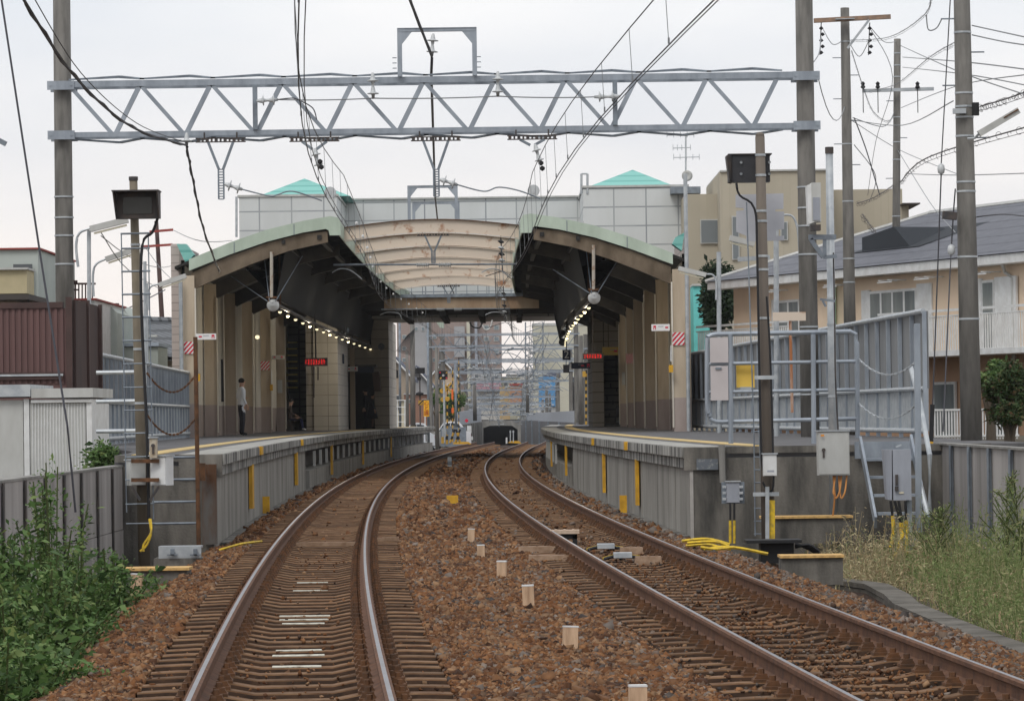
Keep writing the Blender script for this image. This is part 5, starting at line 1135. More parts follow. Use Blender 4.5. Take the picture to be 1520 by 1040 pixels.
t = thing('maintenance_ladder', 'thin galvanised ladder leaning on the left of the right signal pole', 'ladder', W(1122, 795, 48.3))
mb = MB(); mb.tube([W(1108,300,48.3), W(1119,640,48.3), W(1121,795,48.3)], .010, 5); mb.tube([W(1127,640,48.25), W(1133,795,48.25)], .010, 5); mb.build('side_rail', galvd, t)
for y in list(range(640, 795, 19)): mb = MB(); mb.tube([W(1119,y,48.3), W(1131,y,48.3)], .009, 5); mb.build('rung', galvd, t)
t = thing('switch_box', 'tall grey switch box with lever and padlock standing on a post before the steps', 'switch box', W(1333, 820, 47)); D = 47
mb = MB(); mb.prism([W(1312,667,D+.12), W(1324,667,D), W(1324,742,D), W(1317,741,D+.12)], (0,.3,0)); mb.span(XAT(1324,D), XAT(1351,D), D, D+.32, ZAT(1335,742,D), ZAT(1335,667,D)); mb.build('case', bluegrey, t)
mb = MB(); mb.bar(W(1331,704,D-.02), W(1331,720,D-.02), .035, .03, (0,1,0)); mb.box(W(1331,725,D-.03), (.045,.03,.06)); mb.build('lever', darkst, t)
mb = MB(); mb.box(W(1338,731,D-.006), (.06,.008,.025)); mb.build('nameplate', mat('cream plate', (.6,.55,.42)), t); mb = MB(); mb.bar(W(1330,663,D+.1), W(1338,660,D+.1), .02, .02); mb.build('top_hook', galvl, t)
mb = MB(); mb.bar(W(1349,742,D+.2), W(1350,820,D+.2), .07, .07, (0,1,0)); mb.bar(W(1328,820,D+.1), W(1351,792,D+.1), .05, .05, (0,1,0)); mb.bar(W(1338,826,D), W(1360,800,D), .05, .05, (0,1,0)); mb.build('post', galv, t)
for k, (x0, x1, xe, yt) in enumerate(((1322,1325,1322,765),(1328,1337,1338,775),(1344,1345,1345,772),(1334,1339,1327,775))):
    mb = MB(); mb.tube([W(x0,743,D-.02-k*.03), W(x1,yt,D-.02-k*.03)], .018, 6); mb.build('black_conduit', black, t)
    mb = MB(); mb.tube(smooth_path([W(x1,yt,D-.02-k*.03), W(x1+1,(yt+808)/2,D-.02-k*.03), W(xe,812+k*6,D-.1-k*.06)], 4), .024, 6); mb.build('yellow_conduit', yelpipe, t)
t = thing('control_post', 'grey pole and pipes rising at the right edge of the steps', 'post', W(1366, 790, 48)); mb = MB(); mb.bar(W(1361,480,48), W(1364,790,48), .08, .06, (0,1,0)); mb.build('upright', galv, t)
# cables and platform under the right signal pole
t = thing('cable_platform', 'black rubber topped cable stand at the foot of the right signal pole', 'cable stand', W(1146, 830, 46.5)); D = 46.5
mb = MB(); a, b = W(1106,803,D), W(1188,807,D); mb.box(((a.x+b.x)/2, D, a.z), (b.x-a.x,.5,.04)); mb.build('top', black, t); mb = MB(); mb.box(((a.x+b.x)/2+.05, D+.1, a.z-.15), ((b.x-a.x)*.6,.4,.26)); mb.build('legs', black, t)
for k in range(4): wire('cable', 'black cable drooping right of the black cable stand, strand %s' % ['one, lowest','two','three','four, highest'][k], smooth_path([W(1180,812-k*2,46.6+k*.1), W(1200,808+k*2,46.6+k*.1), W(1216,818+k*2,46.6+k*.1)], 4), .02, seg=1, m=black, cat='cable')
for k, pts in enumerate((((1012,803),(1050,800),(1083,808)),((1018,810),(1048,808),(1068,812),(1085,815)),((1020,806),(1060,804),(1082,811)),((1045,816),(1070,812),(1100,814),(1140,822)),((1040,812),(1062,815),(1090,812)))):
    wire('conduit', 'yellow conduit lying in a bundle beside the right rail, number %s from the wall' % ['one','two','three','four','five'][k], smooth_path([W(x, y+3, 47.2-k*.35)+Vector((0,0,.03)) for x, y in pts], 5), .021, seg=1, m=yelpipe, cat='conduit', group=None)
# handrail frame on the right platform end
D = 51.8; t = thing('pipe_handrail', 'galvanised pipe handrail frame on the end of the right platform', 'handrail', W(1160, 655, D))
mb = MB(); mb.tube(smooth_path([W(1053,616,D), W(1050,600,D), W(1050,510,D), W(1053,499,D), W(1062,496,D)], 4)+[W(1262,492,D), W(1270,496,D), W(1272,510,D), W(1273,650,D)], .035, 8); mb.tube(smooth_path([W(1053,616,D), W(1056,623,D), W(1066,626,D)], 3)+[W(1272,621,D)], .03, 8); mb.build('frame', galv, t)
for y in (540, 582): mb = MB(); mb.tube([W(1052,y,D), W(1272,y-4,D)], .026, 8); mb.build('rail', galv, t)
for x in (1084, 1207): mb = MB(); mb.tube([W(x,496,D-.04), W(x+1,658,D-.04)], .035, 8); mb.build('upright', galv, t)
def plate(name, label, x0, x1, y0, y1, D, m, cat, rim=None, d=.02):
    c = W((x0+x1)/2, y1, D); mb = MB(); mb.span(XAT(x0,D,(y0+y1)/2), XAT(x1,D,(y0+y1)/2), D, D+d, ZAT((x0+x1)/2,y1,D), ZAT((x0+x1)/2,y0,D)); o = mb.build(name, m, org=c); return tag(o, label, cat)
pw = mat('pinkish white board', (.56,.52,.52), (.50,.46,.46), scale=2)
plate('sign_board', 'white board in the handrail frame, upper of the two', 1054, 1081, 501, 538, 51.72, pw, 'board'); plate('sign_board', 'white board in the handrail frame, lower, with a small dark mark', 1055, 1081, 543, 594, 51.72, pw, 'board')
plate('sign_board', 'small dark mark plate on the lower white board', 1062, 1071, 545, 548, 51.70, galvd, 'mark')
plate('sign_board', 'yellow blank board fixed behind the handrail', 1093, 1120, 541, 575, 51.9, mat('pale yellow board', (.74,.50,.10), (.64,.42,.08), scale=2), 'board'); plate('fixing_plate', 'grey fixing plate under the yellow board', 1099, 1115, 574, 582, 51.88, galvl, 'plate')
t = thing('stop_post', 'rust streaked T shaped sign post behind the right handrail', 'sign post', W(1176, 655, 53)); mb = MB(); mb.span(XAT(1149,53), XAT(1198,53), 53, 53.03, ZAT(1174,476,53), ZAT(1174,463,53)); mb.build('board', arch, t); mb = MB(); mb.tube([W(1173,470,53.05), W(1176,612,53.05)], .022, 6); mb.build('post', mat('rust streaked post', (.50,.42,.36), (.35,.14,.06), scale=5, streak=4, thresh=(.4,.55)), t)
chain(W(1274,532,51.8), W(1363,533,50), .22, 'upper pale chain between the handrail and the steps', galvl); chain(W(1274,598,51.8), W(1358,602,50), .2, 'lower pale chain between the handrail and the steps', galvl)
# steps
t = thing('steel_steps', 'galvanised steel steps with handrails climbing to the right platform', 'steps', W(1335, 800, 49.5)); D = 50.2
for (a, b) in (((1277,655,50.9),(1300,775,49.0)), ((1352,652,50.9),(1378,775,49.0))): mb = MB(); mb.bar(W(*a), W(*b), .035, .17, (0,1,0)); mb.build('stringer', galv, t)
for i, y in enumerate((682, 708, 735, 762)): mb = MB(); u = i/3; D2 = 50.7-u*1.5; p, q = W(1284+i*6,y,D2), W(1358+i*5,y,D2); mb.box(((p.x+q.x)/2, D2, p.z), (q.x-p.x, .26, .035)); mb.build('tread', galv, t)
mb = MB(); mb.span(XAT(1268,51.3), XAT(1355,51.3), 51.30, 51.36, ZAT(1310,680,51.3), ZAT(1310,655,51.3)); mb.build('fascia_plate', galv, t)
mb = MB(); mb.tube([W(1352,545,50.9), W(1366,600,50), W(1380,675,49.2), W(1380,765,49.2)], .035, 8); mb.tube([W(1366,720,49.3), W(1378,765,49)], .04, 8); mb.build('handrail', galvl, t)
mb = MB(); mb.bar(W(1384,600,52.4), W(1382,655,52.4), .06, .06, (0,1,0)); tag(mb.build('cable_sleeve', black, org=W(1383,655,52.4)), 'black upright cable sleeve beside the far right wall end', 'cable sleeve')
mb = MB(); mb.bar(W(1382,655,52.4), W(1380,672,52.4), .06, .06, (0,1,0)); tag(mb.build('cable_sleeve', yellow, org=W(1381,672,52.4)), 'yellow cable sleeve below the black one', 'cable sleeve')
for k, (x0,x1) in enumerate(((1232,1237),(1241,1238),(1249,1246))): wire('cable', 'orange cable hanging under the large pale cabinet, %s' % ['left','middle','right'][k], smooth_path([W(x0+8,706,49.5), W(x0+5,730,49.4), W(x1+2,738,49.4), W(x1-1 if k else 1236,706 if k else 768,49.5)], 4), .013, seg=1, m=mat('orange cable', (.55,.25,.08)), cat='cable')
# big dull patch window on the right end wall
plate('inspection_plate', 'bluish inspection plate at the top of the right end wall', 1034, 1066, 681, 697, 51.37, mat('bluish plate', (.13,.145,.165), (.24,.25,.25), scale=20, thresh=(.55,.65)), 'plate')
mb = MB(); mb.tube([W(1071,660,51.3), W(1073,716,51.3)], .045, 8); tag(mb.build('drain_pipe', conc, org=W(1072,716,51.3)), 'short concrete grey pipe on the right end wall above the junction box', 'pipe')
# concrete trough at the foot of the right wall
t = thing('cable_trough', 'grey concrete trough line along the right ballast edge', 'cable trough', (4.7, 38, -.5)); pts = [(1242,824,45),(1300,832,43.5),(1330,852,41),(1345,872,39),(1400,905,36),(1470,940,33),(1600,1000,29)]
for (a, b) in zip(pts, pts[1:]):
    p, q = W(*a), W(*b); mb = MB(); p.z = q.z = -.52; mb.bar(p, q+(p-q)*.02, .28, .06); mb.bar(p-Vector((0,0,.12)), q-Vector((0,0,.12)), .26, .16); mb.build('lid', mat('mossy concrete', (.16,.145,.125), (.075,.068,.055), scale=3, bump=.3), t)

# ================================================================== PLATFORM SIGNS
stripe = mat('white sign', (.75,.74,.73))
def stripes(x0, x1, y0, y1, D, label, m1=red):
    X0, X1 = XAT(x0,D,(y0+y1)/2), XAT(x1,D,(y0+y1)/2); z0, z1 = ZAT((x0+x1)/2,y1,D), ZAT((x0+x1)/2,y0,D); t = thing('striped_sign', label, 'sign', ((X0+X1)/2, D, z0), 'red and white striped plates on the pillars')
    mb = MB(); mb.span(X0, X1, D-.012, D, z0, z1); mb.build('plate', stripe, t); mb = MB(); w, h = X1-X0, z1-z0
    def cl(poly, ax, lim, s):
        o = []
        for i in range(len(poly)):
            a, b = poly[i], poly[(i+1)%len(poly)]; ia, ib = s*(lim-a[ax]) >= 0, s*(lim-b[ax]) >= 0
            if ia: o.append(a)
            if ia != ib: u = (lim-a[ax])/(b[ax]-a[ax]); o.append(tuple(a[k]+u*(b[k]-a[k]) for k in (0,1)))
        return o
    for k in range(-3, 4):
        s = w*.38; p = [(k*s*1.0+.0, 0), (k*s+s*.5, 0), (k*s+s*.5+h*.9, h), (k*s+h*.9, h)]
        for ax, lim, sg in ((0, 0, -1), (0, w, 1)): p = cl(p, ax, lim, sg) if p else p
        if len(p) > 2: mb.prism([(X0+x, D-.014, z0+z) for x, z in p], (0,-.002,0))
    mb.build('red_stripe', m1, t)
stripes(273, 290, 507, 525, 99.97, 'striped plate on the nearest left pillar'); stripes(998, 1016, 493, 512, 99.97, 'striped plate on the nearest right pillar')
stripes(387, 400, 536, 549, 131.97, 'striped plate on a dim pillar by the left stairway'); stripes(505, 514, 554, 565, 156.9, 'striped plate on the far left pillar by the lift'); stripes(929, 940, 525, 539, 135.9, 'striped plate on the pillar beside the right stairway')
def sign(x0, x1, y0, y1, D, label, m=stripe, arrow=None, post=None):
    X0, X1 = XAT(x0,D,(y0+y1)/2), XAT(x1,D,(y0+y1)/2); z0, z1 = ZAT((x0+x1)/2,y1,D), ZAT((x0+x1)/2,y0,D); t = thing('direction_sign', label, 'sign', ((X0+X1)/2, D, z0)); w, h = X1-X0, z1-z0
    mb = MB(); mb.span(X0, X1, D-.06, D+.02, z0, z1); mb.build('board', m, t)
    if arrow:
        ax, gx = arrow; mb = MB(); x = X0+w*ax; z = (z0+z1)/2; mb.span(x-w*.08, x+w*.08, D-.065, D-.061, z-h*.12, z+h*.12); mb.build('arrow', red, t)
        mb = MB(); x = X0+w*gx; mb.span(x-w*.07, x+w*.07, D-.065, D-.061, z+.0, z+h*.3); mb.span(x-w*.07, x-w*.03, D-.065, D-.061, z-h*.3, z); mb.span(x+w*.03, x+w*.07, D-.065, D-.061, z-h*.3, z); mb.build('pictogram', red, t)
        mb = MB(); 
        for k in range(6): mb.span(X0+w*(.36+k*.05), X0+w*(.395+k*.05), D-.065, D-.061, z+h*.1, z+h*.22)
        mb.build('small_text', bluegrey, t)
    return t
sign(291, 321, 495, 504, 99.8, 'white direction sign with red arrow on the nearest left pillar', arrow=(.22,.85)); sign(967, 994, 481, 491, 99.8, 'white direction sign with red arrow on the nearest right pillar', arrow=(.83,.17))
sign(404, 422, 527, 533, 132, 'small grey direction sign hanging before the left stairway', m=offwhite, arrow=(.2,.8)); sign(515, 531, 544, 551, 156, 'small direction sign at the far left pillar', arrow=(.2,.8))
sign(531, 555, 544, 553, 156.2, 'dark blank sign panel beside the far left direction sign', m=navy)
sign(894, 927, 515, 527, 149, 'yellow framed direction sign over the right stairway', m=mat('dull yellow frame', (.50,.36,.10)), arrow=(.6,.85)); sign(848, 876, 538, 547, 140, 'dark sign with pale strip below the red departure board', m=navy, arrow=(.6,.9))
def led_board(x0, x1, y0, y1, D, label, n):
    X0, X1 = XAT(x0,D,(y0+y1)/2), XAT(x1,D,(y0+y1)/2); z0, z1 = ZAT((x0+x1)/2,y1,D), ZAT((x0+x1)/2,y0,D); t = thing('departure_board', label, 'departure board', ((X0+X1)/2, D, z0)); w, h = X1-X0, z1-z0
    mb = MB(); mb.span(X0, X1, D, D+.25, z0, z1); mb.build('case', darkst, t)
    rnd = random.Random(n*7); a = w*.06; g_ = (w*.88)/n
    for i in range(n):
        mb = MB(); cs = g_*.62/6; ch = h*.66/7
        for r_ in range(7):
            for q in range(6):
                if rnd.random() < (.66 if i else .4): x = X0+a+i*g_+q*cs; z = z0+h*.17+r_*ch; mb.span(x+cs*.1, x+cs*.9, D-.012, D-.003, z+ch*.1, z+ch*.9)
        mb.build('led_character', led, t)
    mb = MB(); mb.tube([((X0+X1)/2, D+.1, z1), ((X0+X1)/2, D+.1, 6.2)], .03, 6); mb.build('hanger_rod', darkst, t)
led_board(451, 486, 531, 543, 139, 'departure board with red characters on the left platform', 8); led_board(865, 896, 524, 533, 144, 'departure board with bright red characters on the right platform', 7)
for x0, x1, y0, y1, D, s_, lab in ((499,511,525,540,150,'1','left'),(835,847,519,534,150,'2','right')):
    X0, X1 = XAT(x0,D,530), XAT(x1,D,530); z0, z1 = ZAT((x0+x1)/2,y1,D), ZAT((x0+x1)/2,y0,D); t = thing('number_sign', 'navy sign with white number %s hanging over the %s platform' % (s_, lab), 'sign', ((X0+X1)/2, D, z0))
    mb = MB(); mb.span(X0, X1, D, D+.06, z0, z1); mb.build('board', navy, t); text_mesh(s_, (z1-z0)*1.05, ((X0+X1)/2, D-.01, (z0+z1)/2), white, t, 'number')
    mb = MB(); mb.tube([((X0+X1)/2, D+.03, z1), ((X0+X1)/2, D+.03, 6.3)], .025, 6); mb.build('hanger_rod', galvd, t)
for x0, x1, y0, y1, D, lab in ((582,591,549,561,176,'left'),(836,845,541,553,176,'right')):
    plate('monitor', 'black back of a monitor hung at the far end of the %s platform' % lab, x0, x1, y0, y1, D, black, 'monitor', d=.3)
    wire('hanging_rod', 'rod holding the black monitor over the %s platform' % lab, [W((x0+x1)/2, y0, D+.1), W((x0+x1)/2, 490, D+.1)], .03, seg=1, m=galvd, cat='rod')
t = thing('help_phone', 'yellow emergency button box on the nearest right pillar', 'button box', W(996, 550, 99.7)); mb = MB(); mb.box(W(996,547,99.75), (.12,.12,.2)); mb.build('case', yellow, t); mb = MB(); mb.tube([W(996,512,99.8), W(996,536,99.8)], .02, 5); mb.build('conduit', white, t)
t = thing('help_phone', 'yellow emergency button box beside the nearest left pillar', 'button box', W(294, 566, 99.7)); mb = MB(); mb.box(W(294.5,560,99.75), (.1,.1,.2)); mb.build('case', yellow, t); mb = MB(); mb.tube([W(293,526,99.8), W(293,552,99.8)], .02, 5); mb.build('conduit', white, t)
t = thing('help_phone', 'small yellow box on a dim pillar near the left stairway', 'button box', W(403, 580, 131.8)); mb = MB(); mb.box(W(403,575,131.8), (.1,.1,.22)); mb.build('case', yellow, t); mb = MB(); mb.tube([W(403,550,131.8), W(403,569,131.8)], .02, 5); mb.build('conduit', white, t)
plate('notice', 'narrow white notice on the pillar left of the stairway', 412, 419, 564, 583, 140.8, offwhite, 'notice'); plate('notice', 'narrow white notice beside the right stairway', 923, 928, 552, 571, 145.8, offwhite, 'notice')
plate('slot_window', 'tall dark slot in the left platform back wall', 328, 332, 533, 596, 107.95, black, 'slot')
for x, y0, y1, D, lab in ((466,544,590,145.5,'left'),(472,544,564,145.5,'right')): wire('hanging_rod', 'thin dark rod below the left departure board, %s' % lab, [W(x,y0,D), W(x,y1,D)], .03, seg=1, m=darkst, cat='rod')
mb = MB(); c = W(382, 500, 126); mb.lathe([(.001,-.08),(.07,-.05),(.08,0),(.06,.05),(.001,.06)], c, 10); tag(mb.build('wall_lamp', lampem, org=c), 'single round lit lamp behind the left pillars', 'lamp')

# ================================================================== PEOPLE
def person(label, pos, H, face, joints, cols, hair=(.02,.015,.012), bulk=1.0, skirt=None):
    """joints: name -> (x, y, z) in body frame, metres, scaled by H/1.7; x to the body's left... face = rotation about z"""
    import bpy
    t = thing('person', label, 'person', pos); k = H/1.7
    J = joints; names = list(J); idx = {n_: i for i, n_ in enumerate(names)}
    E_ = [('pelvis','spine'),('spine','chest'),('chest','neck'),('neck','head'),('head','crown'),('chest','shL'),('shL','elL'),('elL','wrL'),('wrL','hdL'),('chest','shR'),('shR','elR'),('elR','wrR'),('wrR','hdR'),('pelvis','hipL'),('hipL','knL'),('knL','anL'),('anL','toL'),('pelvis','hipR'),('hipR','knR'),('knR','anR'),('anR','toR')]
    RAD = dict(pelvis=(.155,.105), spine=(.135,.095), chest=(.165,.105), neck=(.055,.055), head=(.085,.095), crown=(.072,.08), shL=(.062,.062), shR=(.062,.062), elL=(.044,.044), elR=(.044,.044), wrL=(.030,.028), wrR=(.030,.028), hdL=(.04,.02), hdR=(.04,.02), hipL=(.088,.088), hipR=(.088,.088), knL=(.058,.058), knR=(.058,.058), anL=(.042,.042), anR=(.042,.042), toL=(.045,.03), toR=(.045,.03))
    verts = [tuple(Vector(J[n_])*k) for n_ in names]; edges = [(idx[a], idx[b]) for a, b in E_]
    rad = [RAD[n_] for n_ in names]
    for s_ in ('L','R'):     # fingers
        h, w_ = Vector(J['hd'+s_]), Vector(J['wr'+s_]); d = (h-w_).normalized(); sd_ = Vector((d.y, -d.x, 0)) if abs(d.z) < .9 else Vector((0,1,0))
        for q in range(4):
            a = h+sd_*(.027-q*.018)+d*.012; b = a+d*(.055+.01*(q in (1,2)))+Vector((0,0,-.012)); i0 = len(verts); verts += [tuple(a*k), tuple(b*k)]; rad += [(.010,.010),(.008,.008)]; edges += [(idx['hd'+s_], i0), (i0, i0+1)]
        a = w_.lerp(h,.5)+sd_*.04; b = a+d*.045+sd_*.012; i0 = len(verts); verts += [tuple(a*k), tuple(b*k)]; rad += [(.012,.012),(.009,.009)]; edges += [(idx['wr'+s_], i0), (i0, i0+1)]
    me = bpy.data.meshes.new('body'); me.from_pydata(verts, edges, []); o = bpy.data.objects.new('body', me); COL.objects.link(o)
    sk = o.modifiers.new('skin', 'SKIN'); 
    for i, r in enumerate(rad): me.skin_vertices[0].data[i].radius = (r[0]*k*bulk, r[1]*k*bulk)
    me.skin_vertices[0].data[idx['pelvis']].use_root = True
    ss = o.modifiers.new('sub', 'SUBSURF'); ss.levels = ss.render_levels = 2
    dg = bpy.context.evaluated_depsgraph_get(); m2 = bpy.data.meshes.new_from_object(o.evaluated_get(dg)); bpy.data.objects.remove(o)
    m2.materials.clear(); skin = mat('skin', (.45,.28,.20)); 
    for m in (skin, cols['top'], cols['legs'], cols['shoe']): m2.materials.append(m)
    zb, zs, zn = J['pelvis'][2]*k-.02, .10*k, J['neck'][2]*k-.01
    wl = [Vector(J['hdL'])*k, Vector(J['hdR'])*k]
    for p in m2.polygons:
        c = p.center; i = 1
        if c.z > zn and abs(c.x-J['neck'][0]*k) < .16: i = 0
        elif c.z < zs: i = 3
        elif c.z < zb and min((c-w_).length for w_ in wl) > .16: i = 2
        if min((c-w_).length for w_ in wl) < .11: i = 0
        p.material_index = i; p.use_smooth = True
    b = bpy.data.objects.new('body', m2); COL.objects.link(b); b.parent = t
    hd = Vector(J['head'])*k; cr = Vector(J['crown'])*k; mb = MB(); c = (hd+cr)/2+Vector((0,-.018,.025))+Vector(pos)
    mb.lathe([(.080*k,-.06),(.092*k,-.02),(.090*k,.02),(.068*k,.055),(.03*k,.075),(.001,.08)], c, 14); mb.build('hair', mat('dark hair', hair), t, smooth=True)
    mb = MB(); c = hd+Vector((0,.095*k,.0))+Vector(pos); mb.lathe([(.018,-.02),(.014,.005),(.005,.025)], c, 6); mb.build('nose', skin, t)
    if skirt:
        mb = MB(); zc = J['pelvis'][2]*k; mb.lathe([(.15,zc+.1),(.20,zc-.1),(.25,zc-.38),(.245,zc-.40),(.14,zc-.02)], Vector(pos)+Vector((J['pelvis'][0]*k, J['pelvis'][1]*k, 0)), 16); mb.build('coat_skirt', skirt, t, smooth=True)
    t.rotation_euler = (0, 0, face); return t
stand = dict(pelvis=(0,0,.93), spine=(0,.01,1.10), chest=(0,0,1.30), neck=(0,.01,1.45), head=(0,.03,1.57), crown=(0,.02,1.64), shL=(.17,0,1.36), elL=(.22,-.02,1.10), wrL=(.21,.08,.90), hdL=(.21,.10,.83), shR=(-.17,0,1.36), elR=(-.24,-.03,1.12), wrR=(-.16,.16,1.10), hdR=(-.10,.22,1.12), hipL=(.09,0,.88), knL=(.10,.02,.50), anL=(.10,-.01,.09), toL=(.11,.13,.04), hipR=(-.09,0,.88), knR=(-.10,.03,.50), anR=(-.10,0,.09), toR=(-.12,.14,.04))
wsh = mat('white shirt', (.70,.72,.76)); trou = mat('dark trousers', (.035,.035,.045)); shoe = mat('black shoes', (.02,.02,.02)); dk = mat('dark coat', (.02,.02,.025))
c = W(359, 646, 106); person('standing man in a white shirt and dark trousers on the left platform', (c.x, 106, PZ), 1.68, -1.1, stand, dict(top=wsh, legs=trou, shoe=shoe))
st2 = dict(stand); st2.update(wrR=(-.22,.05,.88), hdR=(-.22,.07,.81), elR=(-.22,-.02,1.10))
c = W(553, 641, 157); person('person in a dark coat leaning forward at the far end of the left platform', (c.x, 157, PZ), 1.55, -1.4, st2, dict(top=dk, legs=mat('bare legs', (.16,.10,.08)), shoe=shoe), skirt=dk)
c = W(544, 641, 158.5); person('darker person standing close to the lift doorway on the left platform', (c.x, 158.5, PZ), 1.75, 1.4, st2, dict(top=dk, legs=dk, shoe=shoe))
sit = dict(stand); sit.update(pelvis=(0,0,.50), spine=(0,-.01,.67), chest=(0,0,.88), neck=(0,.02,1.03), head=(0,.05,1.15), crown=(0,.04,1.22), shL=(.17,0,.94), elL=(.22,.05,.70), wrL=(.15,.22,.62), hdL=(.13,.28,.60), shR=(-.17,0,.94), elR=(-.22,.05,.70), wrR=(-.15,.22,.62), hdR=(-.13,.28,.60), hipL=(.09,.04,.48), knL=(.10,.43,.50), anL=(.10,.48,.09), toL=(.10,.62,.04), hipR=(-.09,.04,.48), knR=(-.10,.43,.50), anR=(-.10,.50,.09), toR=(-.10,.64,.04))
c = W(431, 641, 144); person('person seated in shadow beside the left stairway in navy trousers', (c.x, 144, PZ), 1.7, -1.5, sit, dict(top=mat('brown top', (.08,.06,.055)), legs=mat('navy trousers', (.025,.03,.09)), shoe=mat('white shoes', (.5,.5,.5))))
t = thing('platform_bench', 'dark bench in the shadow of the left stairway under the seated person', 'bench', (c.x, 144, PZ)); mb = MB(); mb.box((c.x-.05, 144, PZ+.40), (.5,1.4,.05)); mb.build('seat', darkst, t)
for y in (143.5, 144.5): mb = MB(); mb.box((c.x-.05, y, PZ+.19), (.35,.05,.37)); mb.build('leg', darkst, t)

# ================================================================== BACKGROUND
def far_portal(D, px0, px1, label, nseg=9, g='lattice portals receding beyond the station'):
    dz = -.0222*max(0, D-218)
    t = thing('catenary_portal', label, 'catenary portal', ((px0+px1)/2, D, -.6), g)
    for x in (px0, px1): mb = MB(); mb.cyl((x, D+.2, -.9), (x, D+.2, 8.4+dz), .18, .15, 12); mb.build('pole', concpole, t)
    mb = MB()
    for z in (6.6+dz, 7.35+dz): mb.box(((px0+px1)/2, D, z), (px1-px0+.5, .08, .085)); mb.box(((px0+px1)/2, D+.6, z+.1), (px1-px0+.5, .06, .06))
    mb.build('chord', galv, t); mb = MB(); n = nseg*2; w = (px1-px0)/n
    for i in range(n): a = px0+i*w; z0, z1 = (6.6+dz, 7.35+dz) if i%2 else (7.35+dz, 6.6+dz); mb.bar((a, D, z0), (a+w, D, z1), .05, .05, (0,1,0))
    mb.build('web_diagonal', galvd, t)
    for x in (float(LC(min(D,230))), float(RC(min(D,230)))):
        mb = MB(); 
        for s_ in (-1, 1): mb.bar((x+s_*.5, D, 6.55+dz), (x, D, 5.7+dz), .05, .05, (0,1,0))
        mb.bar((x-.02, D, 5.7+dz), (x, D, 5.2+dz), .07, .07, (0,1,0)); mb.bar((x-1.0, D, 5.5+dz), (x+.9, D, 5.5+dz), .05, .05, (0,1,0)); mb.build('drop_bracket', galvd, t)
        mb = MB(); insulator(mb, (x+.15,D,5.5+dz), (x+.6,D,5.5+dz), 3, .09); mb.build('insulator', cer, t); mb = MB(); insulator(mb, (x-.6,D,5.5+dz), (x-.15,D,5.5+dz), 3, .09); mb.build('insulator', cer, t)
ordn = ['first','second','third','fourth','fifth','sixth','seventh','eighth','ninth']
def drop(D): return -.0222*max(0, min(D, 450)-218)
for i, (D, a, b) in enumerate(((238,-5.4,4.2),(262,-5.0,5.3),(286,-5.6,4.6),(311,-4.6,5.0),(336,-5.8,4.2),(361,-4.6,4.4),(386,-5.0,3.6),(412,-4.4,4.2),(437,-5.2,3.6))):
    far_portal(D, a, b, 'grey lattice portal beyond the station, %s from the platforms' % ordn[i])
for x, yt, yb, w, D, lab in ((604,520,655,5,235,'grey pole left of the far track, nearest the houses'),(612,452,655,8,212,'thick grey pole at the end of the left platform'),(635,470,650,4,222,'slim grey pole beyond the left platform end'),(648,515,660,6,204,'square grey pole between signal and crossing gates'),(704,560,616,6,330,'far pole above the left retaining wall'),(782,545,604,5,335,'far pole above the tunnel'),(862,498,640,8,205,'thick pole beyond the right platform signs'),(593,452,640,4,200,'thin steel pole over the left platform end'),(676,540,640,4,230,'slim pole at the crossing gates')):
    pole('line_pole', lab, 'pole', x, yt, x+1, yb, w*.85, w, D, m=galvd if 'slim' in lab or 'steel' in lab else concpole, grp='poles beyond the platforms')
# tangle of overhead fittings
for i in range(60):
    D = random.uniform(235, 450); x = random.choice((float(LC(230)), float(RC(230))))+random.uniform(-2.2,2.2); z = random.uniform(4.8, 7.0)+drop(D); mb = MB()
    mb.tube(smooth_path([(x-.8,D,z),(x-.3,D,z+.12),(x+.3,D,z+.08),(x+.9,D+.2,z-.25)], 3), .025, 4); insulator(mb, (x-.9,D,z+.05), (x-.4,D,z+.2), 2, .12)
    tag(mb.build('registration_arm', galvd if i%2 else galvl, org=(x,D,z)), 'small registration arm with insulator among the far portals', 'wire arm', 'registration arms among the far portals')
for i in range(12):
    side = -1 if i%2 else 1; x0 = (-1.65 if side < 0 else 1.55); P = [(x0+random.uniform(-.6,.6), 205, random.uniform(5.2,7.3)), (x0-.2+random.uniform(-.6,.6), 300, random.uniform(5.2,7.4)-1.8), (x0-.6, 380, random.uniform(5.2,7.0)-3.6), (x0-1+random.uniform(-1,1), 449, random.uniform(5.6,6.4)-5.1)]
    wire('far_wire', 'overhead wire running away between the far portals', P, .012, .25, galvd, n=4, seg=6, group='overhead wires between the far portals')
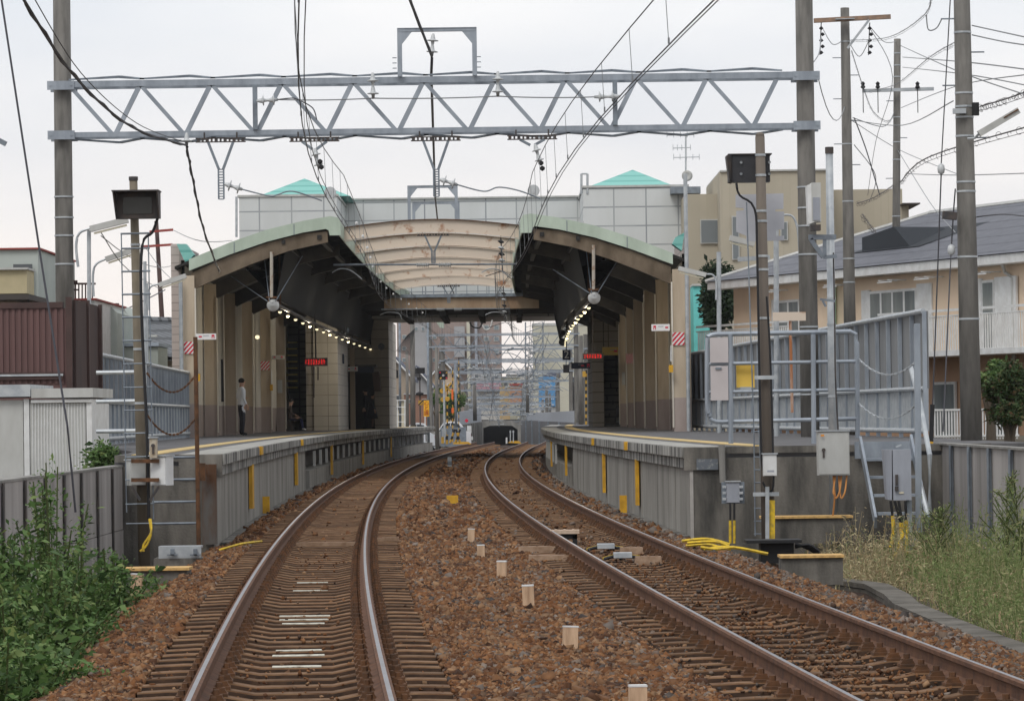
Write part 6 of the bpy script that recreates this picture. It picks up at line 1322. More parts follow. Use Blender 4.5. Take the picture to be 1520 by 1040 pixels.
# tunnel portal and retaining walls
t = thing('tunnel_portal', 'concrete underpass portal with dark chamfered opening where the tracks dip', 'tunnel portal', (-1, 450, -5.5)); D = 450
o = [(718,690),(718,635),(727,631.5),(760,631.5),(769,638),(769,690)]; op = [W(x, y, D) for x, y in o]
X0, X1 = W(680,640,D).x, W(860,640,D).x; zt = ZAT(740,624,D)
mb = MB(); mb.span(X0, op[0].x, D, D+.6, -6.3, op[1].z); mb.span(op[5].x, X1, D, D+.6, -6.3, op[1].z); zz_ = op[1].z
mb.prism([Vector((X0,D,zz_)), op[1], op[2], op[3], Vector((op[4].x,D,op[4].z)), Vector((op[5].x,D,zz_)), Vector((X1,D,zz_)), Vector((X1,D,zt)), Vector((X0,D,zt))], (0,.6,0)); mb.build('headwall', conc, t)
mb = MB(); mb.span(op[0].x-.3, op[5].x+.3, D+12, D+12.3, -6.3, 1.2); mb.span(op[0].x-.3, op[0].x-.01, D+.6, D+12, -6.3, 1.2); mb.span(op[5].x+.01, op[5].x+.3, D+.6, D+12, -6.3, 1.2); mb.span(op[0].x-.3, op[5].x+.3, D+.6, D+12, 1.0, 1.2); mb.build('inner_lining', mat('dark lining', (.03,.03,.035)), t)  # lining in an even near-black tone
t = thing('retaining_wall', 'ribbed concrete retaining wall on the left of the dipping tracks', 'retaining wall', (-3.7, 330, -3)); mb = MB(); mb.prism([(-3.72,232,-.62),(-3.72,449,-6.2),(-3.72,449,1.0),(-3.72,232,1.0)], (-.4,0,0)); mb.build('wall', conc, t)
for k in range(12): mb = MB(); y = 236+k*17; mb.span(-3.716, -3.60, y, y+.4, -4, 1.0); mb.build('rib', conc, t)
t2 = thing('screen_fence', 'pale corrugated fence on top of the left retaining wall', 'fence', (-3.7, 330, 1)); mb = MB(); mb.prism([(-3.8,250,1.004),(-3.8,440,1.004),(-3.8,440,2.6),(-3.8,250,1.9)], (-.1,0,0)); mb.build('sheet', mat('pale corrugated sheet', (.40,.42,.46), brick=(.4,60,.05,(.30,.32,.35))), t2)
t = thing('retaining_wall', 'grey panelled retaining wall on the right of the dipping tracks', 'retaining wall', (2, 330, -3)); mb = MB(); mb.prism([(4.2,232,-.62),(.95,449,-6.2),(.95,449,1.1),(4.2,232,1.1)], (.4,0,0)); mb.build('wall', mat('grey retaining panels', (.17,.17,.18), (.11,.11,.115), scale=.6, streak=4), t)
for k in range(6): mb = MB(); y = 240+k*34; x = 4.2-(y-232)*.01498; mb.span(x-.16, x-.02, y, y+.5, -5, 1.1); mb.build('rib', galvd, t)
t2 = thing('screen_fence', 'low pale fence above the right retaining wall', 'fence', (4, 300, 1)); mb = MB(); mb.prism([(4.4,232,1.104),(1.6,420,1.104),(1.6,420,1.9),(4.4,232,1.9)], (.1,0,0)); mb.build('sheet', MATS['pale corrugated sheet'], t2)
t = thing('trackside_cabinet', 'white square number board by the left retaining wall', 'board', (W(697,650,250))); mb = MB(); mb.box(W(696.5,637,250), (.30,.05,.5)); mb.box(W(698,650,250), (.36,.05,.25)); mb.build('board', white, t)
mb = MB(); c = W(692.5, 624, 250); mb.lathe([(.001,-.02),(.12,-.02),(.12,0),(.001,0)], c, 12, (0,1,0)); tag(mb.build('signal_disc', red, org=c), 'small red disc on the pale fence at left', 'disc')
for x, y0, y1, m, lab in ((752,649,658,white,'white post before the tunnel mouth'),(757.5,640,656,galvl,'grey twin post left of the yellow barrier'),(762,640,656,galvl,'grey twin post right of the first')): 
    mb = MB(); D = 216; mb.tube([W(x,y1,D), W(x,y0,D)], .05 if m is white else .03, 6)
    if m is not white: mb.box(W(x,y0,D), (.1,.04,.12))
    tag(mb.build('marker_post', m, org=W(x,y1,D)), lab, 'marker')
mb = MB(); mb.prism([W(x, y, 217) for x, y in ((754,657),(757,654.5),(770,654),(774,658))], (0,.4,0)); tag(mb.build('yellow_barrier', yellow, org=W(764,657,217)), 'low yellow barrier by the crest of the tracks before the tunnel', 'barrier')
mb = MB(); mb.prism([W(x, y, 214) for x, y in ((672,659),(674,655.5),(695,655.5),(700,659))], (0,.4,0)); tag(mb.build('yellow_barrier', yellow, org=W(686,658,214)), 'low yellow barrier at the foot of the crossing gates', 'barrier')
# level crossing
hz = mat('yellow hazard paint', (.62,.36,.05), (.40,.24,.05), scale=3); 
def hazard(x, y0, y1, w, D, label, tilt=0, n=None, nm='crossing_post'):
    t = thing(nm, label, 'crossing post', W(x, y1, D)); n = n or int((y1-y0)/5); a, b = W(x+tilt, y0, D), W(x, y1, D); m1, m2 = MB(), MB(); r = w*D/10800
    for i in range(n): (m1 if i%2 else m2).cyl(b.lerp(a, i/n), b.lerp(a, (i+1)/n), r, n=8)
    m1.build('black_band', black, t); m2.build('yellow_band', hz, t); return t
D = 208
t = hazard(664, 575, 658, 2.2, D, 'crossing warning post with yellow lights'); 
for x, y in ((656.5,580),(660,578),(657.5,593),(664,592)): mb = MB(); c = W(x, y, D-.1); mb.lathe([(.001,-.1),(.13,-.1),(.15,0),(.001,.02)], c, 10, (0,1,0)); mb.build('light_head', hz, t)
mb = MB(); mb.bar(W(657,568,D-.1), W(670,582,D-.1), .10, .03, (0,1,0)); mb.bar(W(670,568,D-.1), W(657,582,D-.1), .10, .03, (0,1,0)); mb.build('crossbuck', hz, t)
t = hazard(672, 545, 656, 1.6, D+2, 'tall red and yellow banded crossing post'); mb = MB(); mb.box(W(668,609,D+1.8), (.28,.2,.24)); mb.build('lamp_box', black, t); mb = MB(); mb.box(W(671.5,585,D+1.8), (.12,.05,.6)); mb.box(W(672,609,D+1.7), (.14,.05,.3)); mb.build('red_plate', mat('orange red plate', (.75,.16,.04)), t)
hazard(681, 530, 650, 1.2, D+6, 'slim yellow and black post right of the crossing post'); hazard(663.5, 640, 659, 3.5, D-2, 'short yellow striped guard post at the gate')
for x, tl_, lab in ((668,7,'left'),(676,7,'middle'),(683,-6,'right')): hazard(x, 637, 657, 3.2, D-1, 'slanted yellow and black gate arm, %s' % lab, tilt=tl_, n=4, nm='crossing_gate')
for x0, x1, y0, y1, lab, m in ((656,662,636,648,'grey relay box left of the gates',galvl),(662.5,668,636,645,'grey relay box nearer the gates',galvd),(655,659,648,658,'yellow foot box beside the relay boxes',hz)): plate('relay_box', lab, x0, x1, y0, y1, D-3, m, 'relay box', d=.3)
t = hazard(870, 549, 640, 3, 182, 'tall orange and black banded post beyond the right platform'); mb = MB(); c = W(867, 555, 181.8); mb.box(c, (.16,.1,.28)); mb.build('light_head', hz, t)
plate('low_wall', 'low dark grey wall behind the crossing gates', 654, 692, 634, 662, 224, galvd, 'wall', d=.3); plate('low_wall', 'short pale wall piece under the slim pole at the gates', 641, 656, 640, 662, 226, conc, 'wall', d=.3)
# signals
t = thing('rail_signal', 'square black signal head with yellow corner marks on a tall post', 'signal', W(659, 655, 206)); D = 206; mb = MB(); mb.span(XAT(651.5,D), XAT(665,D), D-.1, D+.1, ZAT(658,563,D), ZAT(658,550,D)); mb.build('head', black, t); mb = MB(); mb.tube([W(659,563,D), W(660,656,D)], .06, 8); mb.build('post', galvl, t)
for a, b, m in (((662,554),(664,551.5),hz),((653,562),(655.5,560),hz),((652.5,552),(654,553.5),red),((662,560),(664,562),red)): mb = MB(); mb.bar(W(*a,D-.13), W(*b,D-.13), .07, .02, (0,1,0)); mb.build('corner_mark', m, t)
mb = MB(); mb.lathe([(.001,-.16),(.07,-.16),(.07,-.1)], W(658,557,D), 10, (0,1,0)); mb.build('lens', galvl, t)
t = thing('platform_display', 'far black display back on a pole over the left platform end', 'display', W(623, 640, 188)); D = 188
mb = MB(); mb.box(W(623.5,550,D), (.5,.2,.30)); mb.build('case', black, t); mb = MB(); mb.box(W(622,562,D), (.2,.2,.16)); mb.lathe([(.02,-.1),(.20,-.08),(.22,.02),(.05,.1)], W(623,584,D), 10); mb.build('lower_unit', black, t); mb = MB(); mb.tube([W(623,556,D), W(624,640,D)], .035, 6); mb.build('post', darkst, t)
t = thing('vertical_sign', 'tall yellow sign with vertical red Japanese lettering beyond the left platform', 'sign', W(633, 640, 186)); D = 186
X0, X1 = XAT(628.8,D), XAT(637,D); mb = MB(); mb.span(X0, X1, D, D+.05, ZAT(633,618,D), ZAT(633,594,D)); mb.build('board', mat('amber sign', (.80,.42,.03)), t); mb = MB(); mb.tube([W(631,618,D), W(631,636,D)], .03, 6); mb.build('post', white, t)
for i, ch in enumerate('心と護'): text_mesh(ch, .27, ((X0+X1)/2, D-.01, ZAT(633, 598.5+i*7.4, D)), mat('sign lettering', (.45,.10,.03)), t, 'lettering')
plate('diamond_board', 'yellow board with a black slash left of the tall yellow sign', 621, 628, 594, 601, 187, hz, 'board'); wire('board_mark', 'black slash bar across the small yellow board', [W(621,601,186.9), W(628,594,186.9)], .03, seg=1, m=black, cat='mark')
# railings and posts left beyond platform end
t = thing('white_railing', 'white barred railing at the far end of the left platform', 'railing', W(585, 640, 192)); D = 192
for y in (594,604,615,626,634): mb = MB(); mb.tube([W(566,y,D), W(602,y,D)], .022, 5); mb.build('rail', white, t)
for x in (566,576,590,601): mb = MB(); mb.tube([W(x,593,D), W(x,640,D)], .03, 5); mb.build('post', white, t)
# cars
def car(x0, x1, yroof, D, colr, label, rz=0):
    c = W((x0+x1)/2, 640, D); L = (x1-x0)*D/5400*.98; t = thing('parked_car', label, 'car', (c.x, D, -.6)); z = lambda v: -.6+v; top = ZAT((x0+x1)/2, yroof, D); s = (top+.6)/1.5; h = L/2; cx = c.x
    def sec(pr, y0, d, m, nm): mb = MB(); mb.prism([(cx+a*h, y0, -.6+b*s) for a, b in pr], (0,d,0)); return mb.build(nm, m, t)
    sec([(-1,.35),(-.98,.75),(-.62,.88),(-.28,1.42),(.05,1.5),(.45,1.45),(.80,.95),(.98,.88),(1,.35)], D, 1.65, colr, 'body')
    sec([(-.55,.90),(-.27,1.34),(.04,1.42),(.04,.90)], D-.01, .008, glass, 'window'); sec([(.07,.90),(.07,1.42),(.42,1.37),(.68,.92)], D-.01, .008, glass, 'window')
    for x in (-.62,.62): mb = MB(); mb.lathe([(.001,-.1),(.2,-.1),(.31,-.08),(.32,.1),(.001,.1)], (cx+x*h, D+.02, -.6+.33), 16, (0,1,0)); w_ = mb.build('wheel', black, t); mb = MB(); mb.lathe([(.001,-.12),(.18,-.115),(.19,-.101)], (cx+x*h, D+.02, -.6+.33), 12, (0,1,0)); mb.build('rim', galvl, t).parent = w_
    mb = MB(); mb.box((cx-.97*h, D+.3, z(.72*s)), (.06,.3,.12)); mb.build('headlight', white, t); mb = MB(); mb.box((cx+.97*h, D+.3, z(.78*s)), (.06,.25,.12)); mb.build('tail_light', red, t)
car(588, 646, 627, 225, mat('car white', (.6,.62,.66), rough=.3, spec=.6), 'pale blue white car roof beyond the left platform end'); car(634, 700, 625, 236, mat('car silver', (.7,.7,.72), rough=.3, spec=.6), 'white car behind the crossing gates')
# apartment blocks
brownb = mat('pinkish brown tile facade', (.32,.25,.225), (.27,.21,.19), scale=.3); greyb = mat('grey render facade', (.36,.36,.37), (.30,.30,.31), scale=.3); creamb = mat('cream facade', (.56,.54,.44), (.50,.48,.39), scale=.3)
def block(label, x0, x1, ytop, D, m, cols, yrows, ww, wh, depth=12, balc=None):
    t = thing('apartment_block', label, 'apartment block', W((x0+x1)/2, 650, D)); a, b = XAT(x0,D,560), XAT(x1,D,560); zt = ZAT((x0+x1)/2, ytop, D)
    mb = MB(); mb.span(a, b, D, D+depth, -.6, zt); mb.build('wall', m, t); mb = MB(); mb.span(a-.1, b+.1, D-.1, D+depth, zt+.002, zt+.4); mb.build('parapet', offwhite, t)
    for y in yrows:
        for x in cols:
            c = W(x, y, D-.05); mb = MB(); mb.box(c, (ww*D/5400, .1, wh*D/5400)); f = mb.build('window', offwhite, t); mb = MB(); mb.box(c+Vector((0,-.06,0)), (ww*.8*D/5400, .012, wh*.78*D/5400)); mb.build('pane', mat('bluish pane', (.16,.20,.22), rough=.2, spec=.6), t).parent = f
        if balc:
            c = W((balc[0]+balc[1])/2, y+balc[2], D-.5); mb = MB(); mb.box(c, ((balc[1]-balc[0])*D/5400, 1.0, .9)); mb.build('balcony', m, t)
    return t
t = block('tall pinkish brown apartment block with paired windows behind the station', 655, 745, 380, 560, brownb, (722,737), (486,503,520,537,553), 8, 7); 
mb = MB(); mb.span(XAT(706,559), XAT(710,559), 558.6, 559.9, -.6, 26); mb.build('drain_stack', bluegrey, t); mb = MB(); mb.span(XAT(694,559), XAT(699,559), 558.6, 559.9, -.6, 26); mb.build('cream_pier', creamb, t)
for y in (490, 507, 524, 541): c = W(682, y, 558.5); mb = MB(); mb.box(c, (1.6,.9,1.2)); mb.build('balcony', greyb, t)
block('mid brown apartment block with balconies behind the left platform end', 590, 656, 462, 500, brownb, (600,612,628,645), (500,517,534), 6, 6, balc=(618,640,4))
block('white grey apartment wing with fine balcony rails above the far lamps', 613, 634, 478, 470, greyb, (618,628), (488,), 5, 6)
block('cream slab block with external stair behind the right portals', 792, 880, 483, 540, creamb, (), (), 6, 5)
t = thing('external_stair', 'grey steel stair tower against the cream slab block', 'stair tower', W(793, 640, 536))
for k in range(5):
    y = 485+k*17; mb = MB(); mb.bar(W(780,y+9,536), W(806,y,536), .35, .12); mb.bar(W(780,y+9,536.5), W(806,y+17,536.5), .35, .12); mb.bar(W(780,y+1,415.9), W(806,y-8,415.9), .05, .05); mb.build('flight', galvd, t)
mb = MB(); 
for x in (780,806): mb.tube([W(x,478,536), W(x,610,536)], .1, 6)
mb.build('column', galvd, t)
# houses and small buildings
def gable_house(label, x0, x1, yeave, yapex, D, wallm, roofm, depth=9, win_=(), grp=None):
    t = thing('house', label, 'house', W((x0+x1)/2, 650, D), grp); a, b = W(x0, yeave, D), W(x1, yeave, D); ap = W((x0+x1)/2, yapex, D); z = (a.z+b.z)/2
    mb = MB(); mb.prism([(a.x,D,-.6),(b.x,D,-.6),(b.x,D,z),(ap.x,D,ap.z),(a.x,D,z)], (0,depth,0)); mb.build('wall', wallm, t); o = (b.x-a.x)*.08; q = .22
    mb = MB(); mb.prism([(a.x-o,D-.5,z-.25),(ap.x,D-.5,ap.z+.02),(b.x+o,D-.5,z-.25),(b.x+o,D-.5,z-.25+q),(ap.x,D-.5,ap.z+q+.1),(a.x-o,D-.5,z-.25+q)], (0,depth+1,0)); mb.build('roof', roofm, t)
    mb = MB(); mb.prism([(a.x-o,D-.54,z-.25),(ap.x,D-.54,ap.z+.02),(b.x+o,D-.54,z-.25),(b.x+o,D-.54,z-.25+q*.8),(ap.x,D-.54,ap.z+q*.8),(a.x-o,D-.54,z-.25+q*.8)], (0,.035,0)); mb.build('barge_board', white, t)
    for x, y, w, h in win_: mb = MB(); mb.box(W(x,y,D-.04), (w*D/5400,.08,h*D/5400)); f = mb.build('window', white, t); mb = MB(); mb.box(W(x,y,D-.09), (w*.8*D/5400,.015,h*.75*D/5400)); mb.build('pane', glass, t).parent = f
    return t
gable_house('peach gabled house with white barge boards left of the crossing', 641, 678, 556, 538, 300, mat('peach wall', (.55,.42,.30)), slate, win_=((650,572,8,6),(668,572,8,6)))
gable_house('dark gabled house partly behind the railing at left', 560, 612, 562, 534, 270, bwall, mat('blue slate', (.09,.10,.14)), win_=((590,590,10,8),)); gable_house('pale house behind the tall yellow sign', 596, 640, 572, 548, 285, greyb, mat('blue slate', (.09,.10,.14)), win_=((610,580,8,6),(625,590,8,7)))
def shedrow(specs):
    for (lab, x0, x1, y0, D, m, nm) in specs:
        if 688 < x0: D = D*.25+465
        t = thing(nm, lab, 'building', W((x0+x1)/2, 650, D)); bp(x0, x1, y0, 660, D, 7, m, 'wall', t); bp(x0-1, x1+1, y0-1.5, y0-.05, D-.2, 7.4, mat('pale roof edge', (.45,.46,.48)), 'roof', t)
        for k in range(max(1,int((x1-x0)//14))): x = x0+(k+.5)*(x1-x0)/max(1,int((x1-x0)//14)); f = bp(x-3, x+3, y0+7, y0+13, D-.08, .07, offwhite, 'window_frame', t); bp(x-2.4, x+2.4, y0+7.7, y0+12.3, D-.1, .012, glass, 'pane', t).parent = f
orangew = mat('orange wall', (.40,.21,.12), (.34,.18,.11), scale=1); pinkr = mat('faded pink roof', (.26,.13,.15), (.19,.10,.12), scale=1); 
shedrow((('grey tiled house in front of the tall block',700,744,548,340,greyb,'house'),('cream house right of the grey one',744,772,560,345,creamb,'house'),('long white house low behind the portals',712,752,582,300,mat('white wall', (.55,.54,.52)),'house'),('brown shop house left of the crossing gates',600,640,585,262,mat('brick orange wall', (.27,.15,.11)),'shop'),('white row house above the tunnel',752,800,556,380,mat('white wall', (.55,.54,.52)),'house'),('grey row house at the right of the blue wall',828,850,552,330,mat('taupe wall', (.36,.33,.32)),'house'),('red brown house beyond the right platform signs',845,885,560,300,mat('maroon wall', (.28,.12,.09)),'house'),('yellowish house low by the left railing',560,600,595,250,mat('pale yellow wall', (.55,.50,.38)),'house')))
t = thing('house', 'house with faded pink roof low behind the portals', 'house', W(725, 650, 475)); bp(708, 742, 577, 660, 475, 6, mat('white wall', (.55,.54,.52)), 'wall', t); mb = MB(); a, b, c, d = W(704,577.5,473), W(746,577.5,473), W(742,565,481), W(710,565,481); mb.quad(a,b,c,d); mb.quad(a-Vector((0,0,.1)),b-Vector((0,0,.1)),c-Vector((0,0,.1)),d-Vector((0,0,.1))); mb.build('roof', pinkr, t)
t = thing('orange_building', 'orange walled building behind the portals above the tunnel', 'building', W(766, 650, 472)); bp(757, 775, 572, 600, 472, 6, orangew, 'wall', t); bp(742, 757, 574, 660, 473, 5, mat('tan wall', (.42,.30,.15)), 'side_wing', t); bp(756, 776, 569, 571.9, 471.8, 6.3, redtrim, 'roof', t)
t = thing('blue_building', 'building with a bright blue wall and white lettering', 'building', W(812, 650, 460)); bp(800, 827, 559, 603, 460, 6, mat('bright blue wall', (.09,.27,.52), (.08,.24,.46), scale=1), 'wall', t); bp(799, 828, 603.1, 660, 460.5, 6, mat('white wall', (.55,.54,.52)), 'base_wall', t)
mb = MB()
for k in range(9): a = W(805+k*2.1, 600.5, 459.9); mb.box(a, (.12,.02,.12+.05*(k%2)))
for k in range(7): a = W(806+k*2.6, 592, 459.9); mb.box(a, (.14,.02,.1))
mb.build('white_marks', white, t)
mb = MB(); mb.prism([W(x, y, 470) for x, y in ((805,560),(818,548),(832,548),(832,560))], (0,6,0)); tag(mb.build('house', mat('blue slate', (.09,.10,.14)), org=W(818,560,470)), 'dark blue roofed shed rising behind the blue wall', 'house')

# ================================================================== RIGHT SIDE WIRES
Wr = lambda *a: W(*a)
wr = [
 ('wire with many rings slung from the wooden crossarm pole to the thick pole', [(1262,60,92),(1320,55,80),(1372,22,66),(1383,-12,62)], .02, wirel, .5),
 ('ringed cable from the steel crossarm pole up to the thick pole', [(1290,135,96),(1330,125,90),(1380,85,70),(1417,63,57)], .02, wirel, .15),
 ('thick ringed cable from the apartment roof to the thick pole', [(1337,270,99),(1375,235,75),(1536,185,57)], .035, darkst, .1),
 ('ringed cable leaving the thick pole to the right edge', [(1455,158,57),(1490,148,54),(1530,134,50)], .03, darkst, .12),
 ('sagging thin wire between the two utility poles', [(1266,175,92),(1310,188,95),(1326,172,99)], .012, wirel, .4),
 ('thin wire from the steel crossarm pole toward upper right', [(1337,68,99),(1420,105,62),(1520,140,50)], .010, wirel, 0),
 ('thin wire crossing right at the height of the small pole top', [(1340,85,99),(1430,92,60),(1530,104,50)], .010, wirel, .1),
 ('second thin wire crossing right below the first', [(1340,100,99),(1430,110,60),(1530,128,50)], .009, wirel, .1),
 ('wire from the top of the thick pole to the right edge', [(1443,38,57),(1530,57,50)], .010, wirel, 0),
 ('wire from the thick pole band to the right edge', [(1443,52,57),(1490,62,53),(1530,68,50)], .010, wirel, 0),
 ('long sagging wire from the wooden crossarm pole to the thick pole', [(1264,178,92),(1340,186,80),(1415,150,57)], .010, wirel, .2),
 ('thin wire from the portal pole to the wooden crossarm pole', [(1213,110,70),(1254,158,92)], .010, wirel, .6),
 ('fine guy wire with grey ball beside the thick pole, upper', [(1411,-10,57),(1397,245,57)], .010, wirem, 0),
 ('fine guy wire below the grey ball running down to the wall', [(1397,258,57),(1383,640,57)], .012, wirem, 0),
 ('second fine guy wire down the left of the thick pole', [(1418,280,57),(1412,370,57),(1400,640,56)], .012, wirem, 0),
 ('thin wire from the thick pole across the roof to the right', [(1450,322,57),(1490,318,54),(1530,322,50)], .010, wirem, 0),
 ('distant wire crossing the pale sky at far right', [(1345,258,99),(1420,260,80),(1530,257,70)], .010, wirel, 0),
 ('slanting thin wire between the utility poles, lower', [(1266,180,92),(1334,222,99),(1430,262,80)], .009, wirel, .1),
 ('wire dropping from the wooden crossarm to the roof', [(1290,40,92),(1325,115,96),(1300,210,110),(1288,290,120)], .009, wirel, 0),
 ('ringed cable dropping behind the utility poles to the roof', [(1264,75,93),(1280,125,95),(1296,165,97),(1318,180,98),(1328,165,99)], .018, wirel, 0),
 ('zigzag cable from pole foot to the dark gable', [(1268,175,92),(1285,220,95),(1300,270,99),(1306,290,104)], .016, wirel, 0),
 ('ringed dark cable from the wooden pole to the steel crossarm pole near the roof', [(1272,302,92),(1300,292,95),(1326,275,99)], .028, darkst, .1),
 ('dark coiled cable from the gable to the small pole', [(1280,318,104),(1300,345,102),(1320,358,99)], .04, darkst, 0),
 ('wires to the houses behind the left lamps', [(150,350,66),(260,392,124)], .010, wirel, .3),
 ('second wire toward the leaning pole at left', [(150,345,66),(190,400,80),(240,430,125)], .010, wirel, .2),
 ('thin wire from the leaning pole to the canopy', [(258,342,124.7),(300,358,104),(345,357,150)], .012, wirel, 0),
 ('thin wire hanging from the lower rusty crossarm', [(215,366,124.7),(240,400,124),(262,420,120)], .012, wirel, .3),
 ('thin wire from the wooden crossarm left end to the portal pole', [(1219,55,91),(1216,78,80),(1208,92,71)], .012, wirel, 0),
 ('looping thin wire under the wooden crossarm, left', [(1222,44,91),(1236,66,91),(1252,60,92)], .010, wirel, 0),
 ('looping thin wire under the wooden crossarm, right', [(1262,66,92),(1276,84,92),(1290,60,91.5)], .010, wirel, 0),
 ('slack wire loops near the thick pole top', [(1375,22,66),(1378,44,66),(1390,42,66),(1398,28,66)], .012, wirel, 0),
 ('thin wire from the small pole top to the wooden crossarm', [(1290,38,91.5),(1312,62,95),(1330,62,99)], .010, wirel, 0),
 ('thin wire from the lower small pole to the thick pole foot', [(1332,222,99),(1380,300,85),(1418,345,60)], .009, wirel, 0),
 ('faint wire under the sagging one toward the office block', [(1268,215,93),(1300,262,110),(1290,300,130)], .012, wirel, 0),
 ('thin wire rising from the small pole to the upper right edge', [(1338,160,99),(1420,128,70),(1530,110,50)], .009, wirel, 0),
 ('cable drooping behind the left fence toward the gabled house', [(120,470,100),(174,464,112),(245,430,125)], .02, wirem, .3),
]
def rings(name, label, pts, r, m, sag):
    P = [W(*p) for p in pts]; P = smooth_path(P, 12); mb = MB(); r *= .55; mb.tube(P, r*.7, 5)
    Q = [p+Vector((0,0,-r*4)) for p in P]; mb.tube(Q[::2], r*.3, 4)
    for i in range(0, len(P)-1):
        c = (P[i]+Q[i])/2+Vector((0,0,random.gauss(0,r))); q = random.uniform(.7,1.3); mb.tube([c+Vector((math.cos(a)*r*2.1*q, 0, math.sin(a)*r*2.6*q)) for a in np.linspace(0, 2*math.pi*random.uniform(.6,1), 9)], r*.22, 4, cap=False)
    return tag(mb.build(name, m, org=P[0]), label, 'cable')
for lab, pts, r, m, sag in wr:
    if 'ringed' in lab or 'rings' in lab or 'coiled' in lab: rings('ringed_cable', lab, pts, r, m, sag)
    else: wire('thin_wire', lab, smooth_path([W(*p) for p in pts], 6) if len(pts) > 2 else [W(*p) for p in pts], r, 0 if len(pts) > 2 else sag, m, seg=1 if len(pts) > 2 else 8)
for x, y, D, lab in ((1397,251,57,'upper'),(1412,371,57,'lower')): mb = MB(); c = W(x, y, D); mb.lathe([(.01,-.09),(.05,-.06),(.06,0),(.05,.06),(.01,.09)], c, 12); tag(mb.build('guy_insulator', cer, org=c, smooth=True), 'pale egg shaped insulator on the guy wire, %s' % lab, 'insulator')

# ================================================================== VEGETATION
def leafmesh(name, C, sz, m, org, up=.35, asp=.42, par=None):
    C = np.asarray(C); n = len(C); s = sz*np.random.lognormal(-.05, .38, n)
    d = np.random.randn(n,3); d[:,2] = d[:,2]*.6+up; d /= np.linalg.norm(d, axis=1, keepdims=True)
    e = np.cross(d, np.random.randn(n,3)); e /= np.linalg.norm(e, axis=1, keepdims=True)+1e-9
    a = C; b = C+d*(s*.5)[:,None]+e*(s*asp*.5)[:,None]; c = C+d*s[:,None]-np.array([0,0,1])*(s*.15)[:,None]; q = C+d*(s*.5)[:,None]-e*(s*asp*.5)[:,None]
    V = np.stack([a,b,c,q], 1).reshape(-1,3); Fc = np.arange(4*n).reshape(-1,4)
    o = fast(name, V, Fc, m, org)
    if par: o.parent = par; o.location = Vector(org)-ORG[par.name]
    return o
leafm = mat('bright weed leaf', (.05,.10,.02), rough=.6, island=[(.022,.048,.012),(.06,.12,.03),(.10,.185,.05),(.15,.24,.085),(.20,.25,.08)], transl=.25)
leafd = mat('dark tree leaf', (.02,.04,.02), rough=.6, island=[(.012,.024,.012),(.02,.04,.018),(.035,.06,.025)], transl=.15)
grassm = mat('wispy weed green', (.10,.14,.04), rough=.8, island=[(.10,.15,.045),(.19,.25,.09),(.28,.32,.14),(.34,.31,.16)], transl=.3)
strawm = mat('dry straw', (.30,.24,.12), rough=.9, island=[(.24,.18,.10),(.42,.33,.19),(.50,.43,.27),(.20,.24,.10)], transl=.2)
def stems(pts, par, m, r=.006):
    mb = MB()
    for P in pts: mb.tube(P, [r, r*.4], 4, cap=False) if len(P) == 2 else mb.tube(P, r, 4, cap=False)
    return mb.build('stems', m, par)
def weed(x, y, D, htop, spread, n, label, nst, m=leafm, sz=.06, grp='leafy weeds at the left wall'):
    base = W(x, y, D); base.z = -.55 if D < 50 else PZ-.2; t = thing('leafy_weed', label, 'weed', base, grp); C = []; S_ = []
    for k in range(nst):
        dx, dy = random.gauss(0, spread*.45), random.gauss(0, spread*.5); h = htop*random.uniform(.45, 1)*(1-.35*min(1, abs(dx)/spread)); p = base+Vector((dx*.4, dy*.4, 0)); q = base+Vector((dx*1.25, dy, h)); S_.append([p, p.lerp(q,.5)+Vector((0,0,h*.07)), q]); kk = n//nst
        for _ in range(kk): u = random.random()**.75; c = p.lerp(q, u); w = .13*(1.15-u*.85); C.append((c.x+random.gauss(0,w), c.y+random.gauss(0,w), c.z+random.gauss(0,w*.6)))
    stems(S_, t, mat('weed stem', (.07,.09,.03)), .007); leafmesh('foliage', C, sz, m, base, par=t)
weed(20, 980, 27.5, 1.0, .5, 5200, 'big leafy weed at the lower left corner', 36)
weed(70, 950, 30, 1.05, .5, 4800, 'leafy weed just right of the corner one', 46)
weed(15, 930, 32, 1.3, .55, 5000, 'tall leafy weed against the left wall, behind the corner one', 40)
weed(118, 900, 34, 1.05, .42, 3400, 'leafy weed reaching the white topped stake', 36)
weed(80, 880, 36, 1.8, .42, 2200, 'tall wispy leafed weed rising highest against the left wall', 22)
weed(165, 880, 37.5, .85, .45, 3000, 'low leafy weed behind the yellow grated lid', 22)
weed(40, 1010, 25, .65, .45, 4200, 'low leafy weed spilling onto the ballast at bottom left', 34)
weed(5, 1030, 24.5, .7, .55, 4600, 'dark leafy weed at the very bottom left corner', 40)
weed(152, 690, 52.2, .42, .26, 1700, 'bush growing above the left wall beside the white shed', 16, grp=None)
c = W(52,728,43); 
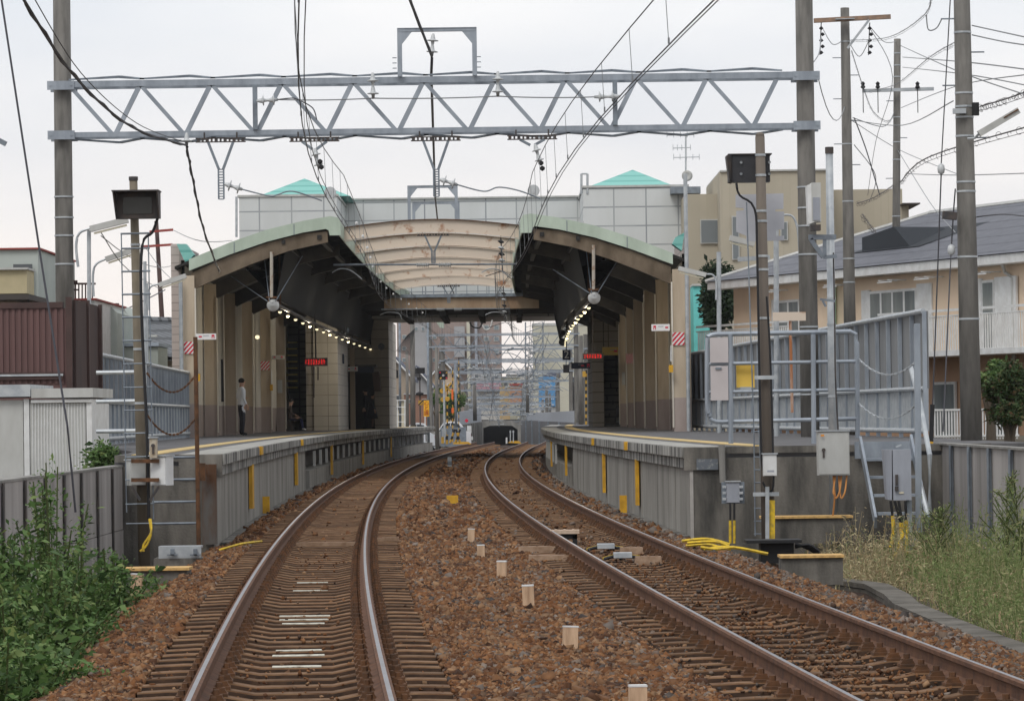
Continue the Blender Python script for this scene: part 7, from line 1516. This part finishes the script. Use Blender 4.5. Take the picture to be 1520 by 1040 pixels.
# tall grass on the right
def grass(name, n, box, hmin, hmax, m, sz, leaves, label=None, bend=.15):
    C, mb, S_ = [], MB(), []
    V, Fq = [], []
    for i in range(n):
        u, v = random.random(), random.random(); D = box[0]+(box[1]-box[0])*u; x0 = box[2](D); x1 = box[3](D); x = x0+(x1-x0)*v; h = random.uniform(hmin, hmax)*(.45+.55*min(1, (x-x0)/.7))*(.72+.38*math.sin(x*4.1+D*1.7)*math.sin(D*.9+1)) ; lx, ly = random.gauss(0,bend)*h, random.gauss(0,bend)*h
        b0 = np.array([x, D, -.62]); t0 = b0+np.array([lx, ly, h]); w = .005
        k = len(V); V += [b0+[-w,0,0], b0+[w,0,0], t0+[w*.4,0,0], t0-[w*.4,0,0]]; Fq.append((k,k+1,k+2,k+3))
        for _ in range(leaves): q = random.random()**.6; p = b0+(t0-b0)*q; ww = .07*(1.2-q*.7); C.append((p[0]+random.gauss(0,ww), p[1]+random.gauss(0,ww), p[2]+random.gauss(0,.03)))
    tag(fast(name, V, Fq, m), kind='stuff'); tag(leafmesh(name, C, sz, m, (0,0,0), up=.9, asp=.22), kind='stuff')
gx0 = lambda D: 4.75+.0*D if D < 44 else 4.4
grass('tall_grass', 900, (32, 47.5, lambda D: float(np.interp(D,[32,38,44,48],[4.45,4.5,4.65,4.6])), lambda D: 5.95), .6, 1.15, grassm, .045, 34)
grass('tall_grass', 420, (33, 48.5, lambda D: float(np.interp(D,[32,38,44,48],[4.5,4.55,4.5,4.2])), lambda D: 5.9), .35, .75, strawm, .05, 22, bend=.3)
grass('tall_grass', 420, (44, 50.4, lambda D: 3.9, lambda D: 5.6), .35, .95, strawm, .05, 24, bend=.22)
def tallweed(x, D, h, label):
    base = Vector((XAT(x, D, 800), D, -.6)); t = thing('tall_weed', label, 'weed', base, 'tall feathery weeds at the right wall'); S_, C = [], []
    tp = base+Vector((random.gauss(0,.08), 0, h)); S_.append([base, base.lerp(tp,.5), tp])
    for k in range(30):
        u = random.uniform(.3,.97); p = base.lerp(tp, u); a = random.random()*6.28; L = (.17*(1.15-u)+.06)*random.uniform(.6,1.5); q = p+Vector((math.cos(a)*L*1.2, math.sin(a)*L, L*random.uniform(.8,2))); S_.append([p, p.lerp(q,.5), q])
        for _ in range(34): c = p.lerp(q, random.random()); C.append((c.x+random.gauss(0,.022), c.y+random.gauss(0,.022), c.z+random.gauss(0,.025)))
    for _ in range(260): u = random.random(); c = base.lerp(tp, u); C.append((c.x+random.gauss(0,.05), c.y+random.gauss(0,.05), c.z))
    stems(S_, t, mat('weed stem', (.07,.09,.03)), .006); leafmesh('foliage', C, .035, grassm, base, up=.8, asp=.28, par=t)
for x, D, h, lab in ((1492,42,1.35,'tallest feathery weed before the right wall'),(1521,39.5,1.4,'feathery weed cut by the right edge'),(1386,44.5,.95,'feathery weed below the end of the right wall')): tallweed(x, D, h, lab)
def tree(x, y, r, D, label, m, n, sz, sq=1.0, trunk_y=650):
    c = W(x, y, D); R = r*D/5400; base = Vector((c.x, D, -.6)); t = thing('tree', label, 'tree', base); mb = MB(); mb.tube([base, base.lerp(c,.6), c], [.14,.10,.05], 8)
    lobes = [(c+Vector((random.gauss(0,.45)*R, random.gauss(0,.45)*R, random.gauss(0,.45)*R*sq)), R*random.uniform(.35,.6)) for _ in range(14)]
    for l, lr in lobes[:7]: mb.tube([base.lerp(c,.6), l], [.05,.02], 5)
    mb.build('trunk', mat('bark', (.10,.08,.06)), t); C = []
    for i in range(n): l, lr = random.choice(lobes); d = np.random.randn(3); d /= np.linalg.norm(d); p = np.array(l)+d*lr*random.uniform(.55,1.05)*np.array([1,1,sq]); C.append(p)
    leafmesh('crown', C, sz, m, base, par=t)
tree(1068, 458, 36, 112, 'dark round evergreen behind the right canopy corner', leafd, 14000, .12, 1.1)
tree(1497, 572, 34, 70, 'leafy garden tree at the right edge below the balcony', mat('garden leaf', (.04,.07,.03), rough=.6, island=[(.02,.04,.015),(.05,.09,.03),(.08,.13,.045),(.12,.06,.03)], transl=.2), 9000, .07, .9); tree(1470, 560, 22, 72, 'lighter green shrub crown left of the garden tree', leafm, 5000, .065, .9)
tree(1500, 618, 22, 68, 'low dark shrub at the right edge above the wall', MATS['garden leaf'], 6000, .065, .8); tree(672, 600, 14, 255, 'green trees behind the crossing posts', leafm, 5000, .15, 1.4); tree(646, 594, 9, 262, 'small green tree left of the grey square pole', leafm, 2500, .14, 1.2)

# ================================================================== AIR
mb = MB(); mb.span(-160, 160, -8, 760, -9, 60)
hz_ = bpy.data.materials.new('pale air'); hz_.use_nodes = True; hn = hz_.node_tree; hn.nodes.clear()
ho = hn.nodes.new('ShaderNodeOutputMaterial'); hv = hn.nodes.new('ShaderNodeVolumePrincipled'); hv.inputs['Density'].default_value = .00013; hv.inputs['Color'].default_value = (.93,.95,1,1); hv.inputs['Anisotropy'].default_value = .3
hn.links.new(hv.outputs[0], ho.inputs['Volume'])
tag(mb.build('haze', hz_), kind='stuff')
